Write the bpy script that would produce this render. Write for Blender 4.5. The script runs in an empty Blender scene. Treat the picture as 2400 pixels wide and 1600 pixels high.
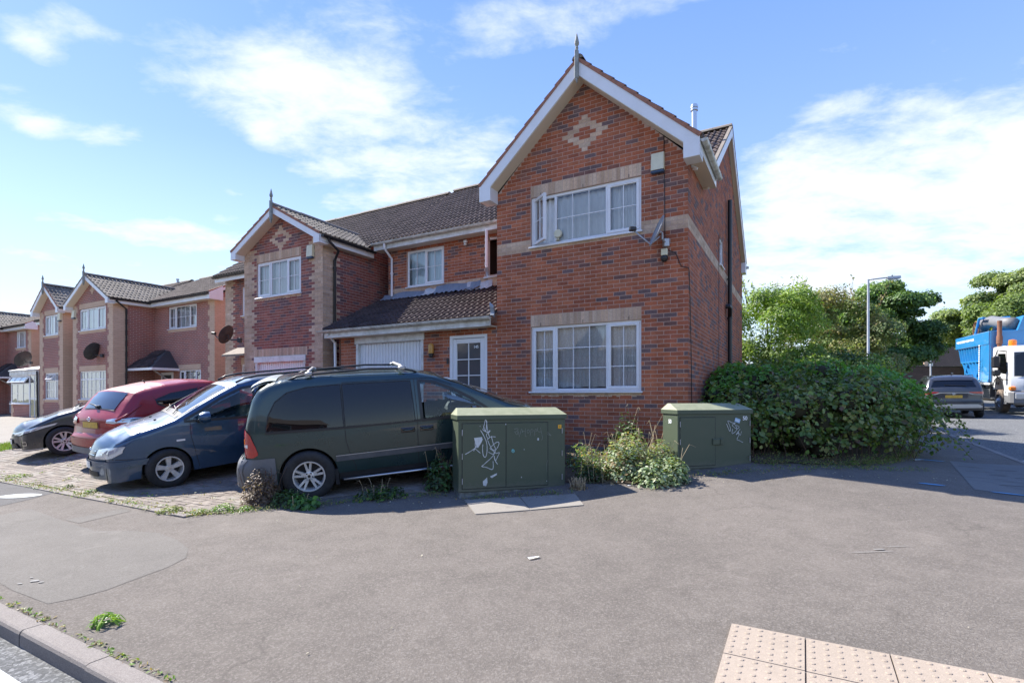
import bpy, bmesh, math, random
import numpy as np
from mathutils import Vector, Matrix
random.seed(7); rng = np.random.default_rng(7)
R = math.radians
scene = bpy.context.scene
COL = scene.collection

# ------------------------------------------------------------------ camera
EYE = 1.5
cam_d = bpy.data.cameras.new("camera"); cam = bpy.data.objects.new("camera", cam_d); COL.objects.link(cam)
cam.location = (0, 0, EYE); cam.rotation_euler = (R(90), 0, 0)
cam_d.sensor_width = 36; cam_d.lens = 18.21; cam_d.shift_y = 0.0525
cam_d.clip_start = 0.05; cam_d.clip_end = 2000
scene.camera = cam

# ------------------------------------------------------------------ light
SUN_EL = 44.0
SUN_DIR = Vector((-0.845, 0.535, 0)).normalized()          # horizontal direction towards the sun
sun_vec = SUN_DIR * math.cos(R(SUN_EL)) + Vector((0, 0, math.sin(R(SUN_EL))))
sd = bpy.data.lights.new("sun", 'SUN'); sd.energy = 4.0; sd.angle = R(0.53); sd.color = (1.0, 0.95, 0.88)
so = bpy.data.objects.new("sun", sd); COL.objects.link(so)
so.rotation_euler = sun_vec.to_track_quat('Z', 'Y').to_euler()
SKY_STR = 0.15; EXPO = 1.52

class NT:
    def __init__(s, nt): s.nt = nt; s.n = nt.nodes; s.l = nt.links
    def new(s, t, **kw):
        n = s.n.new(t)
        for k, v in kw.items(): setattr(n, k, v)
        return n
    def put(s, n, i, v):
        if v is None: return
        if hasattr(v, 'is_output') or isinstance(v, bpy.types.NodeSocket): s.l.new(v, n.inputs[i])
        else: n.inputs[i].default_value = v
    def m(s, op, a, b=None, c=None, clamp=False):
        n = s.n.new('ShaderNodeMath'); n.operation = op; n.use_clamp = clamp
        s.put(n, 0, a); s.put(n, 1, b); s.put(n, 2, c); return n.outputs[0]
    def noise(s, vec, scale, detail=4, rough=0.55, lac=2.0, dist=0.0):
        n = s.n.new('ShaderNodeTexNoise'); s.put(n, 'Vector', vec)
        n.inputs['Scale'].default_value = scale; n.inputs['Detail'].default_value = detail
        n.inputs['Roughness'].default_value = rough; n.inputs['Distortion'].default_value = dist
        return n.outputs[0]
    def ramp(s, fac, stops, interp='LINEAR'):
        n = s.n.new('ShaderNodeValToRGB'); s.put(n, 0, fac); cr = n.color_ramp; cr.interpolation = interp
        while len(cr.elements) < len(stops): cr.elements.new(0.5)
        for e, (p, c) in zip(cr.elements, stops):
            e.position = p; e.color = (c, c, c, 1) if not isinstance(c, (tuple, list)) else (*c[:3], 1)
        return n.outputs[0]
    def mix(s, f, a, b, mode='MIX'):
        n = s.n.new('ShaderNodeMix'); n.data_type = 'RGBA'; n.blend_type = mode
        s.put(n, 0, f)
        for i, v in ((6, a), (7, b)):
            if isinstance(v, (tuple, list)): v = (*v[:3], 1)
            s.put(n, i, v)
        return n.outputs[2]
    def bump(s, h, strength=0.4, dist=0.01):
        n = s.n.new('ShaderNodeBump'); n.inputs['Strength'].default_value = strength
        n.inputs['Distance'].default_value = dist; s.put(n, 'Height', h); return n.outputs[0]

# ------------------------------------------------------------------ sky with clouds
W = bpy.data.worlds.new("World"); scene.world = W; W.use_nodes = True
w = NT(W.node_tree); w.n.clear()
sky = w.new('ShaderNodeTexSky'); sky.sky_type = 'NISHITA'; sky.sun_disc = False
sky.sun_elevation = R(SUN_EL); sky.sun_rotation = math.atan2(SUN_DIR.x, SUN_DIR.y)
sky.air_density = 1.0; sky.dust_density = 0.15; sky.ozone_density = 3.0; sky.altitude = 50
tc = w.new('ShaderNodeTexCoord').outputs['Generated']
sep = w.new('ShaderNodeSeparateXYZ'); w.l.new(tc, sep.inputs[0])
sx, sy, sz = sep.outputs
az = w.m('ARCTAN2', sx, sy)
el = w.m('ARCSINE', sz)
# cloud plane coordinates
den = w.m('ADD', w.m('MAXIMUM', sz, 0.0), 0.16)
cx = w.m('DIVIDE', sx, den); cy = w.m('DIVIDE', sy, den)
cmb = w.new('ShaderNodeCombineXYZ'); w.put(cmb, 0, w.m('MULTIPLY', cx, 0.75)); w.put(cmb, 1, cy); w.put(cmb, 2, 0.37)
n1 = w.noise(cmb.outputs[0], 2.1, 9, 0.56, dist=0.35)
n2 = w.noise(cmb.outputs[0], 7.5, 9, 0.62, dist=0.2)
fld = w.m('ADD', w.m('MULTIPLY', w.m('ADD', w.m('MULTIPLY', n1, 0.55), w.m('MULTIPLY', n2, 0.45)), 1.35), -0.175)
def px_dir(px, py):
    v = Vector(((px - 1200) / 1214, 1, (926 - py) / 1214)).normalized()
    return math.atan2(v.x, v.y), math.asin(v.z)
# cloud masses (centre and half-size on the sky, weight)
CL = [(700, 215, 230, 120, .34), (1030, 345, 300, 110, .33), (1190, 90, 340, 60, .24), (2050, 480, 400, 150, .33), (2000, 650, 700, 120, .34),
      (2300, 250, 300, 230, .20), (400, 560, 260, 60, .29), (60, 95, 90, 50, .26), (60, 300, 90, 40, .24), (215, 325, 110, 30, .25), (180, 50, 80, 25, .18), (1450, 10, 500, 50, .17),
      (800, 390, 90, 30, .10), (1850, 400, 160, 60, .16), (100, 640, 380, 120, .10), (950, 480, 330, 60, .16), (610, 325, 40, 25, .18), (1960, 235, 120, 40, .1)]
acc = None
for (px, py, rx, ry, wt) in CL:
    a0, e0 = px_dir(px, py); a1, _ = px_dir(px + rx, py); _, e1 = px_dir(px, py - ry)
    da = w.m('DIVIDE', w.m('SUBTRACT', az, a0), max(abs(a1 - a0), .02)); de = w.m('DIVIDE', w.m('SUBTRACT', el, e0), max(abs(e1 - e0), .02))
    q = w.m('ADD', w.m('MULTIPLY', da, da), w.m('MULTIPLY', de, de))
    g = w.m('MULTIPLY', w.m('EXPONENT', w.m('MULTIPLY', q, -0.8)), wt * 0.98)
    acc = g if acc is None else w.m('ADD', acc, g)
acc = w.m('MINIMUM', acc, 0.36)
dens = w.m('ADD', fld, acc)
cm = w.new('ShaderNodeMapRange'); cm.interpolation_type = 'SMOOTHSTEP'
w.put(cm, 0, dens); cm.inputs[1].default_value = 0.60; cm.inputs[2].default_value = 0.95
haze = w.m('MULTIPLY', w.m('EXPONENT', w.m('MULTIPLY', w.m('MAXIMUM', el, 0.0), -5.5)), 0.62)
cfac = w.m('MAXIMUM', w.m('MULTIPLY', cm.outputs[0], 0.90), haze)
# clear-sky colour: the physical sky, drawn in towards the even periwinkle-to-pale gradient of the day
grad = w.ramp(w.m('DIVIDE', w.m('MAXIMUM', el, 0.0), 1.5708), [(0, (.78, .93, 1.0)), (.10, (.50, .73, 1.0)), (.26, (.235, .415, .96)), (.45, (.145, .30, .88)), (1.0, (.10, .23, .78))])
gm = w.new('ShaderNodeVectorMath'); gm.operation = 'SCALE'; w.l.new(grad, gm.inputs[0]); gm.inputs[3].default_value = 2.80
skb = w.mix(0.82, sky.outputs[0], gm.outputs[0])
skc = w.mix(cfac, skb, (2.55, 2.72, 2.95))
bg = w.new('ShaderNodeBackground'); w.l.new(skc, bg.inputs[0]); bg.inputs[1].default_value = SKY_STR
wo = w.new('ShaderNodeOutputWorld'); w.l.new(bg.outputs[0], wo.inputs[0])
vs = scene.view_settings; vs.view_transform = 'Standard'; vs.look = 'None'; vs.exposure = EXPO; vs.gamma = 1; vs.use_curve_mapping = False
scene.cycles.use_denoising = True
scene.cycles.max_bounces = 8; scene.cycles.transparent_max_bounces = 16; scene.cycles.caustics_reflective = False; scene.cycles.caustics_refractive = False

# ------------------------------------------------------------------ frames of reference
CU, SU = math.cos(R(29.3)), math.sin(R(29.3))
HX, HY = 2.99, 8.80                      # front right corner of the near house
def FL(t, d):                            # t metres left along the street front, d metres behind the house front
    return HX - CU * t + SU * d, HY + SU * t + CU * d
def TD(X, Y):
    dx, dy = X - HX, Y - HY
    return -(dx * CU - dy * SU), dx * SU + dy * CU
def zf(X, Y):                            # height of the footway surface
    X = np.asarray(X, float); Y = np.asarray(Y, float)
    t, d = TD(X, Y)
    q = X + Y
    base = -0.06 + 0.02 * np.where(q > 45, 45 + (1 - np.exp(-np.clip(q - 45, 0, 1e4) / 40)) * 40, np.where(q < -15, -15 - (1 - np.exp(-np.clip(-q - 15, 0, 1e4) / 40)) * 40, q))
    RR = 0.35 + 0.10 * np.clip(t / 4, 0, 1)
    RR = RR * np.clip((t + 4.2) / 3.4, 0, 1)
    s = np.clip((d + 4.7) / 4.7, 0, 1)
    k = np.clip((t - 7) / 4, 0, 1)
    k2 = np.clip((t - 2.6) / 1.6, 0, 1)
    s = (s ** 2.2 * (1 - k2) + s * s * (1.6 - 0.6 * s) * k2) * (1 - k) + (1 - (1 - s) ** 2.2) * k
    return base + RR * s
def zt(t, d):
    X, Y = FL(t, d); return float(zf(X, Y))
def P(t, d, h=0.0):
    X, Y = FL(t, d); return (X, Y, float(zf(X, Y)) + h)

# ------------------------------------------------------------------ materials
M = {}
def mat(name, base=(.5, .5, .5), rough=.6, metal=0., coat=0., spec=.5, build=None, **kw):
    m = bpy.data.materials.new(name); m.use_nodes = True
    t = NT(m.node_tree); b = t.n['Principled BSDF']
    b.inputs['Base Color'].default_value = (*base, 1); b.inputs['Roughness'].default_value = rough
    b.inputs['Metallic'].default_value = metal; b.inputs['Coat Weight'].default_value = coat
    b.inputs['Coat Roughness'].default_value = 0.04
    b.inputs['Specular IOR Level'].default_value = spec
    if build: build(t, b)
    M[name] = m; return m
def gpos(t): return t.new('ShaderNodeNewGeometry').outputs['Position']
def opos(t): return t.new('ShaderNodeTexCoord').outputs['Object']
def dirt(base, amt=0.35, scale=2.5, dark=(.12, .11, .09), bump=0.15, bs=60, fine=0.12):
    """weathered surface: large blotches, fine grain and a little relief"""
    def f(t, b):
        p = gpos(t); n = t.noise(p, scale, 6, .65); g = t.noise(p, bs, 3, .6)
        c = t.mix(t.m('MULTIPLY', t.ramp(n, [(.42, 0), (.75, 1)]), amt), base, dark)
        c = t.mix(t.m('MULTIPLY', g, fine), c, (0.02, 0.02, 0.02), 'MIX')
        t.l.new(c, b.inputs['Base Color'])
        if bump: t.l.new(t.bump(g, bump, .004), b.inputs['Normal'])
    return f
def attr_mat(name, rough=.85, noise_amt=.35, nscale=35, bump=.12, bdist=.004, spec=.3):
    def f(t, b):
        a = t.new('ShaderNodeAttribute'); a.attribute_name = 'Col'
        p = gpos(t); n = t.noise(p, nscale, 5, .7); n2 = t.noise(p, 1.1, 4, .6)
        c = t.mix(1.0, a.outputs[0], t.ramp(n, [(.25, 1 - noise_amt), (.8, 1 + noise_amt * .4)]), 'MULTIPLY')
        c = t.mix(1.0, c, t.ramp(n2, [(.3, .84), (.72, 1.08)]), 'MULTIPLY')
        mp = t.new('ShaderNodeMapping'); mp.inputs['Scale'].default_value = (3.5, 3.5, .35); t.l.new(p, mp.inputs[0]); c = t.mix(1.0, c, t.ramp(t.noise(mp.outputs[0], 1.5, 4, .6), [(.3, .84), (.6, 1.05)]), 'MULTIPLY')
        t.l.new(c, b.inputs['Base Color'])
        t.l.new(t.bump(n, bump, bdist), b.inputs['Normal'])
    return mat(name, rough=rough, spec=spec, build=f)
attr_mat('brick_face')
attr_mat('tile_face', rough=.8, noise_amt=.55, nscale=22, bump=.5)
attr_mat('block_face', rough=.9, noise_amt=.4, nscale=40, bump=.5)
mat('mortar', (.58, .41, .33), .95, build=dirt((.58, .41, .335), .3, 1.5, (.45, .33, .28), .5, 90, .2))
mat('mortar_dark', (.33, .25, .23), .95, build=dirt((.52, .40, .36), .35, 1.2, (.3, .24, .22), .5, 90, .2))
mat('pvc_white', (.80, .80, .81), .32, build=dirt((.80, .80, .82), .22, 3, (.50, .47, .42), 0, 40, .05))
mat('pvc_weathered', (.7, .69, .66), .45, build=dirt((.78, .77, .75), .75, 3.5, (.32, .29, .23), .1, 50, .1))
mat('gutter_grey', (.66, .65, .61), .45, build=dirt((.72, .71, .67), .9, 6, (.22, .20, .15), .1, 50, .15))
mat('black_plastic', (.018, .018, .02), .4)
mat('black_rubber', (.014, .014, .015), .75, build=dirt((.016, .016, .017), .5, 8, (.06, .055, .05), .2, 80, .1))
mat('lead', (.26, .30, .35), .5, metal=.2, build=dirt((.30, .34, .40), .5, 4, (.16, .18, .21), .3, 30, .2))
mat('lead_bright', (.72, .72, .72), .35, metal=.2, build=dirt((.80, .79, .78), .4, 9, (.4, .38, .35), .3, 30, .2))
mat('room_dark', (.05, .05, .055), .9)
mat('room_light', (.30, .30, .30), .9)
mat('curtain', (.78, .80, .80), .9, build=dirt((.90, .92, .93), .15, 6, (.5, .5, .5), 0, 60, .1))
mat('curtain_blue', (.62, .75, .82), .9)
mat('steel', (.62, .62, .62), .3, metal=.95)
mat('galv', (.45, .46, .48), .45, metal=.6, build=dirt((.50, .51, .54), .4, 6, (.3, .31, .33), .1, 30, .2))
mat('alloy', (.62, .61, .59), .35, metal=.35, build=dirt((.70, .69, .67), .4, 9, (.30, .27, .23), .05, 50, .12))
mat('alloy_pink', (.55, .52, .52), .35, metal=.4)
mat('chrome', (.8, .8, .8), .08, metal=1)
mat('wood_grey', (.30, .27, .23), .85, build=dirt((.34, .31, .27), .5, 6, (.15, .13, .11), .5, 40, .3))
mat('finial', (.30, .31, .30), .75, build=dirt((.36, .37, .35), .7, 9, (.10, .13, .09), .4, 40, .3))
mat('verge_mortar', (.42, .19, .12), .9, build=dirt((.43, .19, .12), .6, 9, (.13, .09, .08), .6, 30, .3))
mat('verge_grey', (.22, .19, .16), .9, build=dirt((.30, .25, .20), .6, 9, (.10, .09, .07), .6, 30, .3))
mat('lamp_amber', (.55, .28, .06), .3)
mat('orange_lens', (.9, .22, .02), .2, coat=.5)
mat('red_lens', (.45, .012, .012), .12, coat=1.0)
mat('clear_lens', (.62, .64, .66), .08, metal=.45, coat=1.0)
mat('white_lens', (.8, .78, .76), .15, coat=.6)
mat('plate_yellow', (.62, .40, .05), .4, build=dirt((.66, .42, .05), .8, 14, (.38, .21, .05), 0, 40, .05))
mat('plate_white', (.72, .74, .74), .4, build=dirt((.75, .77, .76), .5, 14, (.45, .47, .47), 0, 40, .05))
mat('paper', (.82, .82, .80), .8)
mat('seat_grey', (.10, .10, .11), .9)
mat('yellow_sign', (.85, .42, .02), .5)
mat('white_ink', (.80, .82, .82), .7)
mat('black_ink', (.03, .03, .03), .7)
mat('blue_sticker', (.30, .48, .66), .5)
mat('cyan_ink', (.20, .55, .55), .7)
def glassy(name, tint=(.9, .95, .95), rough=.02, refl=1.0, ior=1.5, opac=0.0, ocol=(.02, .02, .02)):
    m = bpy.data.materials.new(name); m.use_nodes = True; t = NT(m.node_tree); t.n.clear()
    tr = t.new('ShaderNodeBsdfTransparent'); tr.inputs[0].default_value = (*tint, 1)
    gl = t.new('ShaderNodeBsdfGlossy'); gl.inputs['Roughness'].default_value = rough; gl.inputs[0].default_value = (.95, .97, 1, 1)
    n = t.noise(opos(t), 1.6, 2, .5)
    t.l.new(t.bump(n, .12, .02), gl.inputs['Normal'])
    fr = t.new('ShaderNodeFresnel'); fr.inputs[0].default_value = ior
    f = t.m('MULTIPLY', fr.outputs[0], refl, clamp=True)
    base = tr.outputs[0]
    if opac > 0:
        df = t.new('ShaderNodeBsdfDiffuse'); df.inputs[0].default_value = (*ocol, 1)
        mx = t.new('ShaderNodeMixShader'); mx.inputs[0].default_value = opac
        t.l.new(base, mx.inputs[1]); t.l.new(df.outputs[0], mx.inputs[2]); base = mx.outputs[0]
    mx = t.new('ShaderNodeMixShader'); t.l.new(f, mx.inputs[0]); t.l.new(base, mx.inputs[1]); t.l.new(gl.outputs[0], mx.inputs[2])
    o = t.new('ShaderNodeOutputMaterial'); t.l.new(mx.outputs[0], o.inputs[0]); M[name] = m
glassy('house_glass', (.95, .97, .98), .015, 2.2, 1.5)
glassy('car_glass', (.80, .90, .89), .01, 1.1, 1.5)
glassy('tinted_glass', (.10, .12, .14), .015, 1.0, 1.55, .35, (.01, .012, .015))
glassy('screen_glass', (.70, .82, .82), .015, 1.6, 1.5)
glassy('door_glass', (.30, .31, .32), .05, 1.6, 1.5, .7, (.13, .135, .14))
def paint(name, col, metal=.35, rough=.28, dust=.12, dustc=(.35, .32, .28), coat=.9):
    def f(t, b):
        p = opos(t); n = t.noise(p, 3, 6, .7); fl = t.noise(p, 900, 1, .5)
        sp = t.new('ShaderNodeSeparateXYZ'); t.l.new(p, sp.inputs[0])
        low = t.ramp(t.m('ADD', sp.outputs[2], t.m('MULTIPLY', n, .25)), [(.25, 1), (.62, 0)])
        c = t.mix(t.m('MULTIPLY', fl, .25), col, tuple(min(1, x * 1.9 + .02) for x in col))
        c = t.mix(t.m('ADD', t.m('MULTIPLY', t.ramp(n, [(.4, 0), (.8, 1)]), dust), t.m('MULTIPLY', low, .10)), c, dustc)
        t.l.new(c, b.inputs['Base Color'])
        t.l.new(t.ramp(n, [(.35, rough), (.75, rough + .18)]), b.inputs['Roughness'])
    return mat(name, col, rough, metal, coat=coat, build=f)
paint('paint_green', (.012, .036, .036), .3, .25, .04, (.14, .17, .17))
paint('paint_blue', (.013, .052, .112), .35, .27, .03)
paint('paint_red', (.27, .004, .009), .0, .3, .01, (.3, .1, .1), .45)
paint('paint_black', (.016, .020, .028), .35, .25, .03)
paint('paint_grey', (.035, .040, .050), .4, .3, .05)
paint('paint_truck_blue', (.012, .20, .46), .0, .4, .10)
paint('paint_truck_white', (.72, .72, .70), .0, .4, .16)
mat('bumper_grey', (.14, .145, .155), .55, build=dirt((.15, .155, .165), .35, 5, (.28, .26, .24), .1, 80, .1))
mat('cladding_grey', (.075, .08, .085), .6, build=dirt((.08, .085, .09), .4, 5, (.2, .19, .18), .1, 80, .1))
mat('silver_trim', (.42, .41, .39), .4, metal=.3)
mat('black_glossy', (.012, .014, .017), .08, coat=.8)
mat('spoiler_paint', (.55, .60, .58), .3, coat=.5)
glassy('rear_glass', (.25, .28, .3), .015, 2.0, 1.55, .6, (.02, .022, .025))
glassy('screen_dark', (.25, .28, .3), .015, 2.0, 1.55, .75, (.015, .017, .02))
mat('room_red', (.16, .008, .014), .35, coat=.6)
mat('chrome_dark', (.35, .36, .4), .15, metal=.8)
def cabmat(t, b):
    p = gpos(t); n = t.noise(p, 5, 6, .7); g = t.noise(p, 260, 2, .5); v = t.noise(p, 22, 5, .75)
    c = t.mix(t.m('MULTIPLY', t.ramp(n, [(.35, 0), (.75, 1)]), .35), (.060, .082, .050), (.085, .095, .062))
    c = t.mix(t.m('MULTIPLY', t.ramp(v, [(.66, 0), (.74, 1)]), .35), c, (.22, .23, .19))
    sp = t.new('ShaderNodeSeparateXYZ'); t.l.new(opos(t), sp.inputs[0]); lo = t.ramp(t.m('ADD', sp.outputs[2], t.m('MULTIPLY', v, .22)), [(.16, 1), (.34, 0)])
    c = t.mix(t.m('MULTIPLY', lo, .45), c, (.20, .185, .15)); c = t.mix(t.m('MULTIPLY', t.ramp(t.noise(p, 38, 3, .6), [(.70, 0), (.74, 1)]), .5), c, (.26, .12, .06))
    t.l.new(c, b.inputs['Base Color']); t.l.new(t.bump(g, .35, .003), b.inputs['Normal'])
mat('cabinet_green', (.06, .08, .05), .5, build=cabmat)
def lidmat(t, b):
    p = gpos(t); n = t.noise(p, 6, 7, .7)
    c = t.mix(t.ramp(n, [(.35, 0), (.7, 1)]), (.30, .31, .20), (.20, .22, .13))
    t.l.new(c, b.inputs['Base Color']); t.l.new(t.bump(n, .2, .004), b.inputs['Normal'])
mat('cabinet_lid', (.3, .3, .2), .55, build=lidmat)

# ---- ground materials
def asphalt(name, c1, c2, light, scale=1.0, bump=.9, dense=.5, stain=.25, gs=150, k=1.0):
    c1, c2, light = [tuple(x * k for x in q) for q in (c1, c2, light)]
    def f(t, b):
        p = gpos(t)
        big = t.noise(p, .55 * scale, 6, .6, dist=.4); mid = t.noise(p, 3.2, 5, .65)
        v = t.new('ShaderNodeTexVoronoi'); v.inputs['Scale'].default_value = gs; t.l.new(p, v.inputs['Vector'])
        v2 = t.new('ShaderNodeTexVoronoi'); v2.inputs['Scale'].default_value = gs * .55; t.l.new(p, v2.inputs['Vector'])
        hs = t.new('ShaderNodeSeparateXYZ'); t.l.new(v.outputs['Color'], hs.inputs[0])
        hs2 = t.new('ShaderNodeSeparateXYZ'); t.l.new(v2.outputs['Color'], hs2.inputs[0])
        fine = t.noise(p, gs * 2.2, 3, .6)
        c = t.mix(t.ramp(big, [(.3, 0), (.7, 1)]), c1, c2)
        c = t.mix(t.m('MULTIPLY', t.ramp(mid, [(.35, 0), (.8, 1)]), stain), c, tuple(x * .62 for x in c1))
        c = t.mix(t.m('MULTIPLY', t.ramp(hs.outputs[0], [(.55, 0), (.95, 1)]), dense), c, light)
        c = t.mix(t.m('MULTIPLY', t.ramp(hs2.outputs[1], [(.6, 0), (.95, 1)]), dense * .6), c, tuple(x * .4 for x in c1))
        c = t.mix(t.m('MULTIPLY', t.ramp(fine, [(.3, 0), (.7, 1)]), .28), c, tuple(x * .5 for x in c1))
        gv = t.new('ShaderNodeTexVoronoi'); gv.inputs['Scale'].default_value = 2.3; t.l.new(p, gv.inputs['Vector'])
        c = t.mix(t.m('MULTIPLY', t.ramp(gv.outputs['Distance'], [(.035, 1), (.055, 0)]), t.ramp(mid, [(.45, 0), (.6, .5)])), c, tuple(x * 1.7 for x in c1))
        wv = t.new('ShaderNodeVectorMath'); wv.operation = 'ADD'; t.l.new(p, wv.inputs[0]); nv_ = t.new('ShaderNodeTexNoise'); nv_.inputs['Scale'].default_value = 2.2; nv_.inputs['Detail'].default_value = 5; t.l.new(p, nv_.inputs['Vector'])
        sc_ = t.new('ShaderNodeVectorMath'); sc_.operation = 'SCALE'; sc_.inputs[3].default_value = .55; t.l.new(nv_.outputs['Color'], sc_.inputs[0]); t.l.new(sc_.outputs[0], wv.inputs[1])
        ce = t.new('ShaderNodeTexVoronoi'); ce.feature = 'DISTANCE_TO_EDGE'; ce.inputs['Scale'].default_value = .62; t.l.new(wv.outputs[0], ce.inputs['Vector'])
        ck = t.m('MULTIPLY', t.ramp(ce.outputs['Distance'], [(.0035, 1), (.0085, 0)]), t.ramp(t.noise(p, .8, 3, .5), [(.52, 0), (.62, .28)]))
        c = t.mix(ck, c, tuple(x * .35 for x in c1))
        fl_ = t.noise(p, 1.4, 8, .75, dist=1.2)
        c = t.mix(t.m('MULTIPLY', t.ramp(fl_, [(.56, 0), (.72, 1)]), .30), c, tuple(x * 1.55 for x in c2))
        t.l.new(c, b.inputs['Base Color'])
        h = t.m('ADD', t.m('MULTIPLY', hs.outputs[1], .35), t.m('ADD', t.m('MULTIPLY', t.noise(p, gs * .8, 4, .7), 1.1), t.m('MULTIPLY', fine, .5)))
        t.l.new(t.bump(h, bump, .006), b.inputs['Normal'])
    return mat(name, c1, .92, spec=.25, build=f)
asphalt('footway', (.150, .131, .111), (.205, .179, .152), (.37, .335, .29), dense=.30, gs=95, bump=1.0, stain=.55)
asphalt('footway_smooth', (.150, .137, .118), (.19, .173, .15), (.30, .28, .25), dense=.3, bump=.5, gs=150, stain=.35)
asphalt('footway_dark', (.105, .10, .095), (.13, .125, .12), (.20, .19, .18), dense=.25, bump=.4, gs=210)
asphalt('road_asphalt', (.115, .117, .115), (.145, .145, .14), (.36, .36, .35), dense=.65, bump=1.0, gs=62)
asphalt('concrete', (.26, .235, .20), (.31, .285, .245), (.42, .39, .34), dense=.3, bump=.35, gs=240, stain=.2)
asphalt('concrete_old', (.18, .175, .165), (.22, .215, .20), (.3, .29, .27), dense=.3, bump=.35, gs=240, stain=.35)
asphalt('kerb_concrete', (.245, .215, .19), (.30, .27, .24), (.44, .41, .37), dense=.4, bump=.5, gs=260, stain=.35)
asphalt('tactile_buff', (.36, .295, .23), (.42, .345, .275), (.52, .44, .36), dense=.3, bump=.3, gs=300, stain=.4)
asphalt('line_paint', (.50, .52, .49), (.58, .60, .57), (.85, .85, .83), dense=.3, bump=.7, gs=90, stain=.25)
asphalt('soil', (.10, .075, .05), (.15, .115, .08), (.25, .2, .15), dense=.3, bump=1, gs=80)
asphalt('earth_ground', (.10, .11, .06), (.14, .14, .08), (.2, .2, .12), dense=.3, bump=.5, gs=40)
asphalt('lawn', (.09, .13, .035), (.13, .17, .05), (.25, .28, .10), dense=.4, bump=1, gs=90)
# ------------------------------------------------------------------ mesh helpers
def link(o, parent=None, label=None, cat=None, group=None, kind=None):
    COL.objects.link(o)
    if parent is not None: o.parent = parent
    if label: o['label'] = label
    if cat: o['category'] = cat
    if group: o['group'] = group
    if kind: o['kind'] = kind
    return o
def empty(name, loc=(0, 0, 0), rz=0., label=None, cat=None, group=None, kind=None, rot=None):
    o = bpy.data.objects.new(name, None); o.location = loc; o.rotation_euler = rot or (0, 0, rz)
    o.empty_display_size = .1
    return link(o, None, label, cat, group, kind)
def raw_mesh(name, V, F, mats, fm=None, smooth=False, col=None, sharp=None):
    me = bpy.data.meshes.new(name)
    if isinstance(V, np.ndarray) and isinstance(F, np.ndarray):
        me.vertices.add(len(V)); me.vertices.foreach_set('co', V.astype(np.float32).ravel())
        n, k = F.shape
        me.loops.add(n * k); me.loops.foreach_set('vertex_index', F.astype(np.int32).ravel())
        me.polygons.add(n); me.polygons.foreach_set('loop_start', np.arange(0, n * k, k, dtype=np.int32))
        me.update(calc_edges=True)
    else:
        me.from_pydata([tuple(map(float, v)) for v in V], [], [tuple(map(int, f)) for f in F])
    if not isinstance(mats, (list, tuple)): mats = [mats]
    for m in mats: me.materials.append(M[m] if isinstance(m, str) else m)
    if fm is not None: me.polygons.foreach_set('material_index', np.asarray(fm, np.int32))
    me.polygons.foreach_set('use_smooth', np.full(len(me.polygons), bool(smooth)))
    if col is not None:
        a = me.color_attributes.new('Col', 'FLOAT_COLOR', 'POINT')
        c = np.ones((len(me.vertices), 4), np.float32); c[:, :3] = col
        a.data.foreach_set('color', c.ravel())
    if smooth and sharp is not None:
        me.set_sharp_from_angle(angle=R(sharp))
    me.update(); return me
def obj(name, V, F, mats, parent=None, fm=None, smooth=False, col=None, sharp=None, **kw):
    me = raw_mesh(name, V, F, mats, fm, smooth, col, sharp)
    return link(bpy.data.objects.new(name, me), parent, **kw)
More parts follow.
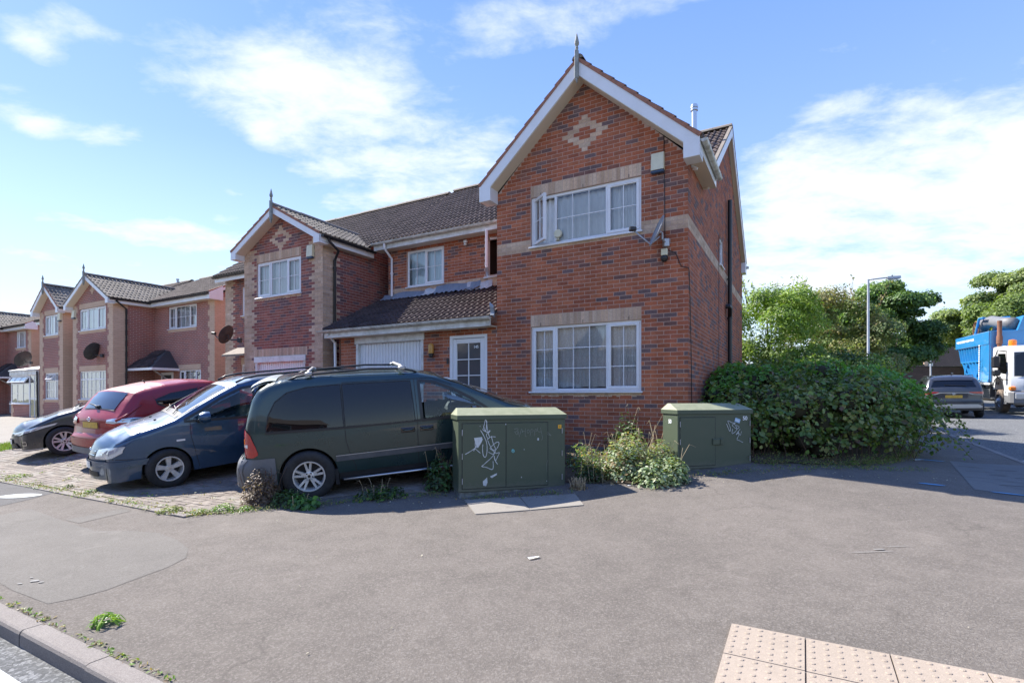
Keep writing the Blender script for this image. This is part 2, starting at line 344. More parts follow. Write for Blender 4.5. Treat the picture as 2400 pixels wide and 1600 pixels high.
class MB:
    def __init__(s): s.v = []; s.f = []; s.m = []; s.cur = 0
    def add(s, V, F):
        b = len(s.v); s.v.extend([tuple(v) for v in V]); s.f.extend([tuple(b + i for i in f) for f in F]); s.m.extend([s.cur] * len(F)); return s
    def box(s, x0, x1, y0, y1, z0, z1):
        if x0 > x1: x0, x1 = x1, x0
        if y0 > y1: y0, y1 = y1, y0
        if z0 > z1: z0, z1 = z1, z0
        return s.add([(x0, y0, z0), (x1, y0, z0), (x1, y1, z0), (x0, y1, z0), (x0, y0, z1), (x1, y0, z1), (x1, y1, z1), (x0, y1, z1)],
                     [(0, 3, 2, 1), (4, 5, 6, 7), (0, 1, 5, 4), (1, 2, 6, 5), (2, 3, 7, 6), (3, 0, 4, 7)])
    def bbox(s, x0, x1, y0, y1, z0, z1, b=.01):
        """box with chamfered edges"""
        if x0 > x1: x0, x1 = x1, x0
        if y0 > y1: y0, y1 = y1, y0
        if z0 > z1: z0, z1 = z1, z0
        b = min(b, (x1 - x0) * .45, (y1 - y0) * .45, (z1 - z0) * .45)
        bm = bmesh.new(); bmesh.ops.create_cube(bm, size=1)
        for v in bm.verts:
            v.co = Vector(((x0 + x1) / 2 + v.co.x * (x1 - x0), (y0 + y1) / 2 + v.co.y * (y1 - y0), (z0 + z1) / 2 + v.co.z * (z1 - z0)))
        bmesh.ops.bevel(bm, geom=bm.edges[:], offset=b, segments=1, affect='EDGES', profile=.5)
        bm.verts.index_update(); r = s.add([v.co[:] for v in bm.verts], [[v.index for v in f.verts] for f in bm.faces]); bm.free(); return r
    def prism(s, poly, axis, a0, a1):
        """polygon (2D) extruded along axis 0/1/2"""
        def mk(p, a):
            return {0: (a, p[0], p[1]), 1: (p[0], a, p[1]), 2: (p[0], p[1], a)}[axis]
        n = len(poly); V = [mk(p, a0) for p in poly] + [mk(p, a1) for p in poly]
        F = [tuple(range(n))[::-1], tuple(range(n, 2 * n))] + [(i, (i + 1) % n, n + (i + 1) % n, n + i) for i in range(n)]
        return s.add(V, F)
    def hexa(s, p):
        return s.add(p, [(0, 3, 2, 1), (4, 5, 6, 7), (0, 1, 5, 4), (1, 2, 6, 5), (2, 3, 7, 6), (3, 0, 4, 7)])
    def tube(s, path, r, n=8, cap=True):
        path = [Vector(p) for p in path]; rings = []
        rr = r if isinstance(r, (list, tuple)) else [r] * len(path)
        up = None
        for i, p in enumerate(path):
            d = (path[min(i + 1, len(path) - 1)] - path[max(i - 1, 0)]).normalized()
            if up is None: up = Vector((0, 0, 1)) if abs(d.z) < .9 else Vector((1, 0, 0))
            a = d.cross(up)
            if a.length < 1e-4: a = d.orthogonal()
            a.normalize(); b = a.cross(d).normalized(); up = b
            rings.append([p + (a * math.cos(2 * math.pi * k / n) + b * math.sin(2 * math.pi * k / n)) * rr[i] for k in range(n)])
        V = [v for rg in rings for v in rg]; F = []
        for i in range(len(path) - 1):
            for k in range(n):
                F.append((i * n + k, i * n + (k + 1) % n, (i + 1) * n + (k + 1) % n, (i + 1) * n + k))
        if cap: F.append(tuple(range(n))[::-1]); F.append(tuple((len(path) - 1) * n + k for k in range(n)))
        return s.add(V, F)
    def lathe(s, prof, n=24, origin=(0, 0, 0), axis='z'):
        """prof: list of (r, h)"""
        V = []; F = []
        for (r, h) in prof:
            for k in range(n):
                a = 2 * math.pi * k / n; c, q = r * math.cos(a), r * math.sin(a)
                p = {'z': (c, q, h), 'y': (c, h, q), 'x': (h, c, q)}[axis]
                V.append(tuple(o + x for o, x in zip(origin, p)))
        for i in range(len(prof) - 1):
            for k in range(n):
                F.append((i * n + k, i * n + (k + 1) % n, (i + 1) * n + (k + 1) % n, (i + 1) * n + k))
        return s.add(V, F)
    def grid(s, fn, nu, nv):
        V = [fn(i / nu, j / nv) for i in range(nu + 1) for j in range(nv + 1)]
        F = [(i * (nv + 1) + j, (i + 1) * (nv + 1) + j, (i + 1) * (nv + 1) + j + 1, i * (nv + 1) + j + 1) for i in range(nu) for j in range(nv)]
        return s.add(V, F)
    def build(s, name, mats, parent=None, smooth=False, sharp=None, fix=False, **kw):
        o = obj(name, s.v, s.f, mats, parent, fm=s.m, smooth=smooth, sharp=sharp, **kw)
        if fix:
            bm = bmesh.new(); bm.from_mesh(o.data); bmesh.ops.recalc_face_normals(bm, faces=bm.faces); bm.to_mesh(o.data); bm.free()
        return o
def fixn(o):
    bm = bmesh.new(); bm.from_mesh(o.data); bmesh.ops.recalc_face_normals(bm, faces=bm.faces); bm.to_mesh(o.data); bm.free(); return o
def text_mesh(txt, size, name='lettering', mat_='white_ink', parent=None, matrix=None, depth=.002, bold=False, **kw):
    cu = bpy.data.curves.new(name, 'FONT'); cu.body = txt; cu.size = size; cu.extrude = depth; cu.align_x = 'CENTER'; cu.align_y = 'CENTER'
    if bold: cu.offset = size * .02
    tmp = bpy.data.objects.new('tmp', cu); COL.objects.link(tmp)
    dg = bpy.context.evaluated_depsgraph_get(); me = bpy.data.meshes.new_from_object(tmp.evaluated_get(dg))
    bpy.data.objects.remove(tmp); bpy.data.curves.remove(cu)
    me.name = name; me.materials.clear(); me.materials.append(M[mat_])
    o = bpy.data.objects.new(name, me)
    if matrix is not None: me.transform(matrix)
    return link(o, parent, **kw)

# ------------------------------------------------------------------ repeated small pieces (bricks, tiles, blocks)
CAMV = np.array([0, 0, EYE])
def pieces(parent, template, recs, mat_, part, rest, nmax=300, gap_test=None, bank=12):
    """recs: list of (4x4 numpy matrix in parent space, colour). The nmax nearest become objects that share mesh data, the rest one mesh."""
    if not recs: return
    TV, TF = template
    PM = np.array(parent.matrix_basis) if parent is not None else np.eye(4)
    mats = np.array([r[0] for r in recs]); cols = np.array([r[1] for r in recs])
    world = mats[:, :3, 3] @ PM[:3, :3].T + PM[:3, 3]
    dist = np.linalg.norm(world - CAMV, axis=1)
    # seen from the front only
    order = np.argsort(dist); near = order[:nmax]; far = order[nmax:]
    # a bank of shared meshes, one per colour bucket
    uc = {}
    keycol = np.round(cols * 30).astype(int)
    for i in near:
        k = tuple(keycol[i])
        if k not in uc: uc[k] = raw_mesh(part, np.array(TV, float), np.array(TF), mat_, col=np.tile(cols[i], (len(TV), 1)))
        o = bpy.data.objects.new(part, uc[k]); o.matrix_basis = Matrix(mats[i].tolist()); link(o, parent)
    if len(far):
        tv = np.array(TV, float); n = len(tv)
        V = np.einsum('kij,nj->kni', mats[far][:, :3, :3], tv) + mats[far][:, None, :3, 3]
        F = np.array(TF)[None] + (np.arange(len(far)) * n)[:, None, None]
        C = np.repeat(cols[far], n, axis=0)
        obj(rest, V.reshape(-1, 3), F.reshape(-1, np.array(TF).shape[1]), mat_, parent, col=C, kind='stuff')
# unit box open at the back: x -.5..+.5, y 0..1 (front at y=0), z -.5..+.5
BOX5 = ([(-.5, 0, -.5), (.5, 0, -.5), (.5, 0, .5), (-.5, 0, .5), (-.5, 1, -.5), (.5, 1, -.5), (.5, 1, .5), (-.5, 1, .5)],
        [(0, 1, 2, 3), (0, 4, 5, 1), (1, 5, 6, 2), (2, 6, 7, 3), (3, 7, 4, 0)])
def brick_colour(kind, dark=.28):
    r = random.random(); j = random.uniform(.86, 1.14)
    if kind == 'buff':
        c = random.choice([(.64, .44, .30), (.66, .47, .33), (.61, .415, .28), (.68, .50, .36)])
    elif kind == 'plum':
        c = random.choice([(.36, .125, .095), (.34, .115, .088), (.39, .145, .108), (.31, .115, .095), (.35, .13, .098)])
        if r < .3: c = random.choice([(.19, .115, .12), (.22, .115, .115)])
    else:
        c = random.choice([(.46, .145, .072), (.43, .132, .064), (.48, .16, .08), (.40, .125, .068), (.45, .155, .084)])
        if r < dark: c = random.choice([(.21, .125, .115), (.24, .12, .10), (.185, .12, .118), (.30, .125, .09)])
    j = round(j * 12) / 12
    return tuple(x * j for x in c)
class Wall:
    """one brick wall face. s runs along dirv from origin; outward normal = right-hand of the direction turned to the viewer"""
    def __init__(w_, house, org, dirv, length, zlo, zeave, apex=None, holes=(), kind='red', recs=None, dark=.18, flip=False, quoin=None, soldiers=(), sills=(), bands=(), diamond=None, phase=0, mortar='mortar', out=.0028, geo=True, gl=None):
        w_.house = house; D = Vector((dirv[0], dirv[1], 0)).normalized()
        Nn = Vector((D.y, -D.x, 0));
        if flip: Nn = -Nn
        w_.D, w_.N, w_.O = D, Nn, Vector((org[0], org[1], 0))
        def pt(s, z, o=0.): return tuple(w_.O + D * s + Nn * o + Vector((0, 0, z)))
        w_.pt = pt
        mb = MB()
        ss = sorted({0., length} | {h[0] for h in holes} | {h[1] for h in holes})
        zz = sorted({zlo, zeave} | {h[2] for h in holes if h[2] > zlo} | {h[3] for h in holes if h[3] < zeave})
        for i in range(len(ss) - 1):
            for j in range(len(zz) - 1):
                sm, zm = (ss[i] + ss[i + 1]) / 2, (zz[j] + zz[j + 1]) / 2
                if any(h[0] < sm < h[1] and h[2] < zm < h[3] for h in holes): continue
                mb.add([pt(ss[i], zz[j]), pt(ss[i + 1], zz[j]), pt(ss[i + 1], zz[j + 1]), pt(ss[i], zz[j + 1])], [(0, 1, 2, 3)])
        for h in holes:
            a = [pt(h[0], h[2]), pt(h[1], h[2]), pt(h[1], h[3]), pt(h[0], h[3])]; b = [pt(h[0], h[2], -.12), pt(h[1], h[2], -.12), pt(h[1], h[3], -.12), pt(h[0], h[3], -.12)]
            mb.add(a + b, [(0, 1, 5, 4), (1, 2, 6, 5), (2, 3, 7, 6), (3, 0, 4, 7)])
        if apex: mb.add([pt(*p) for p in apex], [tuple(range(len(apex)))])
        mb.build('wall', mortar if geo else 'brick_distant', house)
        if not geo: return
        # ---- bricks
        def lims(z):
            """s interval of the wall at height z"""
            if z <= zeave or not apex: return (0., length)
            xs = []
            for k in range(len(apex)):
                (s0, z0), (s1, z1) = apex[k], apex[(k + 1) % len(apex)]
                if (z0 - z) * (z1 - z) <= 0 and abs(z1 - z0) > 1e-6: xs.append(s0 + (s1 - s0) * (z - z0) / (z1 - z0))
            return (min(xs), max(xs)) if len(xs) > 1 else (0, 0)
        ztop = max([zeave] + [p[1] for p in (apex or [])])
        excl = list(holes) + list(soldiers) + list(sills)
        k0 = math.floor(zlo / .075); k1 = math.ceil(ztop / .075)
        ang = math.atan2(D.y, D.x) + (math.pi if flip else 0)
        base = Matrix.Rotation(ang, 4, 'Z')
        def emit(s0, s1, z0, z1, kd):
            if s1 - s0 < .03 or z1 - z0 < .02: return
            c = w_.O + D * ((s0 + s1) / 2) + Nn * (out * random.uniform(.9, 1.1)) + Vector((0, 0, (z0 + z1) / 2))
            m = np.array(Matrix.Translation(c) @ base @ Matrix.Diagonal((s1 - s0, .02, z1 - z0, 1)))
            recs.append((m, brick_colour(kd, dark)))
        for k in range(k0, k1):
            z0 = k * .075 + .005; z1 = z0 + .065; zm = z0 + .0325
            if z0 < zlo - .001 or zm > ztop: continue
            a, b = lims(z1) if z1 < ztop else lims(zm)
            if b - a < .05: continue
            blocks = sorted([(h[0], h[1]) for h in excl if h[2] - .004 < zm < h[3] + .004])
            if diamond and abs(round((zm - diamond[1]) / .075)) == 4:
                blocks = sorted(blocks + [(diamond[0] - .056, diamond[0] + .056)]); emit(diamond[0] - .051, diamond[0] + .051, z0, z1, 'buff')
            segs = []; cur = a
            for (p, q) in blocks:
                if p > cur: segs.append((cur, min(p, b)))
                cur = max(cur, q)
            if cur < b: segs.append((cur, b))
            off = .1125 * ((k + phase) % 2)
            kd0 = 'buff' if any(bz0 < zm < bz1 for (bz0, bz1) in bands) else kind
            for (p, q) in segs:
                i = math.floor((p - off) / .225)
                while off + i * .225 < q:
                    s0 = max(off + i * .225 + .005, p + (.005 if p > a + .001 else 0)); s1 = min(off + (i + 1) * .225 - .005, q - (.005 if q < b - .001 else 0))
                    kd = kd0; sc = (s0 + s1) / 2
                    if quoin:
                        for (side, w0) in quoin:
                            wq = w0 + (.1125 if (k // 3) % 2 else 0)
                            if (side == 0 and sc < wq) or (side == 1 and sc > length - wq): kd = 'buff'
                    if diamond:
                        ds, dz = diamond; r_ = round((zm - dz) / .075)
                        if abs(r_) <= 4:
                            ctr = abs(off + (i + .5) * .225 - ds)
                            outer = {0: 2, 1: 1.5, 2: 1, 3: .5, 4: .5}[abs(r_)] * .225; inner = {0: 1, 1: .5, 2: 0, 3: 0, 4: 0}[abs(r_)] * .225
                            if abs(r_) == 4: pass
                            elif inner < ctr < outer or (abs(r_) == 3 and ctr < .05): kd = 'buff'
                    emit(s0, s1, z0, z1, kd); i += 1
        for (s0, s1, z0, z1) in soldiers:           # bricks on end over a window
            n = max(1, round((s1 - s0) / .075)); st = (s1 - s0) / n
            for i in range(n): emit(s0 + i * st + .0045, s0 + (i + 1) * st - .0045, z0 + .005, z1 - .005, 'buff')
        for (s0, s1, z0, z1) in sills:
            n = max(1, round((s1 - s0) / .075)); st = (s1 - s0) / n
            for i in range(n): emit(s0 + i * st + .0045, s0 + (i + 1) * st - .0045, z0 + .003, z1 - .005, 'buff')
def bd(t, b):
    """far brickwork: courses and colours from the pattern, seen from 20 m and more"""
    br = t.new('ShaderNodeTexBrick'); uvn = t.new('ShaderNodeTexCoord')
    sp = t.new('ShaderNodeSeparateXYZ'); t.l.new(uvn.outputs['Object'], sp.inputs[0])
    cb = t.new('ShaderNodeCombineXYZ'); t.l.new(t.m('ADD', sp.outputs[0], sp.outputs[1]), cb.inputs[0]); t.l.new(sp.outputs[2], cb.inputs[1])
    t.l.new(cb.outputs[0], br.inputs['Vector']); br.offset = .5
    br.inputs['Scale'].default_value = 1; br.inputs['Brick Width'].default_value = .225; br.inputs['Row Height'].default_value = .075
    br.inputs['Mortar Size'].default_value = .006; br.inputs['Mortar Smooth'].default_value = .1; br.inputs['Bias'].default_value = -.1
    br.inputs['Color1'].default_value = (.34, .128, .095, 1); br.inputs['Color2'].default_value = (.26, .12, .10, 1); br.inputs['Mortar'].default_value = (.50, .36, .32, 1)
    n = t.noise(gpos(t), 1.2, 5, .6)
    t.l.new(t.mix(1, br.outputs[0], t.ramp(n, [(.3, .85), (.7, 1.12)]), 'MULTIPLY'), b.inputs['Base Color'])
    t.l.new(t.bump(br.outputs[1], -.5, .006), b.inputs['Normal'])
mat('brick_distant', rough=.9, build=bd)
def bb(t, b):
    br = t.new('ShaderNodeTexBrick'); uvn = t.new('ShaderNodeTexCoord')
    sp = t.new('ShaderNodeSeparateXYZ'); t.l.new(uvn.outputs['Object'], sp.inputs[0])
    cb = t.new('ShaderNodeCombineXYZ'); t.l.new(t.m('ADD', sp.outputs[0], sp.outputs[1]), cb.inputs[0]); t.l.new(sp.outputs[2], cb.inputs[1])
    t.l.new(cb.outputs[0], br.inputs['Vector']); br.offset = .5
    br.inputs['Scale'].default_value = 1; br.inputs['Brick Width'].default_value = .225; br.inputs['Row Height'].default_value = .075
    br.inputs['Mortar Size'].default_value = .005; br.inputs['Bias'].default_value = -.1
    br.inputs['Color1'].default_value = (.62, .43, .30, 1); br.inputs['Color2'].default_value = (.56, .38, .26, 1); br.inputs['Mortar'].default_value = (.40, .29, .22, 1)
    t.l.new(br.outputs[0], b.inputs['Base Color'])
mat('buff_distant', rough=.9, build=bb)

# roof tile: x across (0..0.3), y up the slope (0..0.345), z off the roof; two rolls
def tile_template():
    w_, L = .30, .35; xs = [0, .012, .03, .05, .068, .15, .162, .18, .20, .218, .30]; hs = [.012, .030, .038, .030, .004, .004, .030, .038, .030, .004, .004]
    V = []; F = []
    for y, dz in ((0, .022), (L, 0.0)):
        for x, h in zip(xs, hs): V.append((x, y, h + dz))
    n = len(xs)
    for i in range(n - 1): F.append((i, i + 1, n + i + 1, n + i))
    b = len(V)
    for x in xs: V.append((x, 0, -.006))
    for i in range(n - 1): F.append((b + i, b + i + 1, i + 1, i))
    return V, F
TILE = tile_template()
def tile_colour(kind):
    j = random.uniform(.75, 1.25); j = round(j * 10) / 10
    c = {'dark': (.085, .060, .054), 'brown': (.135, .098, .082), 'grey': (.27, .23, .185)}[kind]
    return tuple(x * j for x in c)
def roof_slope(parent, o, a, b, LA, LB, recs, kind='brown', clip=None, sheet=True, gauge=.30, tw=.30):
    """o: eaves corner; a: unit vector along the eaves; b: unit vector up the slope"""
    o, a, b = Vector(o), Vector(a).normalized(), Vector(b).normalized(); n = a.cross(b)
    if n.z < 0: n = -n
    nA = int(math.ceil(LA / tw - .01)); nB = int(math.ceil(LB / gauge - .01))
    sA = LA / nA / .30; sB = LB / nB / .30
    hand = 1 if a.cross(b).z > 0 else -1
    for j in range(nB):
        for i in range(nA):
            u = (i + .5) * LA / nA; v = (j + .5) * LB / nB
            if clip and not clip(u, v): continue
            if hand > 0: org = o + a * (i * LA / nA) + b * (j * LB / nB - .02); ax = a
            else: org = o + a * ((i + 1) * LA / nA) + b * (j * LB / nB - .02); ax = -a
            org = org + n * random.uniform(0, .004)
            m = Matrix(((ax.x * sA, b.x * sB, n.x, org.x), (ax.y * sA, b.y * sB, n.y, org.y), (ax.z * sA, b.z * sB, n.z, org.z), (0, 0, 0, 1)))
            recs.append((np.array(m), tile_colour(kind)))
def ridge_tiles(parent, p0, p1, r=.11, mat_='verge_grey', name='ridge_tile'):
    p0, p1 = Vector(p0), Vector(p1); L = (p1 - p0).length; n = max(1, round(L / .45)); d = (p1 - p0) / n
    for i in range(n):
        mb = MB(); a = p0 + d * i + Vector((0, 0, random.uniform(-.006, .006))); b = a + d * .985
        side = Vector((-d.y, d.x, 0)).normalized(); V = []
        for q in (a, b):
            for k in range(7):
                th = math.pi * (k / 6); V.append(q + side * math.cos(th) * r + Vector((0, 0, math.sin(th) * r * .8 - .03)))
        F = [(k, k + 1, 8 + k, 7 + k) for k in range(6)] + [tuple(range(7)), tuple(range(13, 6, -1))]
        mb.add(V, F); mb.build(name, mat_, parent, smooth=True, sharp=50)
def gutter(parent, p0, p1, mat_='gutter_grey', r=.056, brackets=True, name='gutter', outw=None):
    """half-round channel from p0 to p1"""
    p0, p1 = Vector(p0), Vector(p1); d = (p1 - p0).normalized(); s = Vector((-d.y, d.x, 0)).normalized(); mb = MB()
    V = []
    for q in (p0, p1):
        for k in range(9):
            th = math.pi + math.pi * k / 8; V.append(q + s * math.cos(th) * r + Vector((0, 0, math.sin(th) * r)))
    mb.add(V, [(k, k + 1, 10 + k, 9 + k) for k in range(8)] + [tuple(range(9)), tuple(range(17, 8, -1))])
    V2 = []
    for q in (p0, p1):
        for k in range(9):
            th = math.pi + math.pi * k / 8; V2.append(q + s * math.cos(th) * (r - .006) + Vector((0, 0, math.sin(th) * (r - .006))))
    mb.add(V2, [(9 + k, 10 + k, k + 1, k) for k in range(8)])
    L = (p1 - p0).length
    if brackets:
        n = max(1, int(L / .95))
        for i in range(n + 1):
            q = p0 + (p1 - p0) * ((i + .25) / (n + .5))
            V = []
            for e in (-.02, .02):
                for k in range(9):
                    th = math.pi + math.pi * k / 8; V.append(q + d * e + s * math.cos(th) * (r + .007) + Vector((0, 0, math.sin(th) * (r + .007))))
            mb.add(V, [(k, k + 1, 10 + k, 9 + k) for k in range(8)])
    return mb.build(name, mat_, parent, smooth=True, sharp=40)
def downpipe(parent, pts, mat_='black_plastic', r=.036, clips=(), name='downpipe'):
    mb = MB(); mb.tube(pts, r, 10)
    for c in clips: mb.tube([(c[0], c[1], c[2] - .025), (c[0], c[1], c[2] + .025)], r + .012, 10)
    return mb.build(name, mat_, parent, smooth=True, sharp=40)
# ------------------------------------------------------------------ ground, roads, kerbs
def td_sheet(name, tr, dr, nt_, nd, h, mat_, mask=None, kind='structure', dmin=None, parent=None, **kw):
    V = []; 
    for i in range(nt_ + 1):
        t = tr[0] + (tr[1] - tr[0]) * i / nt_
        d0 = dmin(t) if dmin else dr[0]
        for j in range(nd + 1):
            d = d0 + (dr[1] - d0) * (j / nd) ** 1.0
            X, Y = FL(t, d); V.append((X, Y))
    A = np.array(V); Z = zf(A[:, 0], A[:, 1]) + h
    V = np.column_stack([A, Z])
    F = [(i * (nd + 1) + j, i * (nd + 1) + j + 1, (i + 1) * (nd + 1) + j + 1, (i + 1) * (nd + 1) + j) for i in range(nt_) for j in range(nd)]
    o = obj(name, V, np.array(F), mat_, parent, smooth=True, kind=kind, **kw); fixup(o); return o
def fixup(o):
    me = o.data
    if me.polygons[0].normal.z < 0: me.flip_normals()
KC = (-1.1, -3.65, 3.98)
def dmin(t):
    if t > KC[0]: return -7.63
    x = min(abs(t - KC[0]), KC[2] - 1e-3); return KC[1] - math.sqrt(KC[2] ** 2 - x * x)
# the wide ground under everything
g = []
n = 60
for i in range(n + 1):
    for j in range(n + 1):
        u = (i / n * 2 - 1); v = (j / n * 2 - 1)
        g.append((math.copysign(abs(u) ** 2.2, u) * 420, math.copysign(abs(v) ** 2.2, v) * 420 + 10))
A = np.array(g); Z = zf(A[:, 0], A[:, 1]) - .26 
F = [(i * (n + 1) + j, (i + 1) * (n + 1) + j, (i + 1) * (n + 1) + j + 1, i * (n + 1) + j + 1) for i in range(n) for j in range(n)]
# keep it below the raised ground near the houses
tt, dd = TD(A[:, 0], A[:, 1]); Z = np.where((dd > -9) & (dd < 14) & (tt > -8) & (tt < 50), Z - .45, Z)
obj('ground', np.column_stack([A, Z]), np.array(F), 'earth_ground', smooth=True, kind='structure')
RD = -.10
td_sheet('main_road', (-60, 60), (-14.6, -6.2), 120, 12, RD, 'road_asphalt')
td_sheet('side_road', (-13.4, -4.2), (-6.2, 90), 20, 90, RD, 'road_asphalt')
# footway round the corner
ts = list(np.linspace(-5.078, -1.1, 28)) + list(np.linspace(-.9, 40, 150))
V = []; nd = 46
for t in ts:
    d0 = dmin(t)
    for j in range(nd + 1):
        d = d0 + (14 - d0) * (j / nd) ** 1.25; X, Y = FL(t, d); V.append((X, Y))
A = np.array(V); Z = zf(A[:, 0], A[:, 1])
# very slight unevenness of hand-laid asphalt
Z = Z + .006 * np.sin(A[:, 0] * 1.7 + A[:, 1] * .8) * np.sin(A[:, 1] * 2.1)
F = [(i * (nd + 1) + j, i * (nd + 1) + j + 1, (i + 1) * (nd + 1) + j + 1, (i + 1) * (nd + 1) + j) for i in range(len(ts) - 1) for j in range(nd)]
pv = obj('pavement', np.column_stack([A, Z]), np.array(F), 'footway', smooth=True, kind='structure'); fixup(pv)
def zp(X, Y): return float(zf(X, Y)) + .006 * math.sin(X * 1.7 + Y * .8) * math.sin(Y * 2.1)
td_sheet('side_pavement', (-5.078, 30), (14, 60), 60, 40, 0, 'earth_ground')
td_sheet('far_pavement', (-15.6, -13.5), (-3, 90), 4, 90, 0, 'footway')
td_sheet('opposite_pavement', (-60, 60), (-17, -14.7), 90, 4, 0, 'footway')
# kerb stones, one by one
kerb = empty('kerb', P(3, -7.69), label=None, kind='structure')
def kerb_stone(p0, p1, nrm, parent, top0, top1, w_=.125, hgt=.22, mat_='kerb_concrete'):
    """p0,p1: inner top edge ends (x,y); nrm: outward"""
    p0, p1, nrm = Vector((*p0, 0)), Vector((*p1, 0)), Vector((*nrm, 0))
    sec = [(0, 0), (w_ - .022, 0), (w_ - .008, -.008), (w_, -.026), (w_ + .004, -hgt), (0, -hgt)]
    V = []
    L = (p1 - p0).length; g_ = .005; d = (p1 - p0).normalized(); j = random.uniform(-.004, .004)
    for q, tp in ((p0 + d * g_, top0), (p1 - d * g_, top1)):
        for (o_, h) in sec: V.append(q + nrm * (o_ + j) + Vector((0, 0, tp + h)))
    k = len(sec)
    F = [(i, (i + 1) % k, k + (i + 1) % k, k + i) for i in range(k)] + [tuple(range(k))[::-1], tuple(range(k, 2 * k))]
    o = obj('kerb_stone', [tuple(v - Vector(parent.location)) for v in V], F, mat_, parent); fixn(o)
nx, ny = -SU, -CU                          # outward, towards the main road
kb = 1.60
t = -1.1 
# joints were read off the stones nearest the camera
k0 = 1.89
i = -3
while i < 34:
    ta = k0 + i * .915; tb = ta + .915
    if ta > KC[0] - .05:
        a = FL(ta, -7.625); b = FL(tb, -7.625)
        kerb_stone(a, b, (nx, ny), kerb, float(zf(*a)) + .002, float(zf(*b)) + .002)
    i += 1
# corner radius
arc = 11
for i in range(arc):
    a0 = math.pi / 2 * i / arc; a1 = math.pi / 2 * (i + 1) / arc; r = KC[2] - .005
    def cp(a_): return (KC[0] - r * math.sin(a_), KC[1] - r * math.cos(a_))
    q0, q1 = cp(a0), cp(a1); am = (a0 + a1) / 2
    X0, Y0 = FL(*q0); X1, Y1 = FL(*q1)
    xn, yn = FL(q0[0] - math.sin(am), q0[1] - math.cos(am)); nn = Vector((xn - X0, yn - Y0)).normalized()
    kerb_stone((X0, Y0), (X1, Y1), (nn.x, nn.y), kerb, float(zf(X0, Y0)) + .002, float(zf(X1, Y1)) + .002)
skerb = empty('side_kerb', P(-5.08, 5), kind='structure')
i = 0; 
while i < 40:
    d0 = -3.65 + i * .915
    a = FL(-5.075, d0); b = FL(-5.075, d0 + .915)
    kerb_stone(a, b, (CU, -SU), skerb, float(zf(*a)) + .002, float(zf(*b)) + .002); i += 1
# painted markings
td_sheet('road_marking', (1.2, 18), (-8.12, -7.92), 30, 1, RD + .004, 'line_paint', kind='structure')
V = []; 
for (t_, d_) in ((-5.38, 2.3), (-5.52, 2.3), (-5.52, 4.4), (-5.38, 4.4)):
    X, Y = FL(t_, d_); V.append((X, Y, float(zf(X, Y)) + RD + .005))
obj('side_road_marking', V, [(0, 1, 2, 3)], 'line_paint', kind='structure')

# ---- patches in the footway, each a thin sheet laid over it
def ground_poly(name, pts, h, mat_, kind='structure', thick=0, step=.35, **kw):
    """polygon of world (X,Y) points draped on the footway"""
    bm = bmesh.new(); vs_ = [bm.verts.new((x, y, 0)) for x, y in pts]; f = bm.faces.new(vs_)
    xs = [p[0] for p in pts]; ys = [p[1] for p in pts]
    for ax, lo, hi in ((0, min(xs), max(xs)), (1, min(ys), max(ys))):
        k = lo + step
        while k < hi - .02:
            no = (1, 0, 0) if ax == 0 else (0, 1, 0); co = (k, 0, 0) if ax == 0 else (0, k, 0)
            bmesh.ops.bisect_plane(bm, geom=bm.verts[:] + bm.edges[:] + bm.faces[:], plane_co=co, plane_no=no); k += step
    bmesh.ops.triangulate(bm, faces=bm.faces[:])
    for v in bm.verts: v.co.z = zp(v.co.x, v.co.y) + h
    me = bpy.data.meshes.new(name); bm.to_mesh(me); bm.free(); me.materials.append(M[mat_])
    o = bpy.data.objects.new(name, me); link(o, None, kind=kind, **kw)
    if me.polygons[0].normal.z < 0: me.flip_normals()
    return o

ground_poly('repair_patch', [(-6.63, 6.71), (-6.6, 7.08), (-5.47, 6.33), (-4.75, 5.89), (-4.3, 5.84), (-3.9, 5.72), (-3.5, 5.42), (-3.2, 5.12), (-3.05, 4.85), (-3.06, 4.6), (-3.15, 4.34), (-3.22, 4.11), (-3.34, 3.95), (-3.46, 3.86), (-4.0, 4.14), (-5.2, 4.9), (-7.5, 6.2)], .0025, 'footway_smooth')
ground_poly('dark_patch', [(-10.2, 9.9), (-8.38, 8.92), (-7.26, 8.24), (-7.18, 7.71), (-7.2, 7.28), (-10.2, 8.9)], .003, 'footway_dark')
ground_poly('trench_patch', [(-5.52, 6.40), (-5.23, 6.94), (-5.02, 6.82), (-5.2, 6.22)], .003, 'footway_smooth')
ground_poly('concrete_cover', [(7.91, 9.37), (9.0, 8.75), (8.2, 7.3), (6.9, 6.6), (6.13, 6.87)], .004, 'concrete_old')
# joints cut in the old cover and its lifting slots
mb = MB()
for (a, b) in (((7.3, 8.35), (8.6, 7.75)), ((6.75, 7.75), (8.0, 7.2))):
    a, b = Vector(a), Vector(b); n_ = Vector((-(b - a).y, (b - a).x)).normalized() * .008
    ps = [a + n_, b + n_, b - n_, a - n_]; mb.add([(p.x, p.y, zp(p.x, p.y) + .009) for p in ps], [(0, 1, 2, 3)])
for (x, y) in ((7.75, 8.8), (8.05, 8.45), (7.5, 8.05), (7.7, 7.75), (7.0, 7.25), (7.3, 7.0)):
    a, b = Vector((x - .13, y + .05)), Vector((x + .13, y - .06)); n_ = Vector((.006, .012))
    ps = [a + n_, b + n_, b - n_, a - n_]; mb.add([(p.x, p.y, zp(p.x, p.y) + .009) for p in ps], [(0, 1, 2, 3)])
mb.build('cover_joints', 'black_rubber', kind='structure')
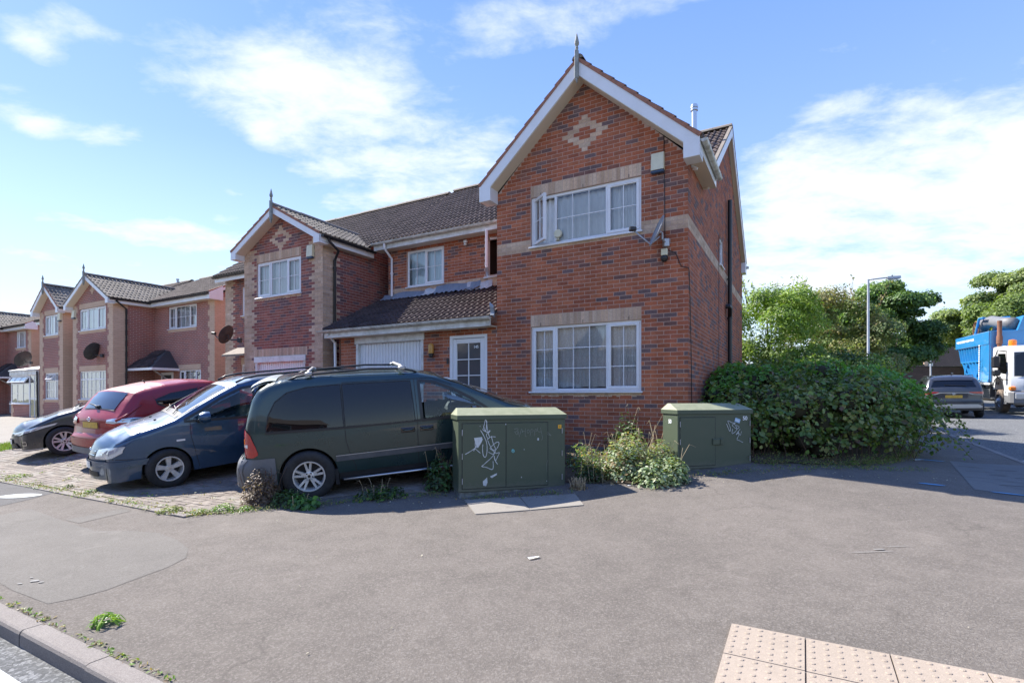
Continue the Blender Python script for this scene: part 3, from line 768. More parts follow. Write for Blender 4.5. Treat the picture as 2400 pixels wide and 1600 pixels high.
# oval of white marking paint on the footway and blue survey marks
pts = [(-7.57 + .30 * math.cos(a) + .02 * math.sin(3 * a), 7.96 + .17 * math.sin(a)) for a in np.linspace(0, 2 * math.pi, 18, endpoint=False)]
ground_poly('manhole_cover', pts, .009, 'line_paint', step=1)
mat('survey_blue', (.10, .30, .50), .8)
for (x, y, l, an) in ((5.7, 7.03, .32, -.3), (6.5, 6.72, .5, -.25), (7.5, 9.28, .5, -.1), (9.3, 8.9, .3, -.4)):
    pts = [(x + l / 2 * math.cos(a) * math.cos(an) - .035 * math.sin(a) * math.sin(an), y + l / 2 * math.cos(a) * math.sin(an) + .035 * math.sin(a)) for a in np.linspace(0, 2 * math.pi, 10, endpoint=False)]
    ground_poly('survey_mark', pts, .009, 'survey_blue', step=2)
# dry puddle rings and chalky scuffs of cement slurry
mat('scuff', (.36, .36, .36), .9, build=dirt((.30, .29, .27), .8, 12, (.19, .17, .15), .4, 140, .3))
for (x, y, a_, b_) in ((-3.98, 4.32, .035, .022), (-3.90, 4.29, .022, .015), (-4.05, 4.26, .02, .012), (-4.08, 4.4, .014, .012), (3.2, 4.6, .20, .006), (3.5, 4.72, .15, .004), (3.3, 4.66, .05, .012)):
    pts = [(x + a_ * math.cos(a), y + b_ * math.sin(a) * random.uniform(.7, 1.2)) for a in np.linspace(0, 2 * math.pi, 14, endpoint=False)]
    ground_poly('scuff_mark', pts, .009, 'scuff', step=2)
# the two paving slabs set in front of the long cabinet
slab = empty('cabinet_slab', (0, 0, 0), kind='structure')
A4 = [Vector((-.64, 6.96)), Vector((.86, 7.0)), Vector((.90, 6.46)), Vector((-.44, 6.24))]
for (u0, u1, m_) in ((0, .5, 'concrete'), (.5, 1, 'concrete')):
    q = [A4[0].lerp(A4[1], u0), A4[0].lerp(A4[1], u1 - .006), A4[3].lerp(A4[2], u1 - .006), A4[3].lerp(A4[2], u0)]
    V = [(p.x, p.y, zp(p.x, p.y) + .012) for p in q] + [(p.x, p.y, zp(p.x, p.y) - .03) for p in q]
    fixn(obj('paving_slab', V, [(0, 1, 2, 3), (4, 7, 6, 5), (0, 4, 5, 1), (1, 5, 6, 2), (2, 6, 7, 3), (3, 7, 4, 0)], m_, slab))
for (x, y) in ((-.05, 6.55), (.62, 6.8)):
    V = [(x - .045, y + .06, zp(x, y) + .014), (x + .03, y + .06, zp(x, y) + .014), (x + .06, y - .04, zp(x, y) + .014), (x - .02, y - .04, zp(x, y) + .014)]
    obj('lifting_plate', V, [(0, 3, 2, 1)], 'kerb_concrete', slab)

# tactile paving: buff flags with blisters
tact = empty('tactile_paving', P(-1.4, -6), kind='structure')
def tactile(t0, d0, s=.413):
    mb = MB(); g_ = .004
    c = []
    for (a, b) in ((t0 - g_, d0 - g_), (t0 - s + g_, d0 - g_), (t0 - s + g_, d0 - s + g_), (t0 - g_, d0 - s + g_)):
        X, Y = FL(a, b); c.append((X, Y, float(zf(X, Y)) + .010))
    e = random.uniform(-.0015, .0015)
    c = [(x, y, z + e) for x, y, z in c]
    mb.add(c + [(x, y, z - .05) for x, y, z in c], [(0, 1, 2, 3), (0, 4, 5, 1), (1, 5, 6, 2), (2, 6, 7, 3), (3, 7, 4, 0)])
    for i in range(6):
        for j in range(6):
            a, b = t0 - (i + .5) * s / 6, d0 - (j + .5) * s / 6; X, Y = FL(a, b); z = float(zf(X, Y)) + .010 + e
            V = []
            for (r, h) in ((.0155, 0), (.0125, .0034), (.007, .0044)):
                for k in range(8): V.append((X + r * math.cos(k * math.pi / 4), Y + r * math.sin(k * math.pi / 4), z + h))
            mb.add(V, [(q * 8 + k, q * 8 + (k + 1) % 8, q * 8 + 8 + (k + 1) % 8, q * 8 + 8 + k) for q in range(2) for k in range(8)] + [tuple(range(16, 24))])
    V = [tuple(Vector(v) - tact.location) for v in mb.v]
    o = obj('tactile_flag', V, mb.f, 'tactile_buff', tact); fixn(o)
for i in range(8):
    for j in range(5): tactile(-1.30 - i * .413, -5.56 - j * .413)

# driveway of concrete block paving in front of the houses
def drive_right(d):
    return np.interp(d, [-5.6, -5.45, -4.9, -3.9, -3.2, -2.2, 0], [5.05, 5.0, 4.55, 4.05, 2.95, 2.6, 3.0])
bed = empty('driveway', P(8, -3), kind='structure')
bl = Vector(bed.location)
V = []; F = []; nn = 24
for i in range(81):
    t = 40 - (40 - 0) * i / 80
    for j in range(nn + 1):
        d = -5.42 + 5.40 * j / nn; tt_ = max(t, float(drive_right(d))); X, Y = FL(tt_, d); V.append((X - bl.x, Y - bl.y, float(zf(X, Y)) + .006 - bl.z))
F = [(i * (nn + 1) + j, (i + 1) * (nn + 1) + j, (i + 1) * (nn + 1) + j + 1, i * (nn + 1) + j + 1) for i in range(80) for j in range(nn)]
asphalt('joint_sand', (.20, .175, .13), (.26, .22, .16), (.35, .31, .25), dense=.3, bump=.5, gs=200)
o = obj('bedding', V, F, 'joint_sand', bed); fixup(o)
recs = []
ROW = .105; 
for j in range(51):
    d = -5.37 + j * ROW + .05
    off = .105 if j % 2 else 0
    ts_ = float(drive_right(d)); te = 15.9
    i = int(ts_ / .21)
    while off + i * .21 < te:
        tc_ = off + i * .21 + .105
        if tc_ > ts_ + .06:
            X, Y = FL(tc_, d); z = float(zf(X, Y)); 
            zx = float(zf(X + .1, Y)) - z; zy = float(zf(X, Y + .1)) - z
            nrm = Vector((-zx * 10 + random.gauss(0, .012), -zy * 10 + random.gauss(0, .012), 1)).normalized()
            ax = Vector((-CU, SU, 0)); ax = (ax - nrm * ax.dot(nrm)).normalized(); ay = nrm.cross(ax)
            c = Vector((X, Y, z + .013 + random.uniform(-.0025, .0025))) - bl
            # template: x across, y depth (front at 0 -> upwards face), z
            m = Matrix(((ax.x * .200, -nrm.x * .02, ay.x * .096, c.x), (ax.y * .200, -nrm.y * .02, ay.y * .096, c.y), (ax.z * .200, -nrm.z * .02, ay.z * .096, c.z), (0, 0, 0, 1)))
            r = random.random(); jj = round(random.uniform(.85, 1.12) * 10) / 10
            cc = (.275, .235, .195) if r < .45 else ((.245, .205, .17) if r < .75 else (.30, .268, .228))
            recs.append((np.array(m), tuple(x * jj for x in cc)))
        i += 1
print('blocks', len(recs))
pieces(bed, BOX5, recs, 'block_face', 'paving_block', 'paving_blocks', 300)
# edging: flush concrete strip in lengths
edge = empty('drive_edging', P(8, -5.5), kind='structure')
el_ = Vector(edge.location); t = 4.98
while t < 40:
    t2 = t + .914; 
    c = []
    for (a, b) in ((t + .004, -5.54), (t2 - .004, -5.54), (t2 - .004, -5.42), (t + .004, -5.42)):
        X, Y = FL(a, b); c.append(Vector((X, Y, float(zf(X, Y)) + .016 + random.uniform(-.002, .002))) - el_)
    V = [tuple(v) for v in c] + [(v.x, v.y, v.z - .06) for v in c]
    fixn(obj('edging_stone', V, [(0, 1, 2, 3), (0, 4, 5, 1), (1, 5, 6, 2), (2, 6, 7, 3), (3, 7, 4, 0)], 'kerb_concrete', edge)); t = t2
# lighter drive of the far houses and the strip of lawn between
td_sheet('far_driveway', (17.6, 34), (-5.40, 1.38), 40, 24, .010, 'concrete')
td_sheet('lawn_strip', (15.95, 17.55), (-5.40, 1.0), 8, 24, .010, 'lawn')
def bed_poly(pts, seed):
    rr = random.Random(seed); out = []
    for (a, b) in zip(pts, pts[1:] + pts[:1]):
        n = max(1, int(math.hypot(b[0] - a[0], b[1] - a[1]) / .18))
        for k in range(n): q = k / n; out.append((a[0] + (b[0] - a[0]) * q + rr.uniform(-.05, .05), a[1] + (b[1] - a[1]) * q + rr.uniform(-.05, .05)))
    return [FL(t, d) for t, d in out]
ground_poly('planting_bed', bed_poly([(.0, -1.75), (1.2, -2.1), (2.5, -1.9), (2.8, -.15), (0, -.15)], 3), .014, 'soil', step=.3)
ground_poly('hedge_bed', bed_poly([(-.2, -.35), (-1.1, -.3), (-1.8, .05), (-2.4, .6), (-3.05, 1.8), (-3.5, 3.4), (-3.6, 5), (-3.6, 12), (-.2, 12)], 4), .014, 'soil', step=.4)
# ------------------------------------------------------------------ windows, doors and other house parts
def window(H, x0, x1, z0, z1, y, layout, curtain='net', fr='pvc_white', sill=True, facing=None, glass='house_glass', bars=True, wall_m=None, room=True, fw=.055, name='window', transom=None):
    """a casement window in the plane y (house space, looking from -y). layout: list of (width share, kind) with kind 'fixed','sash','open:<deg>' ; columns/rows of bars follow"""
    Wm = wall_m or Matrix.Identity(4)
    def xf(o): o.matrix_basis = Wm @ o.matrix_basis
    mb = MB(); yb = y + .065
    mb.bbox(x0, x1, y, yb, z1 - fw, z1, .006); mb.bbox(x0, x1, y, yb, z0, z0 + fw, .006)
    mb.bbox(x0, x0 + fw, y, yb, z0 + fw - .001, z1 - fw + .001, .006); mb.bbox(x1 - fw, x1, y, yb, z0 + fw - .001, z1 - fw + .001, .006)
    tot = sum(l[0] for l in layout); X = x0 + fw * .5; Wd = (x1 - x0) - fw; xs = [X]
    for l in layout: X += Wd * l[0] / tot; xs.append(X)
    for x in xs[1:-1]: mb.bbox(x - fw / 2, x + fw / 2, y + .002, yb - .002, z0 + fw - .001, z1 - fw + .001, .006)
    if transom:
        zt_ = z1 - (z1 - z0) * transom; mb.bbox(x0 + fw, x1 - fw, y + .003, yb - .003, zt_ - fw / 2, zt_ + fw / 2, .005)
    win = mb.build(name, fr, H); xf(win)
    if sill:
        sb = MB(); sb.bbox(x0 - .03, x1 + .03, y - .085, y + .02, z0 - .032, z0 - .002, .006); sb.build('sill', fr, win)
    cells = []
    for k, l in enumerate(layout):
        a, b = xs[k] + fw / 2, xs[k + 1] - fw / 2
        if transom:
            zt_ = z1 - (z1 - z0) * transom
            cells.append((a, b, z0 + fw, zt_ - fw / 2, l[1] if l[1] != 'vent' else 'fixed', l[2], l[3]))
            cells.append((a, b, zt_ + fw / 2, z1 - fw, 'vent' if l[1] == 'vent' else 'fixed', l[2], 1))
        else: cells.append((a, b, z0 + fw, z1 - fw, l[1], l[2], l[3]))
    for (a, b, c, d, kind, nc, nr) in cells:
        sw = .052 if kind != 'fixed' else 0.012
        par = win; M_ = None
        if kind.startswith('open'):
            ang = float(kind.split(':')[1]); hx = a if ang > 0 else b
            M_ = Matrix.Translation((hx, y - .012, 0)) @ Matrix.Rotation(R(-ang), 4, 'Z') @ Matrix.Translation((-hx, -(y - .012), 0))
        if kind == 'vent':
            M_ = Matrix.Translation((0, y - .01, d)) @ Matrix.Rotation(R(-32), 4, 'X') @ Matrix.Translation((0, -(y - .01), -d))
        if kind != 'fixed':
            s_ = MB(); e = .012
            s_.bbox(a - e, b + e, y - .014, y + .045, d - sw + e, d + e, .006); s_.bbox(a - e, b + e, y - .014, y + .045, c - e, c + sw - e, .006)
            s_.bbox(a - e, a + sw - e, y - .014, y + .045, c + sw - e - .001, d - sw + e + .001, .006); s_.bbox(b - sw + e, b + e, y - .014, y + .045, c + sw - e - .001, d - sw + e + .001, .006)
            if kind != 'vent': s_.bbox(a + .06, b - .06, y - .022, y - .012, d - .018, d - .004, .003)
            so_ = s_.build('casement', fr, win)
            if M_ is not None: so_.matrix_basis = M_
        ia, ib, ic, id_ = a + sw - .014, b - sw + .014, c + sw - .014, d - sw + .014
        p = MB(); p.add([(ia, y + .018, ic), (ib, y + .018, ic), (ib, y + .018, id_), (ia, y + .018, id_)], [(0, 1, 2, 3)]); po = p.build('pane', glass, win)
        if M_ is not None: po.matrix_basis = M_
        if bars:
            for k in range(1, nc):
                xk = ia + (ib - ia) * k / nc; g1 = MB(); g1.box(xk - .0075, xk + .0075, y + .006, y + .017, ic, id_); bo = g1.build('glazing_bar', fr, win)
                if M_ is not None: bo.matrix_basis = M_
            for k in range(1, nr):
                zk = ic + (id_ - ic) * k / nr; g1 = MB(); g1.box(ia, ib, y + .0065, y + .0165, zk - .0075, zk + .0075); bo = g1.build('glazing_bar', fr, win)
                if M_ is not None: bo.matrix_basis = M_
    if curtain:
        cm_ = 'curtain' if curtain in ('net', 'drape') else 'curtain_blue'
        n_ = max(24, int((x1 - x0) * 46)); zt2 = z1 - .05; c = MB()
        def cf(u, v):
            x = x0 + .03 + (x1 - x0 - .06) * u; amp = .020 + .010 * math.sin(u * 9)
            hem = (.02 + .02 * abs(math.sin(u * (x1 - x0) * 10))) if curtain == 'net' else 0
            return (x, y + .115 + amp * math.sin(u * (x1 - x0) * 48 + 1.7 * math.sin(u * 13)), (z0 + .05 + hem) * (1 - v) + zt2 * v)
        c.grid(cf, n_, 3); c.build('curtain', 'net_curtain' if curtain == 'net' else cm_, win, smooth=True)
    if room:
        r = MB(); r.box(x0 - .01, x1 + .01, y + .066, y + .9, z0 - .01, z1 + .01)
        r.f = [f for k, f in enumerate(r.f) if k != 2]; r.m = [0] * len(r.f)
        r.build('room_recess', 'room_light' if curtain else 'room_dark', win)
    return win
def nc_(t, b):
    pass
m = bpy.data.materials.new('net_curtain'); m.use_nodes = True; t = NT(m.node_tree); t.n.clear()
tr = t.new('ShaderNodeBsdfTransparent'); df = t.new('ShaderNodeBsdfDiffuse'); df.inputs[0].default_value = (.88, .92, .95, 1)
tl = t.new('ShaderNodeBsdfTranslucent'); tl.inputs[0].default_value = (.75, .78, .8, 1)
p_ = opos(t); sp = t.new('ShaderNodeSeparateXYZ'); t.l.new(p_, sp.inputs[0])
nz = t.noise(p_, 45, 3, .6); mx = t.new('ShaderNodeMixShader'); t.put(mx, 0, t.ramp(nz, [(.35, .74), (.65, .95)]))
t.l.new(tr.outputs[0], mx.inputs[1]); t.l.new(df.outputs[0], mx.inputs[2]); o_ = t.new('ShaderNodeOutputMaterial'); t.l.new(mx.outputs[0], o_.inputs[0]); M['net_curtain'] = m

def garage_door(H, x0, x1, z0, z1, y):
    mb = MB(); f = .07
    mb.bbox(x0, x0 + f, y - .01, y + .09, z0, z1, .006); mb.bbox(x1 - f, x1, y - .01, y + .09, z0, z1, .006); mb.bbox(x0 - .03, x1 + .03, y - .03, y + .09, z1 - .03, z1 + .13, .008)
    g = mb.build('garage_door', 'pvc_weathered', H)
    n = 21; V = []; F = []; a, b = x0 + f, x1 - f; st = (b - a) / n
    for z in (z0, z1 - .03):
        for i in range(n):
            xx = a + i * st
            for (dx, dy) in ((0, .085), (st * .10, .065), (st * .80, .065), (st * .90, .085)): V.append((xx + dx, y + dy, z))
        V.append((b, y + .085, z))
    k = len(V) // 2
    F = [(i, i + 1, k + i + 1, k + i) for i in range(k - 1)]
    obj('door_leaf', V, F, 'pvc_white', g)
    return g
def alarm_box(H, x, y, z, base=None, s=1.0, label=None, col='cream_plastic', bc='navy_plastic'):
    a = empty('alarm_box', label=label, cat='alarm box')
    return a
mat('cream_plastic', (.72, .68, .50), .45, build=dirt((.74, .70, .52), .3, 9, (.4, .37, .25), .05, 40, .1))
mat('navy_plastic', (.03, .06, .12), .35)
mat('dish_grey', (.30, .31, .34), .5, build=dirt((.32, .33, .36), .4, 7, (.15, .15, .15), .05, 40, .1))
mat('dish_black', (.035, .036, .038), .6, build=dirt((.035, .036, .038), .5, 7, (.09, .09, .09), .05, 40, .1))
mat('soffit', (.66, .58, .47), .6)

class House:
    """origin: front right corner of the wing at eye level 0 of local z = world EYE - base"""
    def __init__(h, t, d, base, name, label, group=None):
        X, Y = FL(t, d); h.base = base
        h.E = lambda e: e + EYE - base - 0.0
        h.o = empty(name, (X, Y, base), -R(29.3), label, 'house', group)
        h.recs = []; h.tiles = []
    def mat4(h): return h.o.matrix_basis
def barge(H, xa, za, xb, zb, y, depth=.16, th=.024, foot=None, mat_='pvc_white', name='barge_board'):
    """sloping board from foot (xa,za) to apex (xb,zb); top edge on the line"""
    v = Vector((xb - xa, zb - za)).normalized(); n = Vector((-v.y, v.x));
    if n.y < 0: n = -n
    mb = MB(); cut = depth / max(.2, abs(n.y))
    mb.prism([(xa, za), (xb, zb), (xb, zb - cut), (xa, za - cut)], 1, y, y + th)
    return fixn(mb.build(name, mat_, H))
def finial(H, x, y, z):
    mb = MB()
    mb.bbox(x - .032, x + .032, y - .04, y + .03, z - .42, z + .10, .008)
    mb.prism([(x - .022, z - .42), (x + .022, z - .42), (x, z - .50)], 1, y - .03, y + .02)
    mb.lathe([(.018, .10), (.030, .13), (.030, .15), (.018, .165), (.040, .20), (.045, .235), (.030, .30), (.008, .40), (0.001, .41)], 10, (x, y, z))
    return fixn(mb.build('finial', 'finial', H, smooth=True, sharp=35))
def wing_roof(hs, x0, x1, yf, yb, ze, za, tile, left=True, right=True, ov=.26, fo=.30, vm='verge_mortar', depth=.17, edge_tiles=True, clipL=None, clipR=None, ridge_to=None, gut_r='gutter_grey', gut_l=None, ridge_m='verge_grey'):
    """gable-fronted roof; wall x0..x1, roof edges overhang ov; ze eaves height at the overhang, za apex height"""
    H = hs.o; xc = (x0 + x1) / 2; hw = (x1 - x0) / 2 + ov; rise = za - ze; L = math.hypot(hw, rise); yr = yf - fo
    ux, uz = hw / L, rise / L
    back = ridge_to or yb
    for side, on, clip in ((1, right, clipR), (-1, left, clipL)):
        # underlay / deck
        mb = MB(); xe = xc + side * hw; dk = .03
        if on:
            # walkable deck as a thin slab
            V = [(xe, yr + .02, ze), (xc, yr + .02, za), (xc, back, za), (xe, yb, ze)]; V2 = [(x, y, z - .035) for x, y, z in V]
            mb.hexa(V + V2); fixn(mb.build('roof_deck', vm if False else 'room_dark', H))
            o_ = (xe, yr, ze + .012) 
            def cl(u, v, c=clip): return (not c) or c(u, v)
            roof_slope(H, (xe, yr, ze + .012), (0, 1, 0), (-side * ux, 0, uz), back - yr, L, hs.tiles, tile, clip=cl)
        # barge boards and verge bedding
        barge(H, xe, ze - .02, xc, za - .02, yr, depth)
        vb = MB(); n = max(6, round(L / .30))
        for i in range(n):
            f0, f1 = i / n, (i + .985) / n
            a = Vector((xe - side * hw * f0, ze + rise * f0)); b = Vector((xe - side * hw * f1, ze + rise * f1)); up = Vector((side * uz, ux)) ; up = Vector((abs(uz) * side, ux))
            lo = -.018; hi0, hi1 = .052, .030
            vb.prism([tuple(a + up * lo), tuple(b + up * lo), tuple(b + up * hi1), tuple(a + up * hi0)], 1, yr - .012, yr + .06)
        fixn(vb.build('verge', vm, H))
    # soffit under the front overhang, box ends at the feet
    for side in (1, -1):
        xe = xc + side * hw; xw = xc + side * (hw - ov)
        mb = MB(); cut = depth / max(.2, ux)
        a = (xe, ze - .02 - cut); b = (xc, za - .02 - cut)
        mb.hexa([(xe, yr + .024, ze - cut - .03), (xc, yr + .024, za - cut - .03), (xc, yf - .002, za - cut - .03), (xe, yf - .002, ze - cut - .03),
                 (xe, yr + .024, ze - cut), (xc, yr + .024, za - cut), (xc, yf - .002, za - cut), (xe, yf - .002, ze - cut)])
        fixn(mb.build('soffit', 'soffit', H))
        be = MB(); be.bbox(min(xe, xw - side * .02), max(xe, xw - side * .02), yr - .004, yf + .0, ze - cut - .06, ze + .0, .004)
        fixn(be.build('eaves_box', 'pvc_white', H))
    for side, on, g in ((1, right, gut_r), (-1, left, gut_l)):
        if not on or g is None: continue
        xe = xc + side * hw; xw = xc + side * (hw - ov)
        mb = MB(); mb.box(min(xe - .022 * (side > 0), xe), max(xe + .022 * (side < 0), xe), yf, yb, ze - .19, ze - .0); mb.build('fascia', 'pvc_white', H)
        mb = MB(); mb.box(min(xe, xw), max(xe, xw), yf, yb, ze - .205, ze - .19); mb.build('soffit', 'soffit', H)
        gutter(H, (xe + side * .058, yr + .05, ze - .03), (xe + side * .058, yb, ze - .03), g)
    finial(H, xc, yr - .03, za + .05)
    ridge_tiles(H, (xc, yr, za + .05), (xc, back, za + .05), .11, ridge_m)
    return hw, yr

# ================================================================== HOUSE 1 (near house, number 145)
h1 = House(0, 0, .45, 'detached_house', 'large red brick corner house with white door numbered 145')
H = h1.o; E = h1.E; EV = {}
zlo = -.15
WX = -3.78                                  # left end of the wing
ev, ap = E(4.10), E(5.93)                   # wall plate and wall apex of the wing gable
hol_up = (0.80, 3.0, E(2.925), E(3.9)); hol_lo = (0.80, 3.0, E(.075), E(1.35))
off = 0.
# course grid: local z must hit multiples of .075 at e=.075
SH = E(0) - math.floor(E(0) / .075) * .075   # shift so that e=0 lies on a joint
def ez(e): return E(e) - SH
# use a child frame lifted by SH so courses line up
def shifted(hs):
    f = empty('tmp'); bpy.data.objects.remove(f); return None
# brick recs are made on the .075 grid in a frame whose zero is e=0 (eye level); then lifted
def lift(recs, dz):
    for m, c in recs: m[2, 3] += dz
def W_(hs, recs, **k): return Wall(hs, recs=recs, **k)
class Lifted:
    """gives Wall a house frame measured from eye level"""
    pass
hole_eye = empty('tmp')
bpy.data.objects.remove(hole_eye)
frame_obj = H
def wall_e(hs, org, dirv, length, zlo_e, zeave_e, apex=None, **k):
    """build a wall with heights given from eye level, then lift it into the house"""
    r = []; before = set(bpy.data.objects)
    Wall(hs.o, org, dirv, length, zlo_e, zeave_e, apex, recs=r, **k)
    for o in set(bpy.data.objects) - before: o.data.transform(Matrix.Translation((0, 0, hs.E(0))))
    lift(r, hs.E(0)); hs.recs += r
zl = -1.20
# wing front: s runs left to right in +x, origin at left end of the garage wall
GL_ = -8.30
# front wall from left end of garage to the corner; s = x - GL_
L1 = 8.30
def sx_(x): return x - GL_
front_holes = [(sx_(-3.0), sx_(-.80), 2.925, 3.9), (sx_(-3.0), sx_(-.80), .075, 1.35)]
door_h = (sx_(-4.96), sx_(-4.02), -.83, 1.29)
gar_h = (sx_(-7.78), sx_(-5.70), -.90, 1.27)
# low front (garage + door) and the wing above it as two walls in one plane
sol = [(sx_(-3.0) - .0, sx_(-.80), 1.35, 1.575), (sx_(-3.0), sx_(-.80), 3.9, 4.125)]
sil = [(sx_(-3.0), sx_(-.80), -.03, .075 - .03)]
def s2(x): return x - WX
wall_e(h1, (WX, 0), (1, 0), 3.78, zl, 4.10, apex=[(0, 4.10), (3.78, 4.10), (1.89, 5.95)],
       holes=[(s2(-3.0), s2(-.80), 2.925, 3.9), (s2(-3.0), s2(-.80), .075, 1.35)],
       soldiers=[(s2(-3.0), s2(-.80), 1.35, 1.575), (s2(-3.0), s2(-.80), 3.9, 4.125)], sills=[(s2(-3.0), s2(-.80), -.03, .045)],
       bands=[(2.85, 3.075)], diamond=(1.9125, 4.9125), phase=0)
def s3(x): return x - GL_
wall_e(h1, (GL_, 0), (1, 0), WX - GL_, zl, 1.50, holes=[(s3(-4.98), s3(-4.02), -1.0, 1.29), (s3(-7.78), s3(-5.70), -1.0, 1.30)], phase=0)
# side wall facing the side road
DB = 9.0; RIDGE = 5.25
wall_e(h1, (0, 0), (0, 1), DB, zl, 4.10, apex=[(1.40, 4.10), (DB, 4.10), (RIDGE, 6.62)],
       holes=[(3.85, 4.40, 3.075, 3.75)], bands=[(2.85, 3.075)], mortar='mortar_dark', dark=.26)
# set-back upper wall
wall_e(h1, (-8.35, 1.75), (1, 0), 8.35 + WX, 2.3, 4.12, holes=[(8.35 - 7.69, 8.35 - 6.44, 2.925, 3.9), (8.35 - 5.17, 8.35 - 4.25, 2.925, 3.9)], bands=[(2.70, 2.925)], phase=1)
wall_e(h1, (WX, 1.75), (0, -1), 1.75, 1.2, 4.12, phase=1)
wall_e(h1, (-8.35, 0), (0, 1), 1.75, zl, 1.5, flip=True)
wall_e(h1, (-8.35, 1.75), (0, 1), DB - 1.75, zl, 4.1, apex=[(-.0, 4.1), (DB - 1.75, 4.1), (RIDGE - 1.75, 6.62)], flip=True, geo=False)
pieces(H, BOX5, h1.recs, 'brick_face', 'brick', 'brick_courses', 300)
# windows
YF = .035
window(H, -3.0, -.80, E(2.925), E(3.9), YF, [(.56, 'open:38', 2, 2), (1.18, 'fixed', 3, 2), (.70, 'sash', 2, 2)], curtain='drape')
window(H, -3.0, -.80, E(.075), E(1.35), YF, [(.55, 'sash', 2, 3), (1.12, 'fixed', 3, 3), (.66, 'sash', 2, 3)], curtain='net')
window(H, -7.69, -6.44, E(2.925), E(3.9), 1.75 + YF, [(.6, 'fixed', 2, 2), (.62, 'sash', 2, 2)], curtain='blue')
window(H, -5.17, -4.25, E(2.925), E(3.9), 1.75 + YF, [(1, 'open:62', 2, 2)], curtain=None)
# small side window, built in wall space then turned
Mside = Matrix.Rotation(R(90), 4, 'Z')
window(H, 3.85, 4.40, E(3.075), E(3.75), YF, [(1, 'sash', 1, 2)], curtain=None, wall_m=Mside)
garage_door(H, -7.78, -5.70, E(-.9), E(1.27), 0)
# front door with eight-light glazing and the number
mb = MB(); a, b, c, d = -4.98, -4.02, E(-.83), E(1.29)
mb.bbox(a, a + .075, .0, .09, c, d, .006); mb.bbox(b - .075, b, .0, .09, c, d, .006); mb.bbox(a + .074, b - .074, .0, .09, d - .075, d, .006); mb.bbox(a - .02, b + .02, -.05, .08, c - .06, c + .02, .01)
dr_ = mb.build('front_door', 'pvc_white', H)
mb = MB(); a2, b2, c2, d2 = a + .08, b - .08, c + .02, d - .085; s_ = .10
mb.bbox(a2, a2 + s_, .012, .06, c2, d2, .006); mb.bbox(b2 - s_, b2, .012, .06, c2, d2, .006); mb.bbox(a2 + s_ - .001, b2 - s_ + .001, .012, .06, d2 - s_, d2, .006); mb.bbox(a2 + s_ - .001, b2 - s_ + .001, .012, .06, c2, c2 + .55, .006)
mb.build('door_leaf', 'pvc_white', dr_)
ga, gb_, gc, gd = a2 + s_, b2 - s_, c2 + .55, d2 - s_
obj('pane', [(ga, .04, gc), (gb_, .04, gc), (gb_, .04, gd), (ga, .04, gd)], [(0, 1, 2, 3)], 'door_glass', dr_)
xm = (ga + gb_) / 2; mb = MB(); mb.box(xm - .010, xm + .010, .02, .039, gc, gd); mb.build('glazing_bar', 'pvc_white', dr_)
for k in range(1, 4): zk = gc + (gd - gc) * k / 4; mb = MB(); mb.box(ga, gb_, .0205, .0385, zk - .010, zk + .010); mb.build('glazing_bar', 'pvc_white', dr_)
text_mesh('145', .085, 'door_number', 'white_ink', dr_, Matrix.Translation((gb_ - .115, .030, gd - .085)) @ Matrix.Rotation(R(90), 4, 'X') @ Matrix.Diagonal((1.0, 1, 1, 1)), bold=True)
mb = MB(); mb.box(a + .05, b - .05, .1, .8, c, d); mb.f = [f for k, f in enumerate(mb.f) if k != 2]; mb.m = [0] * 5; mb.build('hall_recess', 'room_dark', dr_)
mb = MB(); mb.bbox(a2 + .03, a2 + .07, -.03, .012, E(.08), E(.34), .006); mb.build('door_handle', 'steel', dr_)
mb = MB(); mb.bbox(-5.045, -4.995, -.03, .0, E(.68), E(.80), .006); mb.build('doorbell', 'black_plastic', H)
# doorstep
mb = MB(); mb.bbox(-5.1, -3.9, -.42, -.005, E(-1.06), E(-.90), .01); mb.build('doorstep', 'kerb_concrete', H)
# wing roof
ZE, ZA = E(4.22), E(6.13)
cl_ = lambda u, v: True
wing_roof(h1, WX, 0, 0, 1.55, ZE, ZA, 'brown', left=True, right=True, ov=.24, fo=.30, ridge_to=4.35, depth=.19,
          clipR=lambda u, v: (u - .3) < 1.35 + v * .78 * 1.05, clipL=lambda u, v: (u - .3) < 1.55 + v * .78 * 1.05, gut_l=None)
# main roof front slope
e0 = E(4.17); rz = E(6.86); y0 = 1.43; sl = math.hypot(RIDGE - y0, rz - e0); by, bz = (RIDGE - y0) / sl, (rz - e0) / sl
def clip_main(u, v):
    x = .12 - u; z = e0 + bz * v; xc = WX / 2; hw = 1.89 + .24
    wz = ZE + (ZA - ZE) * (1 - abs(x - xc) / hw)
    return not (abs(x - xc) < hw and z < wz - .02)
roof_slope(H, (.12, y0, e0 + .01), (-1, 0, 0), (0, by, bz), 8.35 + .12 + .25, sl, h1.tiles, 'brown', clip=clip_main)
mb = MB(); mb.hexa([(.10, y0 + .02, e0 - .03), (-8.6, y0 + .02, e0 - .03), (-8.6, RIDGE, rz - .03), (.10, RIDGE, rz - .03), (.10, y0 + .02, e0), (-8.6, y0 + .02, e0), (-8.6, RIDGE, rz), (.10, RIDGE, rz)])
fixn(mb.build('roof_deck', 'room_dark', H))
mb = MB(); yb_ = 2 * RIDGE - y0; mb.hexa([(.12, yb_, e0 - .03), (-8.6, yb_, e0 - .03), (-8.6, RIDGE, rz - .03), (.12, RIDGE, rz - .03), (.12, yb_, e0 + .05), (-8.6, yb_, e0 + .05), (-8.6, RIDGE, rz + .05), (.12, RIDGE, rz + .05)])
fixn(mb.build('rear_roof_slope', 'verge_grey', H))
ridge_tiles(H, (.12, RIDGE, rz + .05), (-8.6, RIDGE, rz + .05), .12)
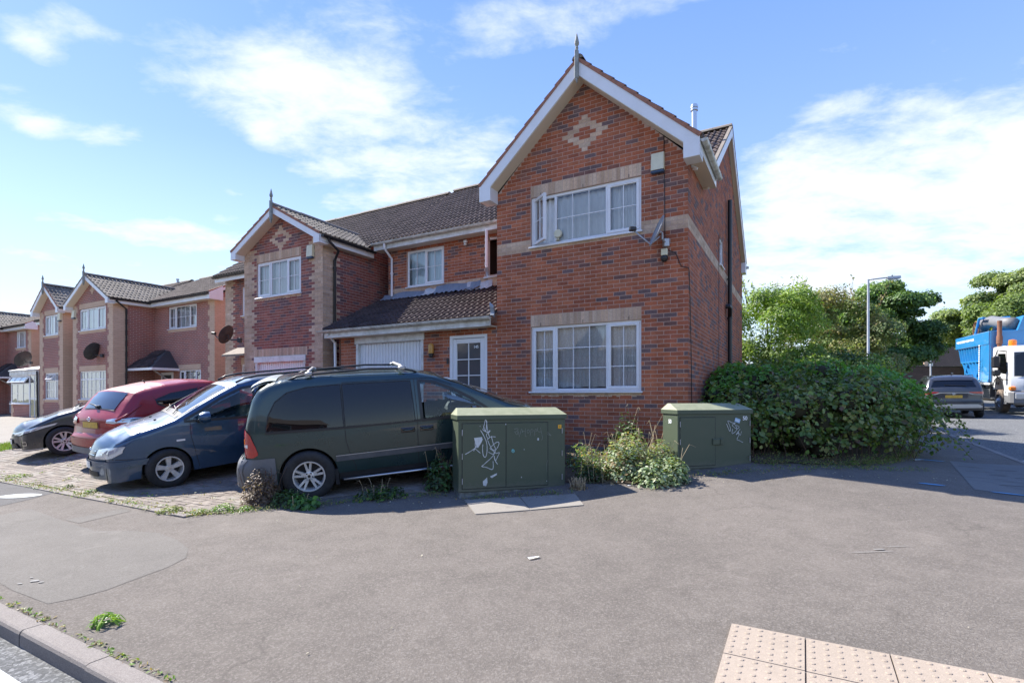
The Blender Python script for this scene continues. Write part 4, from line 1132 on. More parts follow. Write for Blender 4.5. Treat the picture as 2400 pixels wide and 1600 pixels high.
# verges on the side gable
for sgn, (ya, za_) in ((1, (y0, e0)), (-1, (yb_, e0))):
    v = Vector((RIDGE - ya, rz - za_)); 
    mb = MB(); mb.prism([(ya, za_ + .03), (RIDGE, rz + .03), (RIDGE, rz - .20), (ya, za_ - .20)], 0, .10, .125); fixn(mb.build('barge_board', 'pvc_white', H))
    mb = MB(); mb.prism([(ya, za_ + .085), (RIDGE, rz + .085), (RIDGE, rz + .03), (ya, za_ + .03)], 0, .06, .135); fixn(mb.build('verge', 'verge_grey', H))
    mb = MB(); mb.prism([(ya, za_ - .16), (RIDGE, rz - .16), (RIDGE, rz - .185), (ya, za_ - .185)], 0, .004, .10); fixn(mb.build('soffit', 'soffit', H))
mb = MB(); mb.bbox(-.02, .125, yb_ - .34, yb_ + .02, e0 - .30, e0 + .02, .005); mb.build('eaves_box', 'pvc_white', H)
mb = MB(); mb.tube([(.19, yb_ + .05, e0 - .06), (-.6, yb_ + .05, e0 - .06)], .05, 8); mb.build('gutter', 'gutter_grey', H)
# eaves over the set-back wall
mb = MB(); mb.bbox(-8.62, WX - .02, y0 + .03, y0 + .055, e0 - .20, e0 - .01, .004); mb.build('fascia', 'pvc_weathered', H)
mb = MB(); mb.box(-8.62, WX - .02, y0 + .055, 1.75, e0 - .20, e0 - .185); mb.build('soffit', 'soffit', H)
gutter(H, (-8.64, y0 - .03, e0 - .02), (WX - .02, y0 - .03, e0 - .02), 'gutter_grey')
downpipe(H, [(-8.18, y0 - .03, e0 - .07), (-8.18, y0 - .02, e0 - .20), (-8.18, 1.70, e0 - .42), (-8.18, 1.70, E(2.72))], 'pvc_white', .034, [(-8.18, 1.70, E(3.35))])
# lean-to roof over garage and door
le, lt = E(1.60), E(2.66); ly0, ly1 = -.30, 1.75; ls = math.hypot(ly1 - ly0, lt - le); lby, lbz = (ly1 - ly0) / ls, (lt - le) / ls
h1.t2 = []
roof_slope(H, (WX + .0, ly0, le), (-1, 0, 0), (0, lby, lbz), 4.80, ls, h1.t2, 'dark', gauge=.30)
mb = MB(); mb.hexa([(WX, ly0 + .02, le - .04), (-8.56, ly0 + .02, le - .04), (-8.56, ly1, lt - .04), (WX, ly1, lt - .04), (WX, ly0 + .02, le - .008), (-8.56, ly0 + .02, le - .008), (-8.56, ly1, lt - .008), (WX, ly1, lt - .008)])
fixn(mb.build('roof_deck', 'room_dark', H))
mb = MB(); mb.bbox(-8.58, WX + .0, ly0 + .03, ly0 + .055, le - .20, le - .02, .004); mb.bbox(-8.58, -8.555, ly0 + .055, .0, le - .20, le - .02, .004); mb.build('fascia', 'pvc_weathered', H)
mb = MB(); mb.box(-8.55, WX, ly0 + .055, -.002, le - .20, le - .188); mb.build('soffit', 'soffit', H)
gutter(H, (-8.74, ly0 - .03, le - .02), (WX + .03, ly0 - .03, le - .02), 'gutter_grey', .06)
downpipe(H, [(-8.44, ly0 + .0, le - .1), (-8.44, -.06, le - .3), (-8.40, -.06, E(-1.1))], 'pvc_white', .034)
# lead flashings at the top of the lean-to, stepped and loose in places
def flash(xa, xb, z0, z1, m_, lift_=.0):
    n = int((xb - xa) / .075)
    mb = MB()
    def fn(u, v):
        x = xa + (xb - xa) * u
        if v > .5: return (x, 1.735 - .006 * math.sin(u * 17), z1 + .02 * math.sin(u * 7 + xa))
        if v > .2: return (x, 1.70 - .01 * math.sin(u * 23), z0 + .05)
        return (x, 1.52 + .02 * math.sin(u * 31), z0 - .065 + .018 * math.sin(u * (xb - xa) * 42) + lift_)
    mb.grid(fn, max(8, n * 3), 3); mb.build('flashing', m_, H, smooth=True)
flash(-8.5, -7.05, E(2.66), E(2.80), 'lead'); flash(-7.05, -6.68, E(2.66), E(2.82), 'lead_bright', .02); flash(-6.68, -5.3, E(2.68), E(2.86), 'lead', .01); flash(-5.7, -4.95, E(2.64), E(2.84), 'lead_bright', .03); flash(-4.75, WX + .0, E(2.72), E(2.93), 'lead', .02)
mb = MB(); mb.grid(lambda u, v: (WX + .012 + .10 * v * (1 - u), -.27 + .16 * u, le + .02 + .20 * v - .05 * u + .02 * math.sin(v * 9)), 4, 5); mb.grid(lambda u, v: (WX + .03 + .09 * u, -.33 + .02 * math.sin(v * 6), le + .0 + .26 * v * (1 - .3 * u)), 4, 5); mb.build('flashing', 'lead', H, smooth=True)
pieces(H, TILE, h1.t2, 'tile_face', 'roof_tile', 'roof_tiles', 112)
pieces(H, TILE, h1.tiles, 'tile_face', 'roof_tile', 'roof_tiles', 188)
# flue above the main roof
fx, fy = -.58, 3.90
mb = MB(); mb.lathe([(.062, -.3), (.062, .98), (.085, .985), (.085, 1.03), (.07, 1.035), (.07, 1.05), (.088, 1.055), (.088, 1.10), (.075, 1.105), (.075, 1.13), (.03, 1.16), (.001, 1.162)], 20, (fx, fy, E(5.86)))
fixn(mb.build('flue_pipe', 'steel', H, smooth=True, sharp=35))
# soil pipe on the side wall
downpipe(H, [(.085, 5.05, E(4.95)), (.085, 5.05, E(-.9))], 'black_plastic', .055, [(.085, 5.05, E(k)) for k in (2.95, 1.95, .6)], name='soil_pipe')
mb = MB(); mb.tube([(.02, 4.80, E(2.22)), (.10, 4.80, E(2.22)), (.11, 4.86, E(2.18)), (.085, 5.05, E(2.0))], .058, 10); mb.build('pipe_branch', 'black_plastic', H, smooth=True, sharp=40)
mb = MB(); mb.tube([(-.02, .31, E(4.28) - .26), (.10, .31, E(4.20) - .26)], .022, 8); mb.tube([(-.02, .42, E(4.0)), (.06, .42, E(3.98))], .018, 8); mb.build('overflow_pipe', 'pvc_white', H)
# cables down the wall
def cable(pts, r=.006, name='cable', parent=None): mb = MB(); mb.tube(pts, r, 5); return mb.build(name, 'black_plastic', parent if parent is not None else H, smooth=True)
cable([(-.40, -.015, E(4.62)), (-.395, -.015, E(3.9)), (-.38, -.015, E(2.75)), (-.385, -.02, E(2.62))], .007)
cable([(-.33, -.03, E(2.50)), (-.20, -.02, E(2.44)), (-.11, -.02, E(2.20)), (.012, -.015, E(2.16)), (.018, .03, E(2.1)), (.018, .12, E(1.4)), (.018, .20, E(.6)), (.018, .28, E(-.7))], .007)
cable([(.014, 3.62, E(3.7)), (.014, 3.62, E(1.2)), (.014, 3.60, E(-.8))], .005)
# air bricks / weep slots: dark upright joints in the soldier course
mb = MB()
for x in (-2.78, -1.9, -1.02): mb.box(x - .004, x + .004, -.0085, .0, E(1.355), E(1.42)); mb.box(x - .004, x + .004, -.0085, .0, E(3.905), E(3.965))
mb.build('weep_vents', 'black_plastic', H)

# ---- things fixed to house 1
def on_house(hs, x, y, z): return tuple(hs.o.matrix_basis @ Vector((x, y, z)))
def make_alarm(hs, x, z, y, label, s=1., group=None, ad=None):
    a = empty('alarm_box', on_house(hs, x, y, z), -R(29.3), label, 'alarm box', group)
    mb = MB(); w_, h_ = .115 * s, .19 * s
    mb.add([(-w_, 0, -h_ * .62), (w_, 0, -h_ * .62), (w_, 0, h_), (-w_, 0, h_), (-w_ * .96, -.075 * s, -h_ * .58), (w_ * .96, -.075 * s, -h_ * .58), (w_ * .92, -.055 * s, h_ * .97), (-w_ * .92, -.055 * s, h_ * .97)],
           [(0, 1, 5, 4), (1, 2, 6, 5), (2, 3, 7, 6), (3, 0, 4, 7), (4, 5, 6, 7)])
    fixn(mb.build('cover', 'cream_plastic', a))
    mb = MB(); mb.bbox(-w_ * .97, w_ * .97, -.078 * s, 0, -h_ * .86, -h_ * .625, .01 * s); mb.build('strobe_lens', 'navy_plastic', a)
    return a
make_alarm(h1, -.50, E(4.02), -.008, 'cream alarm box with dark blue base beside the upper window of the near house')
def make_dish(loc, az, label, m_='dish_grey', r=.30, el=24, arm=True, group=None, face=1.0, mount=.30, mdir=None):
    """dish with its feed arm; az: heading of the boresight (deg, 0=+Y, clockwise)"""
    d = empty('satellite_dish', loc, 0, label, 'satellite dish', group)
    dirv = Vector((math.sin(R(az)) * math.cos(R(el)), math.cos(R(az)) * math.cos(R(el)), math.sin(R(el))))
    q = dirv.to_track_quat('Z', 'Y').to_matrix().to_4x4()
    if mdir is None: mdir = Vector((-dirv.x, -dirv.y, 0)).normalized()
    c = -Vector(mdir) * mount
    Mx = Matrix.Translation(c) @ q
    mb = MB(); V = []; F = []; nr, na = 6, 28
    for j in range(nr + 1):
        rr = r * j / nr
        for k in range(na):
            a = 2 * math.pi * k / na; x, y = rr * math.cos(a) * .93, rr * math.sin(a) * 1.04
            V.append(Mx @ Vector((x, y, (x * x + y * y) / (4 * .32))))
    for j in range(nr):
        for k in range(na): F.append((j * na + k, j * na + (k + 1) % na, (j + 1) * na + (k + 1) % na, (j + 1) * na + k))
    mb.add(V, F)
    rim = [Mx @ Vector((r * math.cos(a) * .93, r * math.sin(a) * 1.04, r * r / (4 * .32))) for a in np.linspace(0, 2 * math.pi, 29)]
    mb.tube(rim, .006, 5, cap=False)
    mb.build('reflector', m_, d, smooth=True)
    am = MB(); low = Mx @ Vector((0, -r * 1.0, .06)); tip = Mx @ Vector((0, -r * .55, .42))
    am.tube([Mx @ Vector((0, -r * .3, -.03)), low, tip], .014, 6)
    am.build('feed_arm', 'galv' if m_ == 'dish_grey' else 'dish_black', d, smooth=True)
    lb = MB(); tipn = Mx @ Vector((0, -r * .50, .45)); lb.bbox(-.04, .04, -.035, .035, -.07, .05, .012); lo = lb.build('receiver_head', 'black_plastic', d); lo.matrix_basis = Matrix.Translation(tipn) @ q @ Matrix.Rotation(R(20), 4, 'X')
    br = MB(); br.tube([c + dirv * -.0, c - dirv * .05, c - dirv * .05 + Vector((0, 0, -.10)), Vector((0, 0, -.16))], .018, 7); br.bbox(-.05, .05, -.05, .05, -.22, -.08, .01)
    br.build('bracket', 'galv' if m_ == 'dish_grey' else 'dish_black', d)
    return d
ndir = Vector((SU, CU, 0))                       # into the wall
make_dish(on_house(h1, -.36, -.03, E(2.78)), -90, 'grey satellite dish seen edge-on, on the corner of the near house', 'dish_grey', .26, 22, mount=.20, mdir=Vector((.75, .66, 0)).normalized())
# junction box and camera under the dish
a = empty('security_camera', on_house(h1, -.385, -.0, E(2.46)), -R(29.3), 'white junction box with black dome camera below the dish', 'security camera')
mb = MB(); mb.bbox(-.055, .055, -.075, -.004, -.05, .07, .01); mb.build('junction_box', 'cream_plastic', a)
mb = MB(); mb.lathe([(.045, -.055), (.062, -.075), (.062, -.10), (.05, -.135), (.03, -.155), (.001, -.162)], 16, (0, -.05, 0)); fixn(mb.build('dome', 'black_plastic', a, smooth=True))
# wall light beside the door
a = empty('wall_light', on_house(h1, -5.43, -.0, E(.98)), -R(29.3), 'amber capsule wall light between garage and white door', 'wall light')
mb = MB(); mb.lathe([(.058, -.06), (.062, .0), (.062, .10), (.054, .135), (.035, .155), (.001, .163)], 16, (0, -.075, 0)); fixn(mb.build('shade', 'lamp_amber', a, smooth=True))
mb = MB(); mb.lathe([(.001, -.155), (.03, -.15), (.05, -.13), (.055, -.062)], 16, (0, -.075, 0)); mb.bbox(-.03, .03, -.05, -.004, -.09, .06, .008); fixn(mb.build('holder', 'black_plastic', a, smooth=True, sharp=40))
# little security light under the eaves
a = empty('eaves_lamp', on_house(h1, -5.72, 1.72, E(3.84)), -R(29.3), 'small white lamp under the eaves right of the two-pane window', 'lamp')
mb = MB(); mb.bbox(-.05, .05, -.07, 0, 0, .07, .01); mb.build('body', 'pvc_weathered', a)
mb = MB(); mb.lathe([(.025, -.0), (.045, -.03), (.04, -.065), (.001, -.07)], 12, (0, -.04, 0)); fixn(mb.build('shade', 'gutter_grey', a, smooth=True))
# fan standing in the open casement upstairs
a = empty('desk_fan', on_house(h1, -2.42, .02, E(3.02)), -R(29.3), 'small round cream desk fan on the sill of the open upstairs window', 'fan')
mb = MB(); mb.lathe([(.001, -.03), (.075, -.026), (.085, 0), (.075, .026), (.001, .03)], 20, (0, .0, .10), 'y'); fixn(mb.build('cage', 'cream_plastic', a, smooth=True, sharp=40))
mb = MB(); mb.tube([(0, .01, .04), (0, .01, -.03)], .014, 8); mb.lathe([(.05, -.03), (.05, -.02), (.001, -.018)], 14, (0, .01, 0)); mb.build('stand', 'cream_plastic', a)
# ================================================================== HOUSE 2 (next door, white garage under a gabled wing)
h2 = House(8.95, 0, .42, 'detached_house', 'pink brick house with buff quoins, white garage and small gable, beside the near house')
H = h2.o; E = h2.E
WX2 = -3.22; zl = -1.2; LB = -6.95
def s2(x): return x - WX2
wall_e(h2, (WX2, 0), (1, 0), -WX2, zl, 3.97, apex=[(0, 3.97), (-WX2, 3.97), (-WX2 / 2, 4.92)], kind='plum',
       holes=[(s2(-2.66), s2(-.82), 2.70, 3.675), (s2(-2.72), s2(-.66), -1.15, 1.05)],
       soldiers=[(s2(-2.66), s2(-.82), 3.675, 3.90), (s2(-2.80), s2(-.58), 1.05, 1.275)], sills=[(s2(-2.66), s2(-.82), 2.60, 2.67)],
       quoin=[(0, .34), (1, .34)], diamond=(1.575, 4.2375), phase=0)
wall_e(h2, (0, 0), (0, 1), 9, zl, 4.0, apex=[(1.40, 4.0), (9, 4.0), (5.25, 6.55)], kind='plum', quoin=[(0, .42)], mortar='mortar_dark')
wall_e(h2, (LB, 1.75), (1, 0), WX2 - LB, zl, 4.0, kind='plum', quoin=[(0, .34)], holes=[(.95, 1.55, 2.70, 3.675), (.9, 1.55, -.35, 1.05)], soldiers=[(.9, 1.55, 1.05, 1.275)], sills=[(.95, 1.55, 2.6, 2.67)])
wall_e(h2, (WX2, 1.75), (0, -1), 1.75, zl, 3.97, kind='plum')
wall_e(h2, (LB, 9), (0, -1), 7.25, zl, 4.0, apex=[(0, 4.0), (7.25, 4.0), (3.6, 6.5)], geo=False)
pieces(H, BOX5, h2.recs, 'brick_face', 'brick', 'brick_courses', 300)
window(H, -2.66, -.82, E(2.70), E(3.675), YF, [(.5, 'sash', 2, 2), (.62, 'fixed', 2, 2), (.5, 'sash', 2, 2)], curtain='drape')
window(H, LB + .95, LB + 1.55, E(2.70), E(3.675), 1.75 + YF, [(1, 'sash', 1, 2)], curtain=None)
window(H, LB + .9, LB + 1.55, E(-.35), E(1.05), 1.75 + YF, [(1, 'fixed', 2, 3)], curtain='net')
garage_door(H, -2.72, -.66, E(-1.1), E(.93), 0)
wing_roof(h2, WX2, 0, 0, 1.6, E(4.02), E(5.0), 'grey', ov=.20, fo=.28, ridge_to=3.2, depth=.14, gut_r='black_plastic', clipR=lambda u, v: (u - .28) < 1.35 + v * 1.05, clipL=lambda u, v: (u - .28) < 1.5 + v * 1.05, ridge_m='verge_grey')
e0, y0, RG, rz = E(4.08), 1.43, 5.25, E(6.83); sl = math.hypot(RG - y0, rz - e0); by, bz = (RG - y0) / sl, (rz - e0) / sl
def clip2(u, v):
    x = .15 - u; z = e0 + bz * v; xc = WX2 / 2; hw = -WX2 / 2 + .2
    return not (abs(x - xc) < hw and z < E(4.02) + .98 * (1 - abs(x - xc) / hw) - .02)
roof_slope(H, (.15, y0, e0 + .01), (-1, 0, 0), (0, by, bz), .15 - LB + .15, sl, h2.tiles, 'brown', clip=clip2)
for yy, hh in ((y0 + .02, 0), (2 * RG - y0, .05)):
    mb = MB(); mb.hexa([(.13, yy, e0 - .03), (LB - .13, yy, e0 - .03), (LB - .13, RG, rz - .03), (.13, RG, rz - .03), (.13, yy, e0 + hh), (LB - .13, yy, e0 + hh), (LB - .13, RG, rz + hh), (.13, RG, rz + hh)]); fixn(mb.build('roof_deck', 'verge_grey' if hh else 'room_dark', H))
ridge_tiles(H, (.15, RG, rz + .05), (LB - .15, RG, rz + .05), .12)
pieces(H, TILE, h2.tiles, 'tile_face', 'roof_tile', 'roof_tiles', 300)
mb = MB(); mb.bbox(LB - .15, WX2 - .2, y0 + .03, y0 + .055, e0 - .20, e0 - .01, .004); mb.build('fascia', 'pvc_white', H)
gutter(H, (LB - .17, y0 - .03, e0 - .02), (WX2 - .2, y0 - .03, e0 - .02), 'black_plastic')
downpipe(H, [(.26, -.05, E(3.95)), (.26, .0, E(3.86)), (.26, .28, E(3.70)), (.055, .34, E(3.50)), (.055, .34, E(-1.1))], 'black_plastic', .036, [(.055, .34, E(k)) for k in (3.3, 1.9, .6)])
mb = MB(); mb.grid(lambda u, v: (.05 - .24 * u, 1.45 + 1.75 * v, E(4.10) + .95 * v + .02), 2, 8); mb.build('valley_flashing', 'black_plastic', H)
make_alarm(h2, -.42, E(3.68), -.008, 'cream alarm box on the gable above the buff-quoined white garage')
def far_dish(t, d, e, r, label, az=150):
    X, Y = FL(t, d)
    return make_dish((X, Y, EYE + e), az, label, 'dish_black', r, 25, mount=.40)
far_dish(12.30, -.06, 1.72, .27, 'black satellite dish left of the white garage wing next to the near house', -78)
# little porch hood left of the garage wing
mb = MB(); mb.hexa([(LB + .75, 1.15, E(1.28)), (LB + 1.95, 1.15, E(1.28)), (LB + 1.95, 1.75, E(1.58)), (LB + .75, 1.75, E(1.58)), (LB + .75, 1.15, E(1.34)), (LB + 1.95, 1.15, E(1.34)), (LB + 1.95, 1.75, E(1.64)), (LB + .75, 1.75, E(1.64))])
fixn(mb.build('porch_hood', 'verge_grey', H))

# ================================================================== further houses down the street
def quoins(H, org, dirv, z0, z1, flip=False, w_=.34):
    D = Vector((*dirv, 0)).normalized(); N_ = Vector((D.y, -D.x, 0)) * (-1 if flip else 1); O = Vector((*org, 0)); mb = MB(); k = 0; z = z0
    while z < z1 - .02:
        zt_ = min(z + .225, z1); ww = w_ + (.1125 if k % 2 else 0)
        a = O + N_ * .010 - N_ * .02; b = O + D * ww + N_ * .010 - N_ * .02; c = b + N_ * .02; d = a + N_ * .02
        mb.hexa([(p.x, p.y, zz) for zz in (z, zt_) for p in (a, b, c, d)]); z = zt_; k += 1
    fixn(mb.build('quoin', 'buff_distant', H))
def lintel(H, x0, x1, z0, z1, y, name='lintel'):
    mb = MB(); mb.box(x0, x1, y - .010, y + .01, z0, z1); mb.build(name, 'buff_distant', H)
def far_house(t, d_off, base, name_label, wing, setb, wing_w, set_w, mirror=False, porch=True, dz=0., nparts=300, dish=None, lowwin=True, body_d=8.5, ridge=6.25):
    """wing: ('L' or 'R'); origin is the right end of the house, front plane of the wing at y=0, set-back part at y=setb"""
    hs = House(t, d_off, base, 'detached_house', name_label); H = hs.o; E = lambda e: hs.E(e + dz)
    if wing == 'L': sx0, sx1, wx0, wx1 = -set_w, 0, -set_w - wing_w, -set_w
    else: wx0, wx1, sx0, sx1 = -wing_w, 0, -wing_w - set_w, -wing_w
    zlo = E(-2.0); ze = E(3.93); za = E(5.05); xc = (wx0 + wx1) / 2
    def wl(org, dv, L, holes, apex=None, flip=False): Wall(H, org, dv, L, zlo, ze, apex, holes=holes, geo=False, recs=[], flip=flip)
    up = (E(2.80), E(3.75)); lo = (E(-.18), E(1.05))
    a, b = wx0 + .62, wx1 - .62 if wing_w > 3 else wx1 - .5
    if wing_w <= 3: a = wx0 + .55
    wl((wx0, 0), (1, 0), wx1 - wx0, [(a - wx0, b - wx0, *up), (a - wx0, b - wx0, *lo)], apex=[(0, ze), (wx1 - wx0, ze), ((wx1 - wx0) / 2, E(4.98))])
    window(H, a, b, *up, YF, [(.5, 'sash', 2, 1), (.6, 'fixed', 2, 1), (.5, 'sash', 2, 1)], curtain='drape')
    window(H, a, b, *lo, YF, [(.45, 'fixed', 2, 2), (.9, 'vent' if dish == 'v' else 'fixed', 3, 2), (.45, 'fixed', 2, 2)], curtain='net', transom=.30)
    for (z0, z1) in ((E(3.75), E(3.975)), (E(1.05), E(1.275)), (E(2.66), E(2.77)), (E(-.32), E(-.21))): lintel(H, a, b, z0, z1, 0)
    for (zc, hw) in ((E(4.42), .10), (E(4.495), .20), (E(4.57), .10), (E(4.345), .04), (E(4.645), .04)): lintel(H, xc - hw, xc + hw, zc - .037, zc + .037, 0, 'gable_diamond')
    quoins(H, (wx0, 0), (1, 0), zlo, ze); quoins(H, (wx1, 0), (-1, 0), zlo, ze, flip=True); quoins(H, (wx1, 0), (0, 1), zlo, ze, w_=.42)
    wl((wx1, 0), (0, 1), setb if wing == 'L' else body_d + setb, [])
    wl((wx0, 0), (0, 1), setb if wing == 'R' else body_d + setb, [], flip=True)
    # set-back part
    if wing == 'L': u = (sx1 - 3.35, sx1 - 1.25); l_ = (sx1 - 2.55, sx1 - .95)
    else: u = (sx0 + 1.2, sx0 + 2.8); l_ = u
    if wing == 'L' and set_w < 3.6: u = (sx1 - 2.1, sx1 - .75); l_ = (sx1 - 1.9, sx1 - .75)
    wl((sx0, setb), (1, 0), sx1 - sx0, [(u[0] - sx0, u[1] - sx0, *up), (l_[0] - sx0, l_[1] - sx0, E(.10), E(1.05))])
    window(H, *u, *up, setb + YF, [(.45, 'sash', 2, 2), (.9, 'fixed', 3, 2), (.45, 'sash', 2, 2)], curtain='net')
    window(H, *l_, E(.10), E(1.05), setb + YF, [(.45, 'sash', 1, 2), (.9, 'fixed', 2, 2), (.45, 'sash', 1, 2)], curtain='net')
    lintel(H, u[0], u[1], E(2.66), E(2.77), setb); lintel(H, l_[0], l_[1], E(1.05), E(1.275), setb)
    xq = sx1 if wing == 'L' else sx0
    yr_ = setb + 4.0
    ap = [(0, ze), (body_d, ze), (body_d / 2 - .1, E(ridge - .15))]
    if wing == 'L':
        quoins(H, (sx1, setb), (-1, 0), zlo, ze, flip=True); quoins(H, (sx1, setb), (0, 1), zlo, ze, w_=.42)
        wl((sx1, setb), (0, 1), body_d, [], apex=ap)
    else:
        quoins(H, (sx0, setb), (1, 0), zlo, ze); wl((sx0, setb), (0, 1), body_d, [], apex=ap, flip=True)
    # roofs
    hwid = (wx1 - wx0) / 2 + .2
    wing_roof(hs, wx0, wx1, 0, setb - .15, E(3.98), E(5.10), 'grey', ov=.20, fo=.28, ridge_to=setb + 1.75, depth=.15, gut_r='black_plastic' , vm='verge_grey' if wing == 'L' else 'verge_mortar',
              clipR=lambda u_, v: (u_ - .28) < setb - .3 + v * 1.0, clipL=lambda u_, v: (u_ - .28) < setb - .3 + v * 1.0)
    e0 = E(4.0); y0 = setb - .32; RG = setb + body_d / 2 - .1; rz = E(ridge); sl = math.hypot(RG - y0, rz - e0); by, bz = (RG - y0) / sl, (rz - e0) / sl
    xa, xb = max(wx1, sx1) + .15, min(wx0, sx0) - .15
    def cl(u_, v):
        x = xa - u_; z = e0 + bz * v
        return not (abs(x - xc) < hwid and z < E(3.98) + 1.12 * (1 - abs(x - xc) / hwid) - .02)
    roof_slope(H, (xa, y0, e0 + .01), (-1, 0, 0), (0, by, bz), xa - xb, sl, hs.tiles, 'brown', clip=cl)
    for yy, hh in ((y0 + .02, 0), (2 * RG - y0, .05)):
        mb = MB(); mb.hexa([(xa - .02, yy, e0 - .03), (xb + .02, yy, e0 - .03), (xb + .02, RG, rz - .03), (xa - .02, RG, rz - .03), (xa - .02, yy, e0 + hh), (xb + .02, yy, e0 + hh), (xb + .02, RG, rz + hh), (xa - .02, RG, rz + hh)]); fixn(mb.build('roof_deck', 'verge_grey' if hh else 'room_dark', H))
    ridge_tiles(H, (xa, RG, rz + .05), (xb, RG, rz + .05), .12)
    pieces(H, TILE, hs.tiles, 'tile_face', 'roof_tile', 'roof_tiles', nparts)
    ga_, gb2 = (sx0 + .2, sx1 + .15) if wing == 'L' else (sx0 - .15, sx1 - .2)
    mb = MB(); mb.bbox(ga_, gb2, y0 + .03, y0 + .055, e0 - .22, e0 - .01, .004); mb.build('fascia', 'pvc_white', H)
    mb = MB(); mb.box(ga_, gb2, y0 + .055, setb, e0 - .22, e0 - .2); mb.build('soffit', 'soffit', H)
    gutter(H, (ga_, y0 - .03, e0 - .02), (gb2, y0 - .03, e0 - .02), 'black_plastic')
    if wing == 'L':
        # boxed end of the eaves and side verge
        mb = MB(); mb.prism([(y0 - .0, e0 - .24), (y0 + .55, e0 - .24), (y0 + .55, e0 + .33), (y0, e0 + .01)], 0, sx1 + .0, sx1 + .175); fixn(mb.build('eaves_box', 'pvc_white', H))
        mb = MB(); mb.prism([(y0 + .55, e0 + .36), (RG, rz), (RG, rz - .2), (y0 + .55, e0 + .16)], 0, sx1 + .12, sx1 + .145); fixn(mb.build('barge_board', 'pvc_white', H))
        mb = MB(); mb.prism([(y0, e0 + .075), (RG, rz + .075), (RG, rz), (y0, e0)], 0, sx1 + .08, sx1 + .16); fixn(mb.build('verge', 'verge_mortar', H))
        downpipe(H, [(wx1 + .26, .0, E(3.86)), (wx1 + .06, .45, E(3.6)), (wx1 + .06, .45, zlo)], 'black_plastic', .036)
        cxx = sx0 + .95
        # hipped porch canopy in the corner
        pb, pt_ = E(1.12), E(1.88); x0_, x1_ = sx0 - .0 + .02, sx0 + 1.95; yf_ = setb - 1.05
        mb = MB(); mb.hexa([(x0_, yf_, pb), (x1_, yf_, pb), (x1_, setb, pb), (x0_, setb, pb), (x0_ + .30, setb - .12, pt_), (x1_ - .75, setb - .12, pt_), (x1_ - .75, setb, pt_), (x0_ + .30, setb, pt_)])
        fixn(mb.build('porch_canopy', 'lead_dark', H))
        tr = []
        vv = Vector((0, .93, pt_ - pb)); L_ = vv.length; vv.normalize()
        roof_slope(H, (x1_, yf_, pb + .01), (-1, 0, 0), tuple(vv), x1_ - x0_, L_, tr, 'dark', clip=lambda u_, v: .1 + v * .8 < u_ < (x1_ - x0_) - v * .3)
        pieces(H, TILE, tr, 'tile_face', 'canopy_tile', 'canopy_tiles', 40)
        mb = MB(); mb.bbox(x0_, x1_ + .02, yf_ - .02, yf_, pb - .10, pb + .0, .004); mb.bbox(x1_, x1_ + .02, yf_, setb, pb - .10, pb, .004); mb.build('porch_fascia', 'pvc_white', H)
        mb = MB(); mb.tube([(x1_ - .12, setb - .02, pb - .75), (x1_ - .12, yf_ + .1, pb - .08)], .035, 6); mb.build('porch_bracket', 'wood_grey', H)
        mb = MB(); mb.bbox(sx0 + .55, sx0 + 1.5, setb - .02, setb + .03, zlo + .4, E(.98), .006); fd = mb.build('front_door', 'pvc_white', H)
        mb = MB(); mb.box(sx0 + .68, sx0 + 1.37, setb - .024, setb - .018, E(-.9), E(.86)); mb.build('door_panel', 'room_dark', fd)
    return hs, E
mat('lead_dark', (.06, .055, .055), .8)
h3, E3 = far_house(18.55, 1.4, .36, 'wide pink brick house with tiled porch canopy behind the red car, gable on its left', 'L', 1.56, 3.6, 4.45)
h4, E4 = far_house(27.7, 1.44, .34, 'narrow gabled pink brick house with a white glazed porch at its left', 'R', 1.5, 2.5, 4.0, dish='v', nparts=200)
h5, E5 = far_house(35.9, 1.5, .32, 'farthest brick house at the left edge, with dark porch canopy and rendered meter box', 'L', 1.46, 3.6, 3.35, nparts=100, dz=-.08)
make_alarm(h3, -4.45 - 3.42, E3(3.55), -.012, 'pale alarm box on the left edge of the wide gabled house behind the red car', 1.1)
make_alarm(h4, -.24, E4(3.55), -.012, 'cream alarm box on the narrow gabled house with the white porch', 1.1)
far_dish(23.75, 1.32, 1.80, .37, 'black satellite dish on the gabled wing of the wide house behind the red car', -78)
far_dish(30.9, 1.35, 1.72, .40, 'black satellite dish over the white glazed porch, farthest of the dishes', -78)
# white glazed porch of house 4
H = h4.o; px0, px1, py0, py1 = -2.5 - 3.25, -2.5 - .10, -.05, 1.45
mb = MB(); mb.box(px0, px1 - .95, py0, py1, E4(-2), E4(-.42)); pr = mb.build('porch', 'brick_distant', H)
mb = MB(); mb.bbox(px0 - .06, px1 + .05, py0 - .06, py0 + .04, E4(.98), E4(1.20), .01)
mb.hexa([(px0 - .08, py0 - .1, E4(1.20)), (px1 + .05, py0 - .1, E4(1.20)), (px1 + .05, py1, E4(1.55)), (px0 - .08, py1, E4(1.55)), (px0 - .08, py0 - .1, E4(1.25)), (px1 + .05, py0 - .1, E4(1.25)), (px1 + .05, py1, E4(1.62)), (px0 - .08, py1, E4(1.62))])
fixn(mb.build('porch_roof', 'pvc_weathered', pr))
window(H, px0, px1 - .95, E4(-.42), E4(1.0), py0 + .0, [(1, 'vent', 3, 2)], curtain=None, transom=.30)
window(H, px1 - .93, px1, E4(-1.12), E4(1.0), py0 + .0, [(1, 'fixed', 2, 1), (.7, 'fixed', 1, 1)], curtain=None, transom=.55, bars=False, name='porch_door')
mb = MB(); mb.box(px0 - .02, px0, py0, py1, E4(-.42), E4(1.0)); mb.build('porch_side', 'pvc_white', pr)
quoins(H, (px0, py0), (1, 0), E4(-2), E4(-.42), w_=.22)
